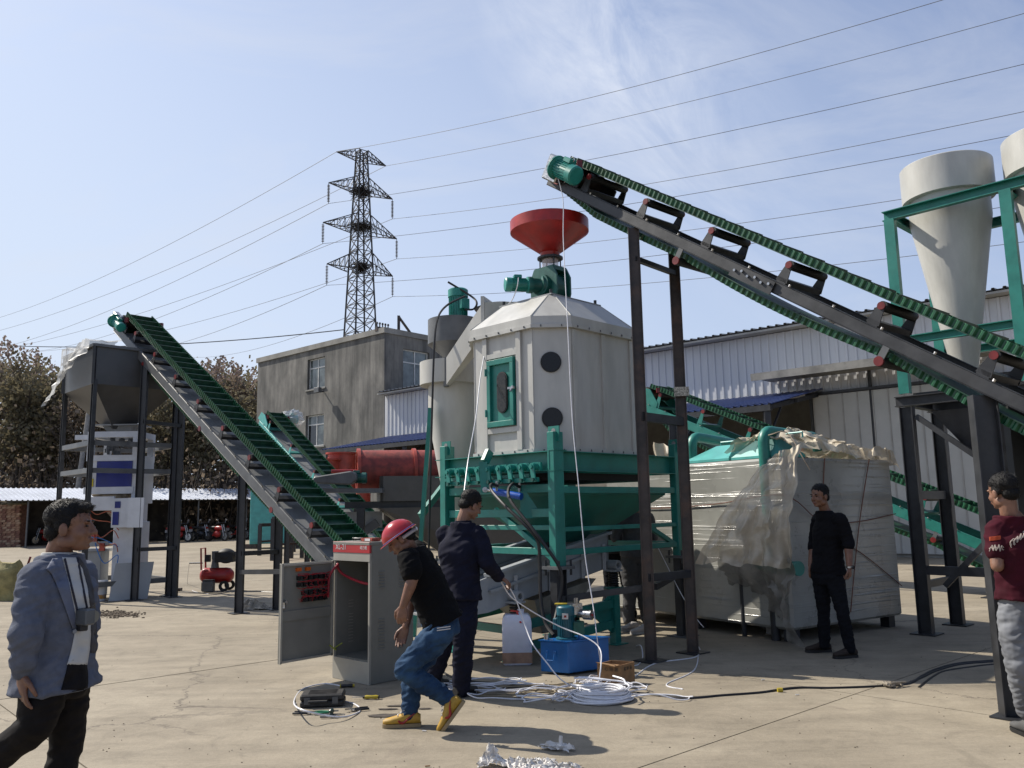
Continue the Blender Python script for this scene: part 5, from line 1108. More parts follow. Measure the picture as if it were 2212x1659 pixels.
for j in range(12):
    z=j/11; rr=.27*(1+.12*math.sin(z*3.1))*(1 if z<.75 else 1-.5*(z-.75)*3); ring=[]
    for i in range(20):
        t=6.283*i/20; p_=o_+Vector((math.cos(t)*rr*1.1,math.sin(t)*rr*.75,z*.70)); p_+=Vector((noise.noise(p_*4),noise.noise(p_*4+Vector((4,4,4))),0))*.06; 
        if z>.85: p_.z+=.045*math.sin(t*2+1)+.03*noise.noise(p_*9)
        ring.append(p_)
    rings.append(ring)
b.loft(rings,True); b.build('sack_body',mat('woven_sack_cloth',(.36,.31,.13),.8,bump=.5,bscale=60,var=.2),sk,True)
b=MB(); b.cyl(o_+Vector((.24,.1,.45)),o_+Vector((.34,.1,.78)),.02,n=8); b.build('umbrella_handle',redcap,sk)
# ================================================================ TROMMEL SCREEN (red drum)
tY=15.5
tm=thing('trommel_screen',Vector((P(775,1160,tY).x,tY,0)),'red drum screen in a dark grey hopper housing behind the hard hat man','trommel')
d_=Vector((.97,.24,0)).normalized(); n_=Vector((-.24,.97,0)).normalized()
c0=P(774,1018,15.9); 
m=MB(); m.lathe(c0,[(.40,0),(.40,4.2)],40,d_); m.build('drum_mesh',mat('red_drum_sheet',(.30,.045,.03),.6,var=.25,scale=7,dirt=.3,dcol=(.2,.05,.03)),tm,True)
for s in (0,1.05,2.1,3.2):
    m=MB(); m.lathe(c0+d_*s,[(.385,-.03),(.435,-.03),(.435,.03),(.385,.03),(.385,-.03)],40,d_); m.build('drum_hoop',redo,tm,True)
for k in range(6):
    a_=math.pi*k/6; e_=UZ*math.sin(a_)+n_*math.cos(a_); m=MB(); m.bar(c0-e_*.39,c0+e_*.39,.02,.02); m.build('spoke',redo,tm)
m=MB(); m.cyl(c0-d_*.5,c0+d_*.2,.035,n=12); m.build('shaft',redp,tm)
tz=c0.z-.16
m=MB(); A0_=P(818,1040,tY)
hx0=P(822,1040,15.4); L1=3.6
m.obox(Vector((hx0.x,hx0.y,tz-.42)),d_*L1,n_*.06,UZ*.46); m.obox(Vector((hx0.x,hx0.y,tz-.42)),n_*1.0,d_*.05,UZ*.46); m.obox(Vector((hx0.x,hx0.y,tz-.42))+n_*.95,d_*L1,n_*.05,UZ*.46); m.build('housing_wall',mat('olive_grey_housing',(.105,.10,.09),.5,var=.1,scale=3,dirt=.3,dcol=(.16,.14,.11)),tm)
m=MB(); m.bar(Vector((hx0.x-.65,hx0.y-.02,tz-.48)),Vector((hx0.x,hx0.y-.02,tz-.48))+d_*L1,.08,.12); m.build('base_beam',dsteel,tm)
m=MB(); m.frus([Vector((hx0.x+1.3,hx0.y+.35,.55)),Vector((hx0.x+1.3,hx0.y+.65,.55)),Vector((hx0.x+2.3,hx0.y+.8,.55)),Vector((hx0.x+2.3,hx0.y+.5,.55))],[Vector((hx0.x,hx0.y,tz-.54)),Vector((hx0.x,hx0.y,tz-.54))+n_*1.0,Vector((hx0.x,hx0.y,tz-.54))+n_*1.0+d_*L1,Vector((hx0.x,hx0.y,tz-.54))+d_*L1]); m.build('collecting_hopper',mat('brown_grey_sheet',(.11,.095,.075),.5,var=.1,scale=2,dirt=.3,dcol=(.2,.16,.11)),tm)
for s in (-.35,3.2):
    for n2 in (0,.95):
        q_=Vector((hx0.x,hx0.y,0))+d_*s+n_*n2; MB().bar(q_,q_+UZ*(tz-.54),.13,.13).build('post',dsteel,tm)
m=MB(); q_=P(775,1110,15.3); m.bar(Vector((hx0.x-.9,hx0.y+.3,tz-1.35)),Vector((hx0.x-.1,hx0.y+.3,tz-.8)),.06,.16); m.build('chute_brace',gsteel,tm)
m=MB(); m.obox(Vector((hx0.x-.75,hx0.y+.2,tz-.9)),d_*.75,n_*.5,UZ*.3); m.build('chute',lsteel,tm)
m=MB(); g0=P(700,1035,15.1); m.prism([g0+Vector((-.18,0,-.07)),g0+Vector((.48,0,-.11)),g0+Vector((.58,0,-.03)),g0+Vector((.58,0,.09)),g0+Vector((.48,0,.14)),g0+Vector((-.18,0,.05)),g0+Vector((-.22,0,-.01))],Vector((0,.16,0))); m.build('belt_guard',gsteel,tm,bev=.02)
motor(tm,P(752,1033,15.3),Vector((1,.1,0)),.10,.34,UZ,tealdk)
m=MB(); m.bar(P(680,1060,15.3),P(828,1060,15.3),.3,.08); m.build('motor_shelf',gsteel,tm)
for px,py,Y in ((702,992,27.0),(738,978,27.5),(772,986,28)):
    q_=P(px,py,Y); t=thing('red_drum',(q_.x,Y,0),{702:'lower dark red cylinder behind the teal conveyor',738:'middle dark red cylinder with a flanged top behind the trommel',772:'right dark red cylinder behind the trommel ring'}[px],'cylinder','red cylinders behind the trommel')
    m=MB(); m.cyl(Vector((q_.x,Y,.5)),Vector((q_.x,Y,q_.z-.05)),.45,n=24); m.build('shell',redo,t,True); m=MB(); m.cyl(Vector((q_.x,Y,q_.z-.05)),Vector((q_.x,Y,q_.z)),.52,n=24); m.build('flange',redo,t,True)
    m=MB(); m.cyl(Vector((q_.x,Y,0)),Vector((q_.x,Y,.5)),.10,n=10); m.build('stand_pipe',dsteel,t)
# teal tank and steel stands behind the left conveyor
tk=thing('teal_cabinet',G(575,1185),'large teal steel box machine standing far behind the left conveyor','machine')
o_=orgof(tk); m=MB(); m.obox(o_+Vector((-.75,0,.2)),Vector((2.3,.3,0)),Vector((-.2,1.4,0)),UZ*2.35); m.build('tank_body',teallt,tk,bev=.02)
m=MB(); m.obox(o_+Vector((-.7,-.02,.3)),Vector((2.2,.28,0)),Vector((0,-.03,0)),UZ*.05); m.obox(o_+Vector((-.7,-.02,2.4)),Vector((2.2,.28,0)),Vector((0,-.03,0)),UZ*.05); m.build('edge_rib',teallt,tk)
for dx in (-.7,1.4):
    m=MB(); m.box(o_+Vector((dx,.2,.1)),.5,.25,.2); m.build('skid',rsteel,tk)
for i,(x0,y0,x1,y1,zt_) in enumerate(((588,1211,652,1205,1.35),(560,1200,600,1196,1.1))):
    a_,b2=G(x0,y0),G(x1,y1); t=thing('steel_stand',a_,('dark steel trestle stand nearest the foot of the long conveyor','second dark steel trestle behind, partly hidden by the teal box')[i],'stand','dark steel trestles in the yard')
    for p_ in (a_,b2,a_+Vector((.3,1.2,0)),b2+Vector((.3,1.2,0))): MB().bar(p_,p_+UZ*zt_,.12,.12).build('stand_leg',dsteel,t)
    MB().bar(a_+UZ*zt_,b2+UZ*zt_,.12,.12).build('stand_rail',dsteel,t); MB().bar(a_+UZ*zt_+Vector((.3,1.2,0)),b2+UZ*zt_+Vector((.3,1.2,0)),.12,.12).build('stand_rail',rsteel,t)
    MB().bar(a_+UZ*.5,b2+UZ*.5,.07,.07).build('stand_rail',dsteel,t)
# ================================================================ AIR COMPRESSOR
ac2=thing('air_compressor',G(468,1276),'small red portable air compressor with a black motor cowl on the yard','compressor')
o_=orgof(ac2); m=MB(); m.lathe(o_+Vector((-.34,0,.30)),[(0,0),(.09,.02),(.15,.08),(.155,.12),(.155,.54),(.14,.60),(.08,.66),(0,.67)],28,(1,0,0)); m.build('tank',redp,ac2,True)
m=MB(); m.ell(o_+Vector((.17,0,.68)),(.20,.14,.15)); m.obox(o_+Vector((-.02,-.12,.56)),Vector((.36,0,0)),Vector((0,.24,0)),UZ*.2); m.build('motor_cowl',blk,ac2,True)
m=MB(); m.cyl(o_+Vector((-.05,0,.45)),o_+Vector((-.05,0,.66)),.08,.05,n=16); m.obox(o_+Vector((-.09,-.09,.62)),Vector((.1,0,0)),Vector((0,.18,0)),UZ*.16); m.build('pump_head',gsteel,ac2)
m=MB(); m.tube([o_+Vector((-.28,-.12,.42)),o_+Vector((-.30,-.12,.84)),o_+Vector((-.30,.12,.84)),o_+Vector((-.28,.12,.42))],.018,8); m.build('handle',redp,ac2,True)
m=MB(); m.box(o_+Vector((-.2,0,.64)),.10,.09,.14); m.build('pressure_switch',blk,ac2); m=MB(); m.cyl(o_+Vector((-.28,-.05,.55)),o_+Vector((-.55,-.05,.55)),.014,n=8); m.build('air_outlet',chrome,ac2)
for s in (-1,1):
    m=MB(); m.lathe(o_+Vector((.20,s*.17,.10)),[(.05,-.02),(.10,-.025),(.10,.025),(.05,.02),(.05,-.02)],20,(0,1,0)); m.build('wheel',blk,ac2,True)
m=MB(); m.box(o_+Vector((-.26,0,.09)),.03,.2,.17); m.build('front_foot',blk,ac2)
bx=thing('battery_box',G(450,1279),'small grey metal box in front of the red compressor','box'); m=MB(); m.box(orgof(bx)+UZ*.11,.21,.15,.2); m.build('box_case',gsteel,bx,bev=.008); m=MB(); m.box(orgof(bx)+UZ*.225,.2,.14,.03); m.build('box_lid',dsteel,bx)
MB().tube(spline([orgof(ac2)+Vector((-.55,-.05,.55)),G(405,1262),G(418,1277),G(450,1283)],8),.006,5).build('air_hose',rope,None,label='thin pale air hose curling left of the red compressor',cat='hose')
MB().tube(spline([G(355,1272),G(385,1277),G(420,1280),G(470,1283),G(515,1277),G(600,1280)],8),.012,5).build('power_cable',blackc,None,label='dark power cable on the ground past the compressor',cat='cable')
ns=thing('cable_plug_heap',G(378,1277),'dark plug board lying on the ground left of the compressor','plug'); m=MB(); m.box(orgof(ns)+UZ*.03,.25,.12,.06); m.build('plug_case',rsteel,ns)
# ================================================================ ELECTRICAL CABINET
CA=Vector((-1.30,7.60,0)); el=Vector((-.72,.69,0)).normalized(); ed=Vector((.69,.72,0)).normalized(); EW,ED,EH=.56,.50,1.235
ce=thing('electrical_cabinet',CA,'grey beige electrical cabinet with a red top band and its door standing open','cabinet')
eq=lambda a,b_,z: CA+el*a+ed*b_+UZ*z
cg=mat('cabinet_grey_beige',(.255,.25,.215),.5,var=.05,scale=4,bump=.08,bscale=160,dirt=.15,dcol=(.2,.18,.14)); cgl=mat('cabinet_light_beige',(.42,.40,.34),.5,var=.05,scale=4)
m=MB(); th=.018
m.obox(eq(0,0,0),el*EW,ed*.02,UZ*.19); m.build('plinth',cgl,ce)
m=MB(); m.obox(eq(0,.021,0),el*th,ed*(ED-.021),UZ*(EH-.03)); side=m.build('side_panel',cg,ce,bev=.003)
m=MB(); m.obox(eq(EW-th,.021,0),el*th,ed*(ED-.021),UZ*(EH-.03)); m.build('side_panel',cg,ce)
cdk=mat('cabinet_inner_painted_shade',(.09,.088,.078),.6,var=.1); m=MB(); m.obox(eq(th,ED-th,0),el*(EW-2*th),ed*th,UZ*(EH-.03)); m.build('back_panel',cdk,ce)  # shade inside the cabinet put into the back and mounting plate colour
m=MB(); m.obox(eq(th,.021,.19),el*(EW-2*th),ed*(ED-.04),UZ*.01); m.build('floor_panel',cg,ce)
m=MB(); m.obox(eq(-.005,-.01,EH-.032),el*(EW+.01),ed*(ED+.02),UZ*.03); m.build('roof_panel',cg,ce,bev=.004)
m=MB(); m.obox(eq(-.004,-.008,EH-.10),el*(EW+.008),ed*.02,UZ*.098); hd=m.build('red_header',mat('header_red',(.50,.02,.025),.4,var=.05),ce)
m=MB(); m.obox(eq(-.002,-.004,EH-.175),el*(EW+.004),ed*.02,UZ*.073); m.build('beige_header',cgl,ce)
wt=mat('white_print',(.8,.78,.76),.6)
text('model_lettering','XL-21',.068,eq(EW-.125,-.0095,EH-.052),-el,UZ,wt,ce); text('small_lettering','动力柜',.036,eq(.085,-.0095,EH-.055),-el,UZ,wt,ce)
m=MB(); m.obox(eq(0,.0,.19),el*.022,ed*.02,UZ*(EH-.365)); m.build('door_jamb',cgl,ce); m=MB(); m.obox(eq(EW-.022,.0,.19),el*.022,ed*.02,UZ*(EH-.365)); m.build('door_jamb',cgl,ce)
# door
dd=Vector((-.65,-.76,0)).normalized(); dn=Vector((-.76,.65,0)).normalized()
DQ=lambda s,n,z: eq(EW,0,0)+dd*s+dn*n+UZ*z
m=MB(); m.obox(DQ(.01,0,.20),dd*.57,dn*.018,UZ*.86); dr_=m.build('door',cg,ce,bev=.003)
m=MB()
for z in (.205,1.035): m.obox(DQ(.015,-.02,z),dd*.56,dn*.02,UZ*.018)
for s in (.012,.562): m.obox(DQ(s,-.02,.20),dd*.018,dn*.02,UZ*.86)
m.build('door_lip',cgl,dr_)
m=MB(); m.obox(DQ(.03,-.012,.56),dd*.53,dn*.012,UZ*.085); m.build('door_stiffener',cg,dr_)
m=MB(); m.box(DQ(.545,-.015,.70),.02,.035,.05); m.cyl(DQ(.545,-.02,.73),DQ(.545,-.05,.73),.012,n=8); m.build('lock',chrome,dr_)
rn=random.Random(9); redw=mat('red_wires',(.42,.01,.02),.5); k=0
dkp=mat('black_switch_plastic',(.015,.015,.016),.4)
for r_,(n_c,z) in enumerate(((6,.925),(6,.865),(5,.79),(5,.73))):
    for c_ in range(n_c):
        s=.12+.055*c_+(.0 if r_<2 else .0); p_=DQ(s,-.02,z-.0+.01*c_*0); sw=MB(); sw.obox(DQ(s-.02,-.045,z-.018),dd*.04,dn*.045,UZ*.036); sw.cyl(DQ(s,-.045,z),DQ(s,-.055,z),.012,n=6); sw.build('push_button_body',dkp,dr_)
for z,s1 in ((.895,.44),(.835,.44),(.76,.39),(.955,.44)):
    w_=MB()
    for j in range(3): w_.tube(spline([DQ(.09,-.05-.004*j,z+.006*j)]+[DQ(.09+(s1-.09)*i/7,-.052-rn.random()*.012,z+rn.uniform(-.008,.008)) for i in range(1,8)],3),.0028,4,False)
    w_.build('red_wire_bundle',redw,dr_,kind='stuff')
w_=MB()
for j in range(40): s=rn.uniform(.10,.42); z=rn.choice((.91,.85,.775,.73))+rn.uniform(-.02,.03); w_.tube([DQ(s,-.05,z),DQ(s+rn.uniform(-.02,.02),-.075,z+.02),DQ(s+rn.uniform(-.03,.03),-.055,z+.035)],.0022,3,False)
w_.build('red_wire_tails',redw,dr_,kind='stuff')
for s in (.40,.30): MB().obox(DQ(s-.02,-.03,.985),dd*.045,dn*.03,UZ*.03).build('orange_relay',mat('orange_plastic',(.75,.14,.01),.4),dr_)
cp=[DQ(.10,-.05,.73),DQ(.09,-.05,.90),DQ(.06,-.06,.97),DQ(.0,-.06,1.02),eq(EW-.05,.0,1.01),eq(EW-.08,.05,.93),eq(.25,.10,.86),eq(.06,.16,.84)]
MB().tube(spline(cp,6),.012,8).build('wire_loom',mat('red_loom',(.40,.015,.03),.45),ce,True)
# interior
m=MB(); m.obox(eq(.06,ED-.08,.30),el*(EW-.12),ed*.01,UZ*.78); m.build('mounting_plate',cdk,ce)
m=MB(); m.obox(eq(.028,.06,.25),el*.01,ed*.14,UZ*.8); m.build('blue_trunking',mat('blue_busbar_cover',(.02,.08,.28),.5),ce)
m=MB(); m.box(eq(.12,.20,.53),.13,.12,.13,R(-44)); brk_=m.build('circuit_breaker',dkp,ce); m=MB(); m.obox(eq(.1,.11,.57),el*.05,ed*.01,UZ*.025); m.obox(eq(.06,.11,.455),el*.09,ed*.01,UZ*.015); m.build('breaker_label',mat('orange_plastic',(.75,.14,.01),.4),brk_)
m=MB(); 
for i in range(5): m.obox(eq(.10+.07*i,ED-.12,.82),el*.05,ed*.05,UZ*.09)
m.build('contactors',dkp,ce,kind='stuff')
rn=random.Random(6); m=MB()
for j in range(14): s_=rn.uniform(.06,.4); m.tube(spline([eq(s_,ED-.10,.84),eq(s_+rn.uniform(-.05,.05),ED-.16,.70+rn.uniform(-.05,.05)),eq(.12+rn.uniform(-.04,.04),.24,.60)],4),.003,4,False)
m.build('red_wire_bundle',redw,ce,kind='stuff')
m=MB(); m.tube(spline([DQ(.06,-.03,.30),DQ(.0,-.05,.25),eq(EW-.04,.0,.27),eq(EW-.08,.05,.31)],5),.006,5); m.build('earth_wire',mat('yellow_green_wire',(.35,.42,.03),.5),ce)
# louvres on the camera-side panel
for b_ in (.13,.36):
    for z0_,n_l in ((.83,6),(.30,10)):
        for i in range(n_l):
            m=MB(); z=z0_+.028*i-.05*(b_-.13); m.prism([eq(-.0005,b_-.035,z),eq(-.0005,b_+.035,z),eq(-.010,b_+.03,z-.006),eq(-.010,b_-.03,z-.006)],UZ*.004); m.build('louvre',cg,side)
for z0_,n_l in ((.30,10),(.62,3)):
    for i in range(n_l): m=MB(); z=z0_+.028*i; m.obox(eq(EW-th-.004,.16,z),el*.004,ed*.05,UZ*.006); m.build('louvre',cgl,ce)
for i in range(8): m=MB(); z=.30+.028*i; m.obox(eq(.12,ED-th-.004,z),el*.07,ed*-.003,UZ*.006); m.build('louvre',cgl,ce)
# things on the cabinet roof
sd=thing('screwdriver',eq(.42,.12,EH+.015),'black handled screwdriver lying on the cabinet top','screwdriver')
def screwdriver(t,p,d,c1,c2,hl=.10,sl=.1):
    d=Vector(d).normalized(); m=MB(); m.tube([p,p+d*hl*.2,p+d*hl*.5,p+d*hl*.8,p+d*hl],[.010,.016,.013,.016,.009],10); m.build('handle',c1,t,True)
    m=MB(); m.tube([p+d*-.002,p+d*.006],[.0165,.0165],10); m.tube([p+d*hl*.9,p+d*hl*1.02],[.014,.012],10); m.build('grip_ring',c2,t,True)
    if sl: m=MB(); m.cyl(p+d*hl,p+d*(hl+sl),.003,n=6); m.build('blade',chrome,t)
screwdriver(sd,eq(.42,.12,EH+.018),-el+ed*.3,dkp,dkp,.11,.16)
sb_=thing('sticker_strip',eq(.16,.12,EH),'red and white paper pack lying on the cabinet top','paper pack'); m=MB(); m.obox(eq(.08,.08,EH+.0),el*.17,ed*.10,UZ*.03); m.build('pack',mat('red_brown_packet',(.40,.07,.04),.6,var=.4,scale=30),sb_)
m=MB(); m.obox(eq(.10,.075,EH+.004),el*.08,ed*-.002,UZ*.022); m.build('pack_label',wt,sb_)
# ================================================================ HYDRAULIC POWER UNIT, JUG, CARTON
bu=mat('bright_blue_tank',(.006,.13,.42),.35,var=.12,scale=6,dirt=.2,dcol=(.03,.1,.2))
hu=thing('hydraulic_unit',G(1168,1455),'bright blue hydraulic oil tank with a blue green motor on top','hydraulic pump')
a0_=G(1170,1455); b0_=G(1226,1470); c0_=G(1302,1452); v1=(b0_-a0_); v2=(c0_-b0_)*1.0
v1=Vector((.25,-.13,0)); v2=Vector((.40,.24,0)); a0_=G(1168,1455)
hgt_=.29
m=MB(); m.obox(a0_+UZ*.02,v1,v2,UZ*(hgt_-.02)); tank=m.build('oil_tank',bu,hu,bev=.006)
m=MB(); m.obox(a0_-v1*.03-v2*.02+UZ*hgt_,v1*1.06,v2*1.04,UZ*.012); m.build('tank_lid',bu,hu)
hq_=a0_+v1*.42+Vector((-.01,-.012,.20)); m=MB(); hv=v1.normalized(); m.tube([hq_-hv*.04,hq_-hv*.035-UZ*.07+Vector((-.01,-.02,0)),hq_+hv*.035-UZ*.07+Vector((-.01,-.02,0)),hq_+hv*.04],.006,6); m.box(hq_-hv*.04,.02,.012,.02); m.box(hq_+hv*.04,.02,.012,.02); m.build('carry_handle',bu,tank)
mc=a0_+v1*.5+v2*.30+UZ*(hgt_+.012); mo=motor(hu,mc,UZ,.085,.30,-v1,mat('blue_green_motor',(.01,.12,.17),.4,dirt=.2,dcol=(.02,.06,.08)))
m=MB(); m.box(mc+Vector((-.01,-.087,.215)),.055,.012,.05,R(-5)); m.build('motor_sticker',wt,mo); m=MB(); m.box(mc+Vector((-.01,-.0935,.215)),.022,.002,.02,R(-5)); m.build('sticker_print',redp,mo)
m=MB(); m.box(mc+Vector((.10,.0,.10)),.12,.09,.12,R(30)); m.build('pump_block',tealdk,hu,bev=.006)
m=MB(); g_=mc+Vector((.17,-.02,.22)); m.cyl(g_,g_+Vector((.07,-.045,0)),.045,n=20); m.cyl(g_+Vector((-.06,.04,0)),g_,.03,n=14); gg=m.build('solenoid_gauge',chrome,hu,True); m=MB(); m.cyl(g_+Vector((.07,-.045,0)),g_+Vector((.075,-.048,0)),.012,n=10); m.build('gauge_centre',redp,gg)
m=MB(); m.box(mc+Vector((.10,.02,.27)),.10,.07,.10,R(20)); m.cyl(mc+Vector((.1,0,.32)),mc+Vector((.1,0,.37)),.02,n=8); m.build('valve_block',chrome,hu)
m=MB(); q_=a0_+v1*.12+v2*.08+UZ*(hgt_+.012); m.cyl(q_,q_+UZ*.05,.025,n=14); m.build('filler_cap',chrome,hu,True)
m=MB(); m.cyl(mc+Vector((.12,-.02,0)),mc+Vector((.12,-.02,.09)),.012,n=8); m.build('blue_valve',bu,hu)
pl=thing('pliers',mc+UZ*.31,'yellow handled pliers lying on top of the pump motor','pliers'); m=MB(); o_=mc+UZ*.318; m.tube([o_+Vector((-.10,0,0)),o_+Vector((-.03,-.015,0)),o_+Vector((.02,0,0))],.008,6); m.tube([o_+Vector((-.09,.03,0)),o_+Vector((-.03,.018,0)),o_+Vector((.02,0,0))],.008,6); m.build('grips',mat('yellow_grip',(.6,.45,.02),.4),pl); m=MB(); m.box(o_+Vector((.045,0,0)),.06,.025,.012); m.build('jaws',gsteel,pl)
jg=thing('plastic_jug',G(1118,1438)+Vector((0,.12,0)),'translucent white plastic jerrycan with an orange residue and a red strap','jerrycan')
o_=orgof(jg); jm=mat('milky_plastic',(.88,.88,.97),.35,var=.06,scale=5,sss=.2); rings=[]
for z,sx_,sy_ in ((0,.125,.10),(.02,.145,.115),(.40,.145,.115),(.45,.135,.105),(.475,.11,.085)):
    rings.append([o_+Vector((sx_*max(-.82,min(.82,1.25*math.cos(t)))/.82,sy_*max(-.82,min(.82,1.25*math.sin(t)))/.82,z)) for t in [2*math.pi*i/28 for i in range(28)]])
m=MB(); m.loft(rings); m.build('jug_body',jm,jg,True)
m=MB(); m.loft([[p_*1.0+Vector((0,0,0)) for p_ in [o_+(v-o_)*1.006 for v in rings[1]]],[o_+Vector(((v-o_).x*1.006,(v-o_).y*1.006,.12)) for v in rings[1]]],False); m.build('residue_band',mat('orange_residue',(.42,.24,.15),.5,var=.2,scale=8),jg,True)
m=MB(); m.cyl(o_+Vector((.04,0,.475)),o_+Vector((.04,0,.52)),.035,n=18); m.build('cap',jm,jg,True)
m=MB(); m.obox(o_+Vector((-.06,-.03,.50)),Vector((.11,.0,-.01)),Vector((0,.03,0)),UZ*.015); m.obox(o_+Vector((.03,-.118,.40)),Vector((.02,0,0)),Vector((-.04,.06,.11)),Vector((0,-.003,0))); m.build('red_strap',mat('red_tape',(.7,.05,.03),.4),jg)
cbm=mat('brown_cardboard',(.34,.19,.085),.8,var=.12,scale=12,bump=.1)
cb_=thing('cardboard_box',G(1335,1477),'small open brown cardboard box with black smudged print behind the cable coil','box')
o_=G(1342,1482); e1=Vector((-.19,.09,0)); e2=Vector((.14,.16,0)); hh=.17
m=MB(); m.obox(o_,e1,e2*.03,UZ*hh); m.obox(o_+e2*.97,e1,e2*.03,UZ*hh); m.obox(o_+e2*.031,e1*.03,e2*.938,UZ*hh); m.obox(o_+e1*.97+e2*.031,e1*.03,e2*.938,UZ*hh); m.obox(o_+e2*.031+e1*.031,e1*.938,e2*.938,UZ*.005); m.build('carton_walls',cbm,cb_)
m=MB(); m.prism([o_+e1*.02+UZ*(hh+.001),o_+e1*.98+UZ*(hh+.001),o_+e1*.9+UZ*(hh+.02)-e2*.25,o_+e1*.08+UZ*(hh-.005)-e2*.3],UZ*.003); m.build('carton_flap',cbm,cb_)
text('smudged_print','小 心 轻 放',.035,o_+e1*.5+UZ*.13-e2*.012,-e1,UZ,dkp,cb_)
text('smudged_print','易 碎 品',.035,o_+e2*.5+UZ*.13-e1*.012,e2,UZ,dkp,cb_)
# ================================================================ PEOPLE
def remeshed(mb,vox,name,m,smooth=2,wr=0.,wf=9.,seed=0,org=Vector((0,0,0)),shrink=0.):
    me=mb.mesh('tmp',None); o=bpy.data.objects.new('tmp',me); COL.objects.link(o)
    bm=bmesh.new(); bm.from_mesh(me); bmesh.ops.recalc_face_normals(bm,faces=bm.faces); bm.to_mesh(me); bm.free()
    r=o.modifiers.new('r','REMESH'); r.mode='VOXEL'; r.voxel_size=vox; r.use_smooth_shade=True
    if smooth: s=o.modifiers.new('s','SMOOTH'); s.factor=.5; s.iterations=smooth
    dg=bpy.context.evaluated_depsgraph_get(); dg.update(); me2=bpy.data.meshes.new_from_object(o.evaluated_get(dg)); bpy.data.objects.remove(o)
    me2.name=name; off=Vector((seed,seed*2.3,seed*1.1))
    if wr:
        ns=[v.normal.copy() for v in me2.vertices]
        for v,n in zip(me2.vertices,ns):
            p=v.co+off; a=noise.noise(Vector((p.x*wf,p.y*wf,p.z*wf*1.6+p.x*4))); b=1-abs(noise.noise(Vector((p.x*wf*.9+9,p.y*wf*.9,p.z*wf*2.2-p.x*wf))))*2
            v.co+=n*wr*(a*.9+b*.7)
    me2.transform(Matrix.Translation(-org)); me2.materials.clear(); me2.materials.append(m)
    me2.polygons.foreach_set('use_smooth',[True]*len(me2.polygons)); return me2
def put(name,me,parent,**k):
    o=bpy.data.objects.new(name,me); COL.objects.link(o); o.parent=parent; o['_org']=tuple(orgof(parent)); tag(o,**k); return o
def limb(b,pts,rs,n=14):
    """rounded tapering limb through joints with radii"""
    P_=[Vector(p) for p in pts]; sp=[];rr=[]
    for i in range(len(P_)-1):
        for j in range(4):
            t=j/4; sp.append(P_[i].lerp(P_[i+1],t)); rr.append(rs[i]*(1-t)+rs[i+1]*t)
    sp.append(P_[-1]); rr.append(rs[-1]); b.tube(sp,rr,n)
    for p,r in zip(P_,rs): b.ell(p,(r,r,r),None,12,8)
def ering(c,lat,fw,a,b_,n=22,e=.82):
    o=[]
    for i in range(n):
        t=2*math.pi*i/n; ct,st=math.cos(t),math.sin(t); o.append(c+lat*(a*math.copysign(abs(ct)**e,ct))+fw*(b_*math.copysign(abs(st)**e,st)))
    return o
def torso(b,pel,che,nek,sl,sr,hl,hr,fwd,g,bot=0.,flare=1.,belly=0.,sw=1.):
    """lofted trunk from the hips to the neck; g adds cloth thickness"""
    lat0=(hr-hl).normalized(); lat1=(sr-sl).normalized(); sh=(sl+sr)/2; swd=(sr-sl).length/2
    rings=[]; T=[(-.30*bot if bot else -.02,.165*flare,.125*flare),(.0,.165*(1+(flare-1)*.6),.125),(.22,.150,.108+belly),(.45,.148,.105+belly),(.68,.162,.118),(.82,max(.160,swd*sw*.90),.105),(.93,swd*sw*.76,.090),(1.01,swd*sw*.50,.075),(1.08,.078,.066)]
    ax=(sh-pel)
    for t,a,bb_ in T:
        c=pel+ax*t; 
        if .2<t<.9: c=c+(che-(pel+ax*.6))*math.sin(math.pi*(t-.0)/1.1)*.8
        if t>1: c=sh+(nek-sh)*.75
        lat=lat0.lerp(lat1,max(0,min(1,t))).normalized(); up=ax.normalized(); f=lat.cross(up).normalized(); f=f if f.dot(fwd)>0 else -f; lat=up.cross(f).normalized()
        rings.append(ering(c,lat,f,a+g,bb_+g))
    b.loft(rings)
def hand(b,w_,d,nrm,lat,curl=.6,s=1.,spread=1.,thumb=1):
    """palm and five bent fingers; d along the hand, nrm the palm side, lat towards the thumb"""
    d,nrm,lat=d.normalized(),nrm.normalized(),lat.normalized(); pm=[]
    for t,a,c in ((0,.024,.018),(.03,.034,.017),(.06,.040,.016),(.088,.039,.013)):
        pm.append(ering(w_+d*t*s,lat,nrm,a*s,c*s,12,.8))
    b.loft(pm)
    for k,(o_,l) in enumerate(((.030,.068),(.010,.078),(-.011,.072),(-.030,.056))):
        p=w_+d*.083*s+lat*o_*s; c1=curl*(1+.15*k); e=lat*o_*.25*spread
        d1=(d*math.cos(c1*.5)+nrm*math.sin(c1*.5)+e).normalized(); d2=(d*math.cos(c1*1.3)+nrm*math.sin(c1*1.3)+e).normalized(); d3=(d*math.cos(c1*1.9)+nrm*math.sin(c1*1.9)).normalized()
        q1=p+d1*l*.45*s; q2=q1+d2*l*.32*s; q3=q2+d3*l*.25*s
        limb(b,[p,q1,q2,q3],[.0098*s,.0092*s,.0085*s,.0072*s],8)
    if thumb:
        p=w_+d*.02*s+lat*.022*s; q1=p+(d*.62+lat*.7+nrm*.25).normalized()*.042*s; q2=q1+(d*.9+lat*.15+nrm*.4).normalized()*.032*s; q3=q2+(d*.9-lat*.1+nrm*.5).normalized()*.022*s
        limb(b,[p,q1,q2,q3],[.015*s,.0115*s,.010*s,.0085*s],8)
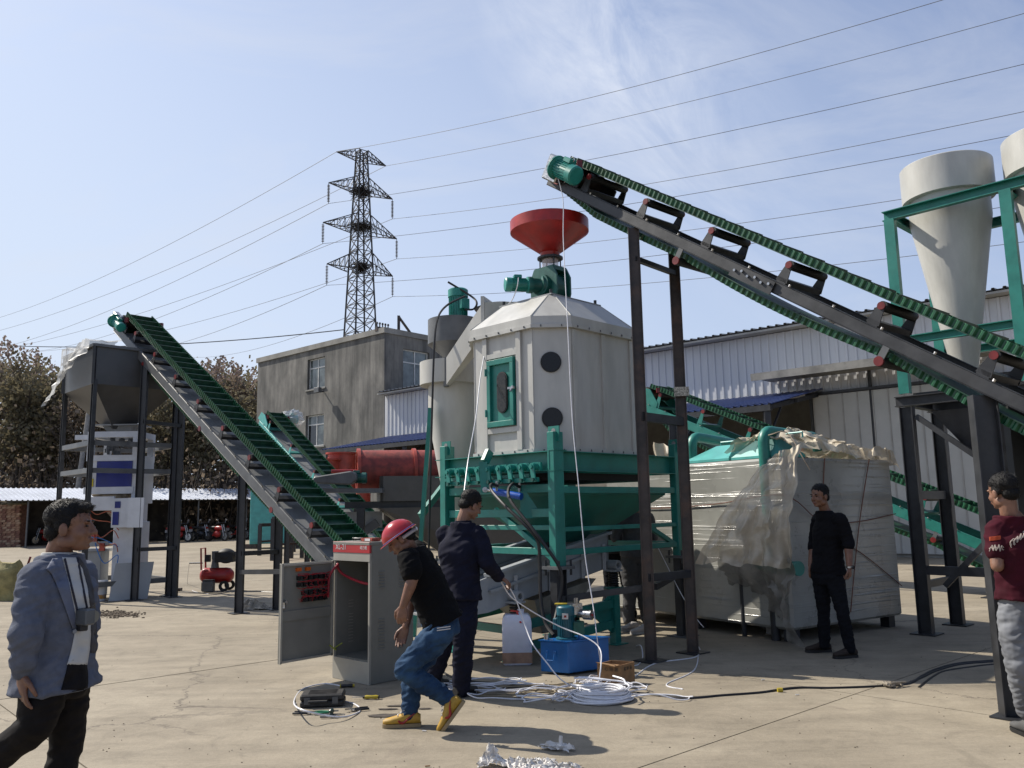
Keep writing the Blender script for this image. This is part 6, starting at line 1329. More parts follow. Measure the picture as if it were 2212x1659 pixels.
def shoe(root,ank,heel_to_toe,m,sole_m,up=UZ,ln=.265,label=None,swoosh=None,lace=None,high=0.):
    """ank: sole point below the ankle"""
    f=heel_to_toe.normalized(); up=(up-f*up.dot(f)).normalized(); s=up.cross(f).normalized(); b=MB(); h0=ank-f*.075
    R_s=[(0,.030,.034,.045),(.03,.036,.045,.05),(.09,.037,.05+high,.055+high),(.14,.040,.037,.045),(.20,.046,.027,.03),(.245,.036,.022,.024),(ln,.012,.016,.016)]
    rings=[]
    for t,a,h,_ in R_s: rings.append([h0+f*t+s*(a*math.copysign(abs(math.cos(x))**.8,math.cos(x)))+up*(.018+h*.9+h*.9*math.sin(x)) for x in [2*math.pi*i/16 for i in range(16)]])
    b.loft(rings); o=b.build('shoe',m,root,True,label=label)
    b=MB(); b.loft([[h0+f*t+s*(a*1.04*c)+up*z for c,z in ((-1,0),(1,0),(1,.024),(-1,.024))] for t,a,_,_ in [(-.005,.026,0,0)]+[(q[0],q[1],0,0) for q in R_s[1:-1]]+[(ln+.002,.016,0,0)]]); b.build('sole',sole_m,o,True)
    if swoosh:
        for sd in (-1,1):
            b=MB(); pts=[]
            for i in range(9):
                t=i/8; pts.append(h0+f*(.155-.115*t)+up*(.050-.030*math.sin(math.pi*min(1,t*1.5))*(1-t)+.045*t*t)+s*sd*(.0415-.004*t))
            b.tube(pts,[.0065,.009,.010,.0095,.008,.0065,.005,.0035,.002],6); b.build('side_stripe',swoosh,o)
    if lace:
        for k in range(4):
            b=MB(); q=h0+f*(.115+.022*k)+up*(.112-.017*k); b.tube([q-s*.022,q+s*.022],.0045,5); b.build('lace',lace,o)
    return o
eyem=mat('dark_eye',(.015,.01,.008),.15); lipm=mat('lips',(.23,.085,.07),.5)
def person(label,J,face,up,sk,top,trs,shoes,vox=.0065,voxc=.009,hair=1.,hat=None,kneecap=None,hands=None,seed=1,sleeve='long',jk=None,group=None,headhide=False,hs=1.,facelook=None,sleeve_roll=0.,thin=1.,toes=None,sock=0,swoosh=None,lace=None,solem=None,ups=None):
    J={k:Vector(v) for k,v in J.items()}
    g0=(J['aL']+J['aR'])/2; root=thing('person',(g0.x,g0.y,0),label,'person',group); org=orgof(root)
    face=Vector(face).normalized(); up=Vector(up).normalized(); up=(up-face*up.dot(face)).normalized(); rt=face.cross(up).normalized()
    hc=J['head']; h=lambda x,y,z: hc+(rt*x+face*y+up*z)*hs; AX=(rt,face,up)
    fwd=Vector(facelook or face); fwd.z=0; fwd.normalize()
    b=MB(); E_=lambda c,r: b.ell(h(*c),tuple(q*hs for q in r),AX,16,12)
    E_((0,-.012,.030),(.074,.092,.083)); E_((0,.028,-.028),(.060,.058,.080)); E_((0,.034,-.078),(.044,.046,.034)); E_((0,.066,-.094),(.020,.018,.014))
    for s in (-1,1):
        E_((s*.034,.048,-.036),(.026,.030,.030)); E_((s*.077,-.006,-.014),(.009,.020,.032)); E_((s*.010,.094,-.034),(.009,.010,.008)); E_((s*.026,.078,.016),(.022,.010,.008)); E_((s*.047,.0,-.065),(.018,.04,.03))
    limb(b,[h(0,.085,.008),h(0,.096,-.014),h(0,.106,-.032)],[.009*hs,.010*hs,.0115*hs],10)
    E_((0,.088,-.060),(.021,.009,.006)); E_((0,.087,-.071),(.019,.009,.006))
    limb(b,[h(0,-.025,-.05),J['neck'],J['neck'].lerp((J['sL']+J['sR'])/2,.6)],[.054*thin,.056*thin,.06])
    torso(b,J['pel'],J['che'],J['neck'],J['sL'],J['sR'],J['hL'],J['hR'],fwd,-.025)
    for s in 'LR':
        limb(b,[J['s'+s],J['e'+s]],[.040,.040]) if sleeve!='short' else limb(b,[J['s'+s],J['s'+s].lerp(J['e'+s],.5),J['e'+s]],[.040,.047,.040])
        m1=J['e'+s].lerp(J['w'+s],.3); limb(b,[J['e'+s],m1,J['w'+s]],[.039,.042,.027])
        limb(b,[J['h'+s],J['k'+s],J['a'+s]],[.065,.045,.032])
    if hands:
        for s in hands:
            hd_=hands[s]; hand(b,J['w'+s],Vector(hd_[0]),Vector(hd_[1]),Vector(hd_[2]),hd_[3] if len(hd_)>3 else .6)
    me=remeshed(b,vox,'body',sk,1,org=org); body=put('body',me,root)
    # face features
    for s in (-1,1):
        m_=MB(); m_.ell(h(s*.031,.0795,-.002),(.0125*hs,.006*hs,.0048*hs),AX,10,8); m_.build('eye',eyem,root,True)
        m_=MB(); m_.ell(h(s*.031,.086,.020),(.018*hs,.006*hs,.0042*hs),AX,10,6); m_.build('eyebrow',hairm,root,True)
    m_=MB(); m_.ell(h(0,.0935,-.0655),(.018*hs,.0055*hs,.0075*hs),AX,12,8); m_.build('lips',lipm,root,True)
    # hair
    if hair:
        m_=MB(); E2=lambda c,r: m_.ell(h(*c),tuple(q*hs for q in r),AX,20,14)
        E2((0,-.022,.047),(.079,.095,.080)); E2((0,-.062,-.018),(.062,.050,.050)); 
        for s in (-1,1): E2((s*.066,-.015,.012),(.014,.035,.038))
        if hair>1: E2((0,.044,.080),(.052,.044,.028)); E2((-.01,.070,.084),(.036,.022,.013)); E2((0,.0,.092),(.06,.06,.032))
        mh=remeshed(m_,.006,'hair',hairm,1,org=org)
        for v in mh.vertices:
            p=v.co; q_=Vector((p.x*60,p.y*60,p.z*25)); v.co+=v.normal*(.0022*noise.noise(q_)+.0018*noise.noise(p*38))
        put('hair',mh,root); rr_=random.Random(seed); vs_=mh.vertices; m_=MB(); c0_=hc-org
        for k in range(1500 if hair>1 else 900):
            v=vs_[rr_.randrange(len(vs_))]; p=v.co+org; fl=(v.normal*.75+Vector((rr_.uniform(-.3,.3),rr_.uniform(-.3,.3),rr_.uniform(-.4,.1)))+ (face*.9 if hair>1 else face*.3)).normalized(); l_=rr_.uniform(.006,.015); sd=fl.orthogonal().normalized()*.0016; s2=fl.cross(sd)
            m_.add([p+sd,p-sd*.5+s2*.8,p-sd*.5-s2*.8,p+fl*l_],[(0,1,3),(1,2,3),(2,0,3)])
        m_.build('hair_strands',hairm,root,kind='stuff')
    # trousers
    b=MB(); cl=(J['hL']+J['hR'])/2; lat=(J['hR']-J['hL']).normalized(); tr=trs
    upv=(J['che']-J['pel']).normalized(); f2=lat.cross(upv); f2=f2 if f2.dot(fwd)>0 else -f2
    wz=tr.get('waist',.14); b.loft([ering(cl-upv*.07,lat,f2,.150,.105),ering(cl,lat,f2,.172,.128),ering(cl+upv*wz*.6,lat,f2,.165,.122),ering(cl+upv*wz,lat,f2,.158,.115)])
    for s in 'LR':
        a_=J['a'+s]; k_=J['k'+s]; h_=J['h'+s]; lg=tr.get('w',1.)
        limb(b,[h_,h_.lerp(k_,.45),k_,k_.lerp(a_,.35),k_.lerp(a_,.97)],[.098,.086*lg,.066*lg,.064*lg,.054*lg])
        fd=(k_.lerp(a_,.5)-(h_+a_)/2); 
    me=remeshed(b,voxc,'trousers',tr['m'],2,tr.get('wr',.008),tr.get('wf',11),seed,org); put('trousers',me,root)
    # top
    b=MB(); torso(b,J['pel'],J['che'],J['neck'],J['sL'],J['sR'],J['hL'],J['hR'],fwd,top.get('g',.012),top.get('hem',.10),top.get('flare',1.04),top.get('belly',0.),1.05)
    for s in 'LR':
        S_,E2_,W_s=J['s'+s],J['e'+s],J['w'+s]; r_=top.get('sr',1.)
        inn=S_.lerp((J['sL']+J['sR'])/2,.28)
        if sleeve=='short': limb(b,[inn-UZ*.01,S_-UZ*.01,S_.lerp(E2_,top.get('sl',.62))],[.072,.072*r_,.066*r_])
        elif sleeve=='rolled': limb(b,[inn-UZ*.015,S_-UZ*.012,E2_,E2_.lerp(W_s,.18)],[.070,.070*r_,.058*r_,.060*r_])
        else: limb(b,[inn-UZ*.015,S_-UZ*.012,S_.lerp(E2_,.5),E2_,E2_.lerp(W_s,.5),E2_.lerp(W_s,.93)],[.070,.072*r_,.064*r_,.058*r_,.052*r_,.045*r_])
    me=remeshed(b,voxc,top['name'],top['m'],2,top.get('wr',.007),top.get('wf',10),seed+3,org); tp=put(top['name'],me,root)
    # collar
    if top.get('collar'):
        nk=J['neck']; nu=(J['neck']-(J['sL']+J['sR'])/2).normalized(); m_=MB(); lt=(J['sR']-J['sL']).normalized(); fq=lt.cross(UZ); fq=fq if fq.dot(fwd)>0 else -fq
        m_.loft([ering(nk-nu*.045,lt,fq,.078,.076),ering(nk-nu*.012,lt,fq,.068,.069),ering(nk-nu*.010,lt,fq,.062,.063),ering(nk-nu*.04,lt,fq,.07,.07)],False); m_.build('collar',top['collar'],root,True)
    for i,s in enumerate('LR'):
        if toes and s in toes: shoe(root,toes[s][0],Vector(toes[s][1]),shoes,solem or blk,Vector(toes[s][2]) if len(toes[s])>2 else UZ,swoosh=swoosh,lace=lace)
        else:
            a_=J['a'+s]; shoe(root,Vector((a_.x,a_.y,0)) if a_.z<.25 else a_-UZ*.08,fwd,shoes,solem or blk,swoosh=swoosh,lace=lace)
    return root,J,h,AX,tp
skin_dk=mat('skin_tanned',(.24,.115,.07),.5,var=.1,scale=18,sss=.08)
# ---- 1 man in the blue grey blazer
bz=mat('blue_grey_blazer',(.135,.15,.195),.85,var=.08,scale=30,bump=.15,bscale=220); shw=mat('white_shirt',(.62,.62,.60),.8,var=.04); trk=mat('black_brown_trousers',(.012,.010,.010),.75,var=.2,scale=20)
Y=3.85
J=dict(head=P(153,1137,3.84),neck=P(128,1188,3.86),sL=P(172,1236,4.02),sR=P(82,1243,3.70),che=P(128,1300,3.84),pel=P(120,1452,3.86),hL=P(142,1470,3.95),hR=P(98,1474,3.76),
 eL=P(184,1345,4.05),wL=P(183,1425,3.98),eR=P(55,1372,3.62),wR=P(48,1452,3.66),kR=P(78,1568,3.72),aR=P(-50,1672,3.80),kL=P(146,1600,3.98),aL=P(112,1762,3.95))
fw1=Vector((.80,-.60,0))
r_,J,h,AX,tp=person('man in blue grey blazer and white shirt walking right with a camera',J,(.985,.16,.03),(0,0,1),skin_dk,dict(name='blazer',m=bz,g=.018,hem=.50,flare=1.20,sr=1.02,wr=.012,wf=10,collar=shw),dict(m=trk,w=1.05,wr=.008),mat('black_leather',(.01,.01,.01),.35),vox=.0055,voxc=.008,hair=2,hands={'R':(( .10,-.05,-1),(.6,.5,0),(.7,-.6,0),.35)},seed=5,facelook=(.80,-.60,0),toes={'R':(P(-60,1690,3.85),(.7,0,-.7),(.7,.1,.7)),'L':(Vector((P(112,1762,3.95).x,3.95,0)),(.95,-.2,0))})
# shirt front, lapels, camera on a strap
from mathutils.bvhtree import BVHTree
class Skin:
    def __init__(s,o): 
        s.g=orgof(o); s.t=BVHTree.FromPolygons([v.co+s.g for v in o.data.vertices],[tuple(p.vertices) for p in o.data.polygons])
    def at(s,px,py,off=.006,Y=3.7):
        d=ray(px,py).normalized(); hit=s.t.ray_cast(Vector((0,0,HC)),d)
        if hit[0] is None: s_=P(px,py,Y); n_=s.t.find_nearest(s_); return n_[0]-d*off
        return hit[0]-d*off
def pstrip(sk_,name,rows,m,root,off=.006,th=.004,Y=3.7):
    b=MB(); R_=[]; 
    for i in range(len(rows)-1):
        for j in range(6):
            t=j/6; R_.append(tuple(rows[i][k]*(1-t)+rows[i+1][k]*t for k in range(3)))
    R_.append(rows[-1]); v=[]; nc=8
    for (y,x0,x1) in R_:
        for k in range(nc+1): v.append(sk_.at(x0+(x1-x0)*k/nc,y,off,Y))
    n=len(R_); w=nc+1; b.add(v,[(i*w+j,(i+1)*w+j,(i+1)*w+j+1,i*w+j+1) for i in range(n-1) for j in range(nc)]); o=b.build(name,m,root,True); q=o.modifiers.new('t','SOLIDIFY'); q.thickness=min(th,.003); q.offset=0; return o
SK=Skin(tp)
def patch(name,pts,m,root,off=.0,th=.004,sub=1):
    b=MB(); b.prism([Vector(p) for p in pts],Vector(fw1)*th); return b.build(name,m,root)
Pq=lambda x,y,Y: P(x,y,Y)
pstrip(SK,'shirt',[(1204,134,166),(1225,138,178),(1262,147,190),(1310,157,196),(1360,163,197),(1400,155,194),(1436,145,188)],shw,r_,.004,.003)
pstrip(SK,'trouser_front',[(1434,147,187),(1455,142,190),(1478,136,190),(1490,132,188)],trk,r_,.004,.003)
lpm=mat('blazer_lapel',(.15,.17,.235),.85,var=.06,scale=30)
pstrip(SK,'lapel',[(1206,114,134),(1228,100,140),(1240,112,144),(1262,122,149),(1310,140,159),(1358,157,167)],lpm,r_,.009)
pstrip(SK,'lapel',[(1204,165,172),(1230,179,190),(1270,190,201),(1320,196,207),(1370,197,209),(1410,196,209)],mat('blazer_lining',(.05,.05,.06),.8),r_,.008)
b=MB(); b.tube([SK.at(140+28*t,1206+116*t,.010) for t in [i/14 for i in range(15)]],.0045,6); b.tube([SK.at(168+21*t,1206+112*t,.010) for t in [i/14 for i in range(15)]],.0045,6); b.build('camera_strap',mat('navy_strap',(.012,.012,.03),.6),r_)
def Pq(x,y,Y=0): return SK.at(x,y,.035)
cm=thing('camera',Pq(184,1330,3.66),'compact silver black camera hanging on the chest of the man in the blazer','camera')
b=MB(); b.box(Pq(178,1332,3.645),.11,.05,.068,R(-25)); b.build('camera_body',mat('camera_grey',(.10,.11,.12),.4),cm,bev=.006); b=MB(); b.cyl(Pq(186,1329),Pq(186,1329)+Vector((.050,-.03,-.004)),.027,n=20); b.build('lens',mat('lens_silver',(.22,.24,.25),.3,metal=.6),cm,True); b=MB(); b.box(Pq(180,1318,3.645),.03,.03,.015,R(-32)); b.build('viewfinder',dsteel,cm)
b=MB(); b.box(Pq(176,1350,3.655),.05,.035,.05,R(-32)); b.build('camera_case',mat('black_pouch',(.015,.015,.018),.6),cm,bev=.004)
b=MB(); q_=SK.at(160,1364,.004); b.cyl(q_,q_+fw1*.008,.009,n=14); b.build('button',mat('grey_button',(.25,.27,.30),.4),r_)
# ---- 2 man in the red hard hat
bk_t=mat('black_tee',(.005,.005,.006),.9,var=.15,scale=12); den=mat('blue_denim',(.045,.10,.19),.85,var=.35,scale=5,col2=(.018,.042,.09),bump=.2,bscale=150)
ylw=mat('yellow_shoe',(.55,.32,.035),.6,var=.15,scale=14,dirt=.35,dcol=(.3,.24,.13)); gum=mat('dusty_gum_sole',(.38,.28,.15),.8)
J=dict(head=P(864,1163,6.10),neck=P(887,1188,6.15),sL=P(882,1206,5.99),sR=P(903,1190,6.33),che=P(921,1262,6.17),pel=P(955,1338,6.17),hL=P(953,1360,6.07),hR=P(957,1358,6.27),
 eL=P(893,1247,5.93),wL=P(871,1308,5.93),eR=P(890,1285,6.32),wR=P(877,1352,6.25),kL=P(873,1447,6.02),aL=P(966,1508,6.10),kR=P(893,1455,6.25),aR=P(883,1545,6.19))
r_,J,h,AX,tp=person('man in a red hard hat, black t-shirt and jeans bending forward beside the cabinet',J,(-.80,-.10,-.55),(-.45,0,.88),skin_dk,dict(name='t_shirt',m=bk_t,g=.020,hem=.14,flare=1.08,sr=1.12,sl=.70,wr=.011,wf=8,belly=.01),dict(m=den,w=1.06,wr=.013,wf=13,waist=.10),ylw,vox=.0055,voxc=.008,hands={'L':((-.12,.0,-1),(.25,1,0),(-1,.2,0),.75),'R':((-.32,.0,-.95),(.2,-1,0),(-1,.1,0),.45)},seed=9,sleeve='short',facelook=(-1,-.05,0),
 toes={'R':(G(884,1572)+Vector((0,.04,0)),(-1,-.08,0)),'L':(P(990,1537,6.07),(-.62,-.0,-.79),(-.79,0,.62))},swoosh=mat('red_stripe',(.40,.02,.015),.5),lace=wt,solem=gum)
b=MB(); H=lambda x,y,z: h(x,y,z)
dome=[]; 
for j in range(11):
    ph=math.pi/2*j/10; dome.append((math.cos(ph),math.sin(ph)))
rings=[]
for k,(cr_,sr_) in enumerate([(1.12,-.06),(1.10,-.02)]+dome):
    rings.append([H(.106*cr_*math.cos(t),-.005+.130*cr_*math.sin(t)*(1.12 if (k<2 and math.sin(t)>0) else 1),.022+.112*sr_) for t in [2*math.pi*i/32 for i in range(32)]])
b.loft(rings,True); hm_=mat('hard_hat_red',(.50,.012,.02),.22,var=.05,coat=.4,dirt=.15,dcol=(.35,.05,.05))
hat=thing('hard_hat',J['head'],'glossy red hard hat with a striped band worn by the bending man','hard hat')
b.build('shell',hm_,hat,True)
for m_,dz,col in ((0,.020,(.7,.7,.72)),(1,.026,(.05,.05,.3))):
    b=MB(); b.tube([H(.1095*math.cos(t),-.005+.1345*math.sin(t),dz) for t in [2*math.pi*i/40 for i in range(41)]],.0032,5,False); b.build('band',mat('hat_band_%d'%m_,col,.6),hat)
b=MB(); b.tube([H(.085*math.cos(t),-.02+.105*math.sin(t),-.012) for t in [math.pi+math.pi*i/20 for i in range(21)]],.013,6); b.build('suspension_band',mat('hat_inner_grey',(.38,.34,.34),.5),hat)
b=MB(); b.ell(H(0,-.135,-.010),(.022,.010,.016),AX); b.build('ratchet_knob',whitep,hat,True)
TRO=[c for c in r_.children if c.name.startswith('trousers')][0]; SK2=Skin(TRO)
b=MB()
for dy in (0,5): b.tube([SK2.at(944+29*t,1357+dy-4*t,.003,6.0) for t in [i/8 for i in range(9)]],.0035,5)
b.build('pocket_trim',wt,r_,kind='stuff')
# ---- 3 man in navy overalls
nav=mat('navy_overall_cloth',(.012,.013,.028),.85,var=.15,scale=10,bump=.1,bscale=120); nvt=mat('navy_overall_trousers',(.012,.014,.030),.85,var=.15,scale=10)
J=dict(head=P(1018,1090,7.12),neck=P(1001,1122,7.10),sL=P(962,1152,7.16),sR=P(1033,1152,7.06),che=P(993,1205,7.07),pel=P(992,1282,7.08),hL=P(974,1300,7.14),hR=P(1006,1302,7.04),
 eR=P(1052,1217,6.98),wR=P(1079,1246,7.14),eL=P(975,1215,7.38),wL=P(1015,1211,7.42),kR=P(1001,1392,7.0),aR=P(996,1492,7.10),kL=P(958,1390,7.28),aL=P(935,1468,7.40))
r_,J,h,AX,tp=person('man in dark navy overalls seen from behind holding white tube in his right hand',J,(.72,.52,-.38),(.3,.1,.93),skin,dict(name='overall_jacket',m=nav,g=.020,hem=.30,flare=1.08,sr=1.1,wr=.010,wf=8,collar=nav),dict(m=nvt,w=1.25,wr=.010),mat('dark_work_shoe',(.02,.018,.016),.6),vox=.006,voxc=.0085,hands={'R':((.75,.25,-.5),(-.3,-.2,-1),(.2,-.9,.1),1.0),'L':((.9,.1,.1),(0,0,-1),(0,1,0),.5)},seed=14,facelook=(.62,.78,0))
hold=h
# ---- 4 man in black shirt
blks=mat('black_shirt',(.007,.007,.010),.85,var=.15,scale=10); blkj=mat('black_jeans',(.008,.009,.013),.85,var=.2,scale=10)
J=dict(head=P(1770,1071,8.66),neck=P(1781,1101,8.70),sL=P(1816,1121,8.52),sR=P(1768,1119,8.86),che=P(1789,1165,8.70),pel=P(1789,1232,8.70),hL=P(1803,1248,8.63),hR=P(1775,1247,8.77),
 eL=P(1832,1168,8.50),wL=P(1835,1226,8.42),eR=P(1758,1172,8.92),wR=P(1751,1222,8.84),kR=P(1779,1322,8.78),aR=P(1781,1395,8.80),kL=P(1820,1322,8.52),aL=P(1837,1404,8.50))
r_,J,h,AX,tp=person('man in black shirt and black jeans with a wrist watch standing by the wrapped machine',J,(-.86,-.48,-.06),(0,0,1),skin_dk,dict(name='shirt',m=blks,g=.010,hem=.22,flare=1.0,wr=.008,wf=10,collar=blks),dict(m=blkj,w=.92,wr=.008,wf=14),mat('dark_brown_suede',(.035,.022,.015),.85),vox=.0065,voxc=.009,sleeve='rolled',hands={'L':((-.03,-.03,-1),(-.8,.5,0),(-.5,-.8,0),1.25),'R':((-.12,0,-1),(.8,.4,0),(-.5,-.6,0),.8)},seed=21,facelook=(-.78,-.62,0),toes={'R':(G(1779,1408),(-1,-.10,0)),'L':(G(1836,1420),(-.95,-.30,0))},thin=.95)
wt_=thing('wrist_watch',J['wL'],'silver steel wrist watch on the arm of the man in black','watch'); b=MB(); b.lathe(J['wL']+UZ*.005,[(.031,-.009),(.034,-.009),(.034,.009),(.031,.009)],20); b.build('bracelet',chrome,wt_,True); b=MB(); q_=J['wL']+UZ*.005+Vector((.022,-.028,0)); b.cyl(q_,q_+Vector((.006,-.008,0)),.019,n=18); b.build('watch_face',glassd,wt_)
# ---- 5 man in maroon t-shirt
mar=mat('maroon_tee',(.055,.006,.014),.85,var=.15,scale=10); gry=mat('grey_faded_jeans',(.24,.25,.27),.85,var=.35,scale=4,col2=(.12,.125,.14))
J=dict(head=P(2165,1062,5.60),neck=P(2180,1108,5.58),sL=P(2152,1143,5.58),sR=P(2268,1140,5.62),che=P(2205,1200,5.56),pel=P(2218,1290,5.58),hL=P(2192,1325,5.58),hR=P(2250,1325,5.6),
 eL=P(2154,1222,5.52),wL=P(2190,1205,5.80),eR=P(2300,1220,5.56),wR=P(2290,1240,5.8),kL=P(2200,1432,5.55),aL=P(2219,1535,5.62),kR=P(2262,1432,5.60),aR=P(2265,1535,5.70))
r_,J,h,AX,tp=person('man in a maroon printed t-shirt and grey jeans seen from behind at the right edge',J,(-.30,.92,-.10),(-.05,0,1),skin,dict(name='t_shirt',m=mar,g=.016,hem=.20,flare=1.05,sl=.62,wr=.008,wf=9),dict(m=gry,w=1.15,wr=.010,wf=14),mat('grey_shoe',(.1,.1,.1),.7),vox=.006,voxc=.0085,sleeve='short',hands={'L':((.6,.6,.3),(0,0,-1),(0,0,1),.9)},seed=31,facelook=(.05,1,0))
prt=mat('cream_print',(.45,.38,.33),.8); org_=mat('orange_print',(.55,.09,.03),.8)
SK5=Skin(tp); b=MB(); rn=random.Random(4)
for o_s in (0,1): b.tube([SK5.at(2137+31*t,1182+3*o_s+4*math.sin(t*26+o_s)+2*math.cos(t*41),.002,5.5) for t in [k/60 for k in range(61)]],.0028,5)
b.build('sleeve_print',prt,r_,kind='stuff')
b=MB()
for i in range(9): b.box(SK5.at(2139+21*i/8,1164-i*.3,0,5.5),.010,.006,.026)
b.build('sleeve_patch',org_,r_,kind='stuff')
b=MB()
for o_s in (0,1): b.tube([SK5.at(2182+38*t+3*math.cos(t*34),1174-26*t+3*o_s+6*math.sin(t*30+o_s),.002,5.5) for t in [k/80 for k in range(81)]],.0028,5)
b.build('back_print',prt,r_,kind='stuff')
for n_ in ('black_tee','navy_overall_cloth','navy_overall_trousers','black_shirt','black_jeans','maroon_tee','black_brown_trousers','blue_grey_blazer','blue_denim','grey_faded_jeans'):
    MATS[n_].node_tree.nodes['Principled BSDF'].inputs['Specular IOR Level'].default_value=.15
# ---- 6, 7 two men behind the screen
gyt=mat('grey_track_trousers',(.085,.085,.09),.9); dkj=mat('dark_grey_jacket',(.03,.03,.034),.85)
def stand(px,py,Y,sp,lean=0,rot_=0):
    g=G(px,py); Y=g.y; s=Vector((math.cos(rot_),math.sin(rot_),0)); z=lambda q: Vector((0,0,q)); l=Vector((lean,0,0))
    return dict(head=g+z(1.60)+l,neck=g+z(1.44)+l*.9,sL=g-s*.19+z(1.38)+l*.9,sR=g+s*.19+z(1.38)+l*.9,che=g+z(1.2)+l*.7,pel=g+z(.94),hL=g-s*.09+z(.88),hR=g+s*.09+z(.88),eL=g-s*.27+z(1.12),wL=g-s*.20+z(.98)+Vector((0,.2,0)),eR=g+s*.27+z(1.12),wR=g+s*.20+z(.98)+Vector((0,.2,0)),kL=g-s*(.06+sp*.5)+z(.48),aL=g-s*(.08+sp)+z(.09),kR=g+s*(.06+sp*.5)+z(.48),aR=g+s*(.08+sp)+z(.09))
person('man in dark jacket and black trousers standing legs apart behind the cooler',stand(1338,1345,11.3,.10),(.2,.9,-.3),(0,0,1),skin_dk,dict(name='jacket',m=dkj,g=.02,hem=.3),dict(m=blkj,w=1.1),blk,vox=.009,voxc=.012,hands={'L':((.3,.8,0),(0,0,-1),(1,0,0),.5),'R':((-.3,.8,0),(0,0,-1),(-1,0,0),.5)},seed=41,facelook=(.2,1,0))
person('man in grey loose trousers and white shoes half hidden by the conveyor posts',stand(1378,1356,10.9,.05,.02,.3),(.1,.9,-.3),(0,0,1),skin_dk,dict(name='jacket',m=mat('grey_jacket',(.09,.09,.10),.85),g=.02,hem=.5),dict(m=gyt,w=1.3),mat('white_shoes',(.55,.52,.5),.6),vox=.009,voxc=.012,hands={'L':((.3,.8,0),(0,0,-1),(1,0,0),.5),'R':((-.3,.8,0),(0,0,-1),(-1,0,0),.5)},seed=47,facelook=(.1,1,0),solem=mat('white_sole',(.5,.5,.48),.6),toes={'L':(G(1368,1362),(-.9,-.4,0)),'R':(G(1392,1368),(-.9,-.4,0))})
# ================================================================ ROPES, CABLES, TOOLS, LITTER
def ropeo(pts,lab,r=.006,m=rope,nm='white_tube',grp=None,cat='tube',k=8): return MB().tube(spline(pts,k),r,7).build(nm,m,None,True,label=lab,cat=cat,group=grp)
ropeo([pt1(.22,-.16,.10),P(1216,430,9.1),P(1217,520,9.0),P(1226,700,8.6),P(1236,900,8.35),P(1250,1050,8.2),P(1264,1200,8.1),P(1280,1300,8.0),P(1290,1380,7.85),G(1300,1455)],'long thin white cable hanging from the upper conveyor motor down to the blue tank',.005,nm='motor_cable',cat='cable')
ropeo([P(1120,600,9.4),P(1117,620,9.4),P(1105,650,9.6),P(1085,668,9.8),P(1062,700,9.5),P(1040,800,9.2),P(1028,900,8.9),P(1012,990,8.7),P(1003,1060,8.4)],'white cable running from the airlock motor down the left face of the cooler',.006,nm='motor_cable',cat='cable')
hR=P(1088,1252,7.16)
ropeo([hR+Vector((-.04,0,.02)),hR,P(1112,1290,7.3),P(1132,1345,7.35),P(1150,1390,7.2),P(1180,1430,7.0),P(1215,1465,6.9)+Vector((0,0,-.02)),G(1262,1490,.02),G(1300,1492,.02)],'white tube from the hand of the man in overalls falling past the jerrycan',.0055)
ropeo([hR+Vector((-.03,0,.0)),P(1100,1285,7.3),P(1125,1305,7.4),P(1165,1330,7.5),P(1215,1356,7.6),P(1262,1375,7.5),P(1295,1400,7.4),P(1298,1440,7.2),G(1290,1490,.02)],'white tube from the hand of the man in overalls sweeping over the pump motor',.0055)
rn=random.Random(12)
def loop(c,rx,ry,rot_,n=1,zj=.01,jit=.06,r=.0054,lab='',m=rope,grp='loose white tubes on the ground',a0=0,a1=6.283):
    pts=[]; N_=14*n
    for i in range(N_+1):
        t=a0+(a1-a0)*i/14 if n==1 else 2*math.pi*i/14
        rr=1+rn.uniform(-jit,jit); p=Vector((math.cos(t)*rx*rr,math.sin(t)*ry*rr,0)); p=Matrix.Rotation(rot_,3,'Z')@p; pts.append(c+p+Vector((0,0,.008+abs(rn.gauss(0,zj)))))
    return ropeo(pts,lab,r,m,'white_tube',grp,'tube',5)
labs1=['left heap of white tube loops beside the overall man feet', 'white tube loops at the far left end of the tangle', 'wide white tube loops stretching between the tool man and the coil', 'white tube loops in front of the blue oil tank', 'white tube loops touching the left side of the coil', 'white tube loops between the coil and the cardboard box', 'long white tube loop reaching farthest right of the coil', 'small white tube loops on top of the cable coil', 'large flat white tube loop nearest the camera left of the coil', 'longest flat white tube loop in the middle of the tangle', 'white tube loops propped above the coil by the box', 'slanting white tube loops leaning on the coil']
for li,(px,py,rx,ry,ro,n) in enumerate(((1040,1478,.36,.13,.1,2),(1010,1492,.30,.10,-.1,2),(1075,1490,.42,.12,.2,2),(1190,1500,.30,.14,.3,2),(1250,1490,.22,.12,.5,2),(1330,1492,.26,.12,-.2,2),(1400,1510,.34,.11,-.15,1),(1280,1480,.15,.10,0,2),(1215,1512,.32,.11,.15,1),(1140,1505,.45,.12,.05,1),(1300,1472,.2,.09,.8,2),(1235,1505,.24,.07,.9,2))):
    loop(G(px,py),rx,ry,ro,n,.018,.10,lab=labs1[li])
brn=mat('khaki_cable',(.30,.24,.15),.5)
for i,(px,py,rx,ry,ro) in enumerate(((1150,1492,.46,.15,.1),(1110,1500,.36,.12,-.1),(1230,1486,.30,.12,.3))):
    loop(G(px,py),rx,ry,ro,1,.01,.08,.0068,('middle khaki cable loop among the white tubes','leftmost khaki cable loop among the white tubes','khaki cable loop nearest the blue tank')[i],brn,'khaki cable loops')
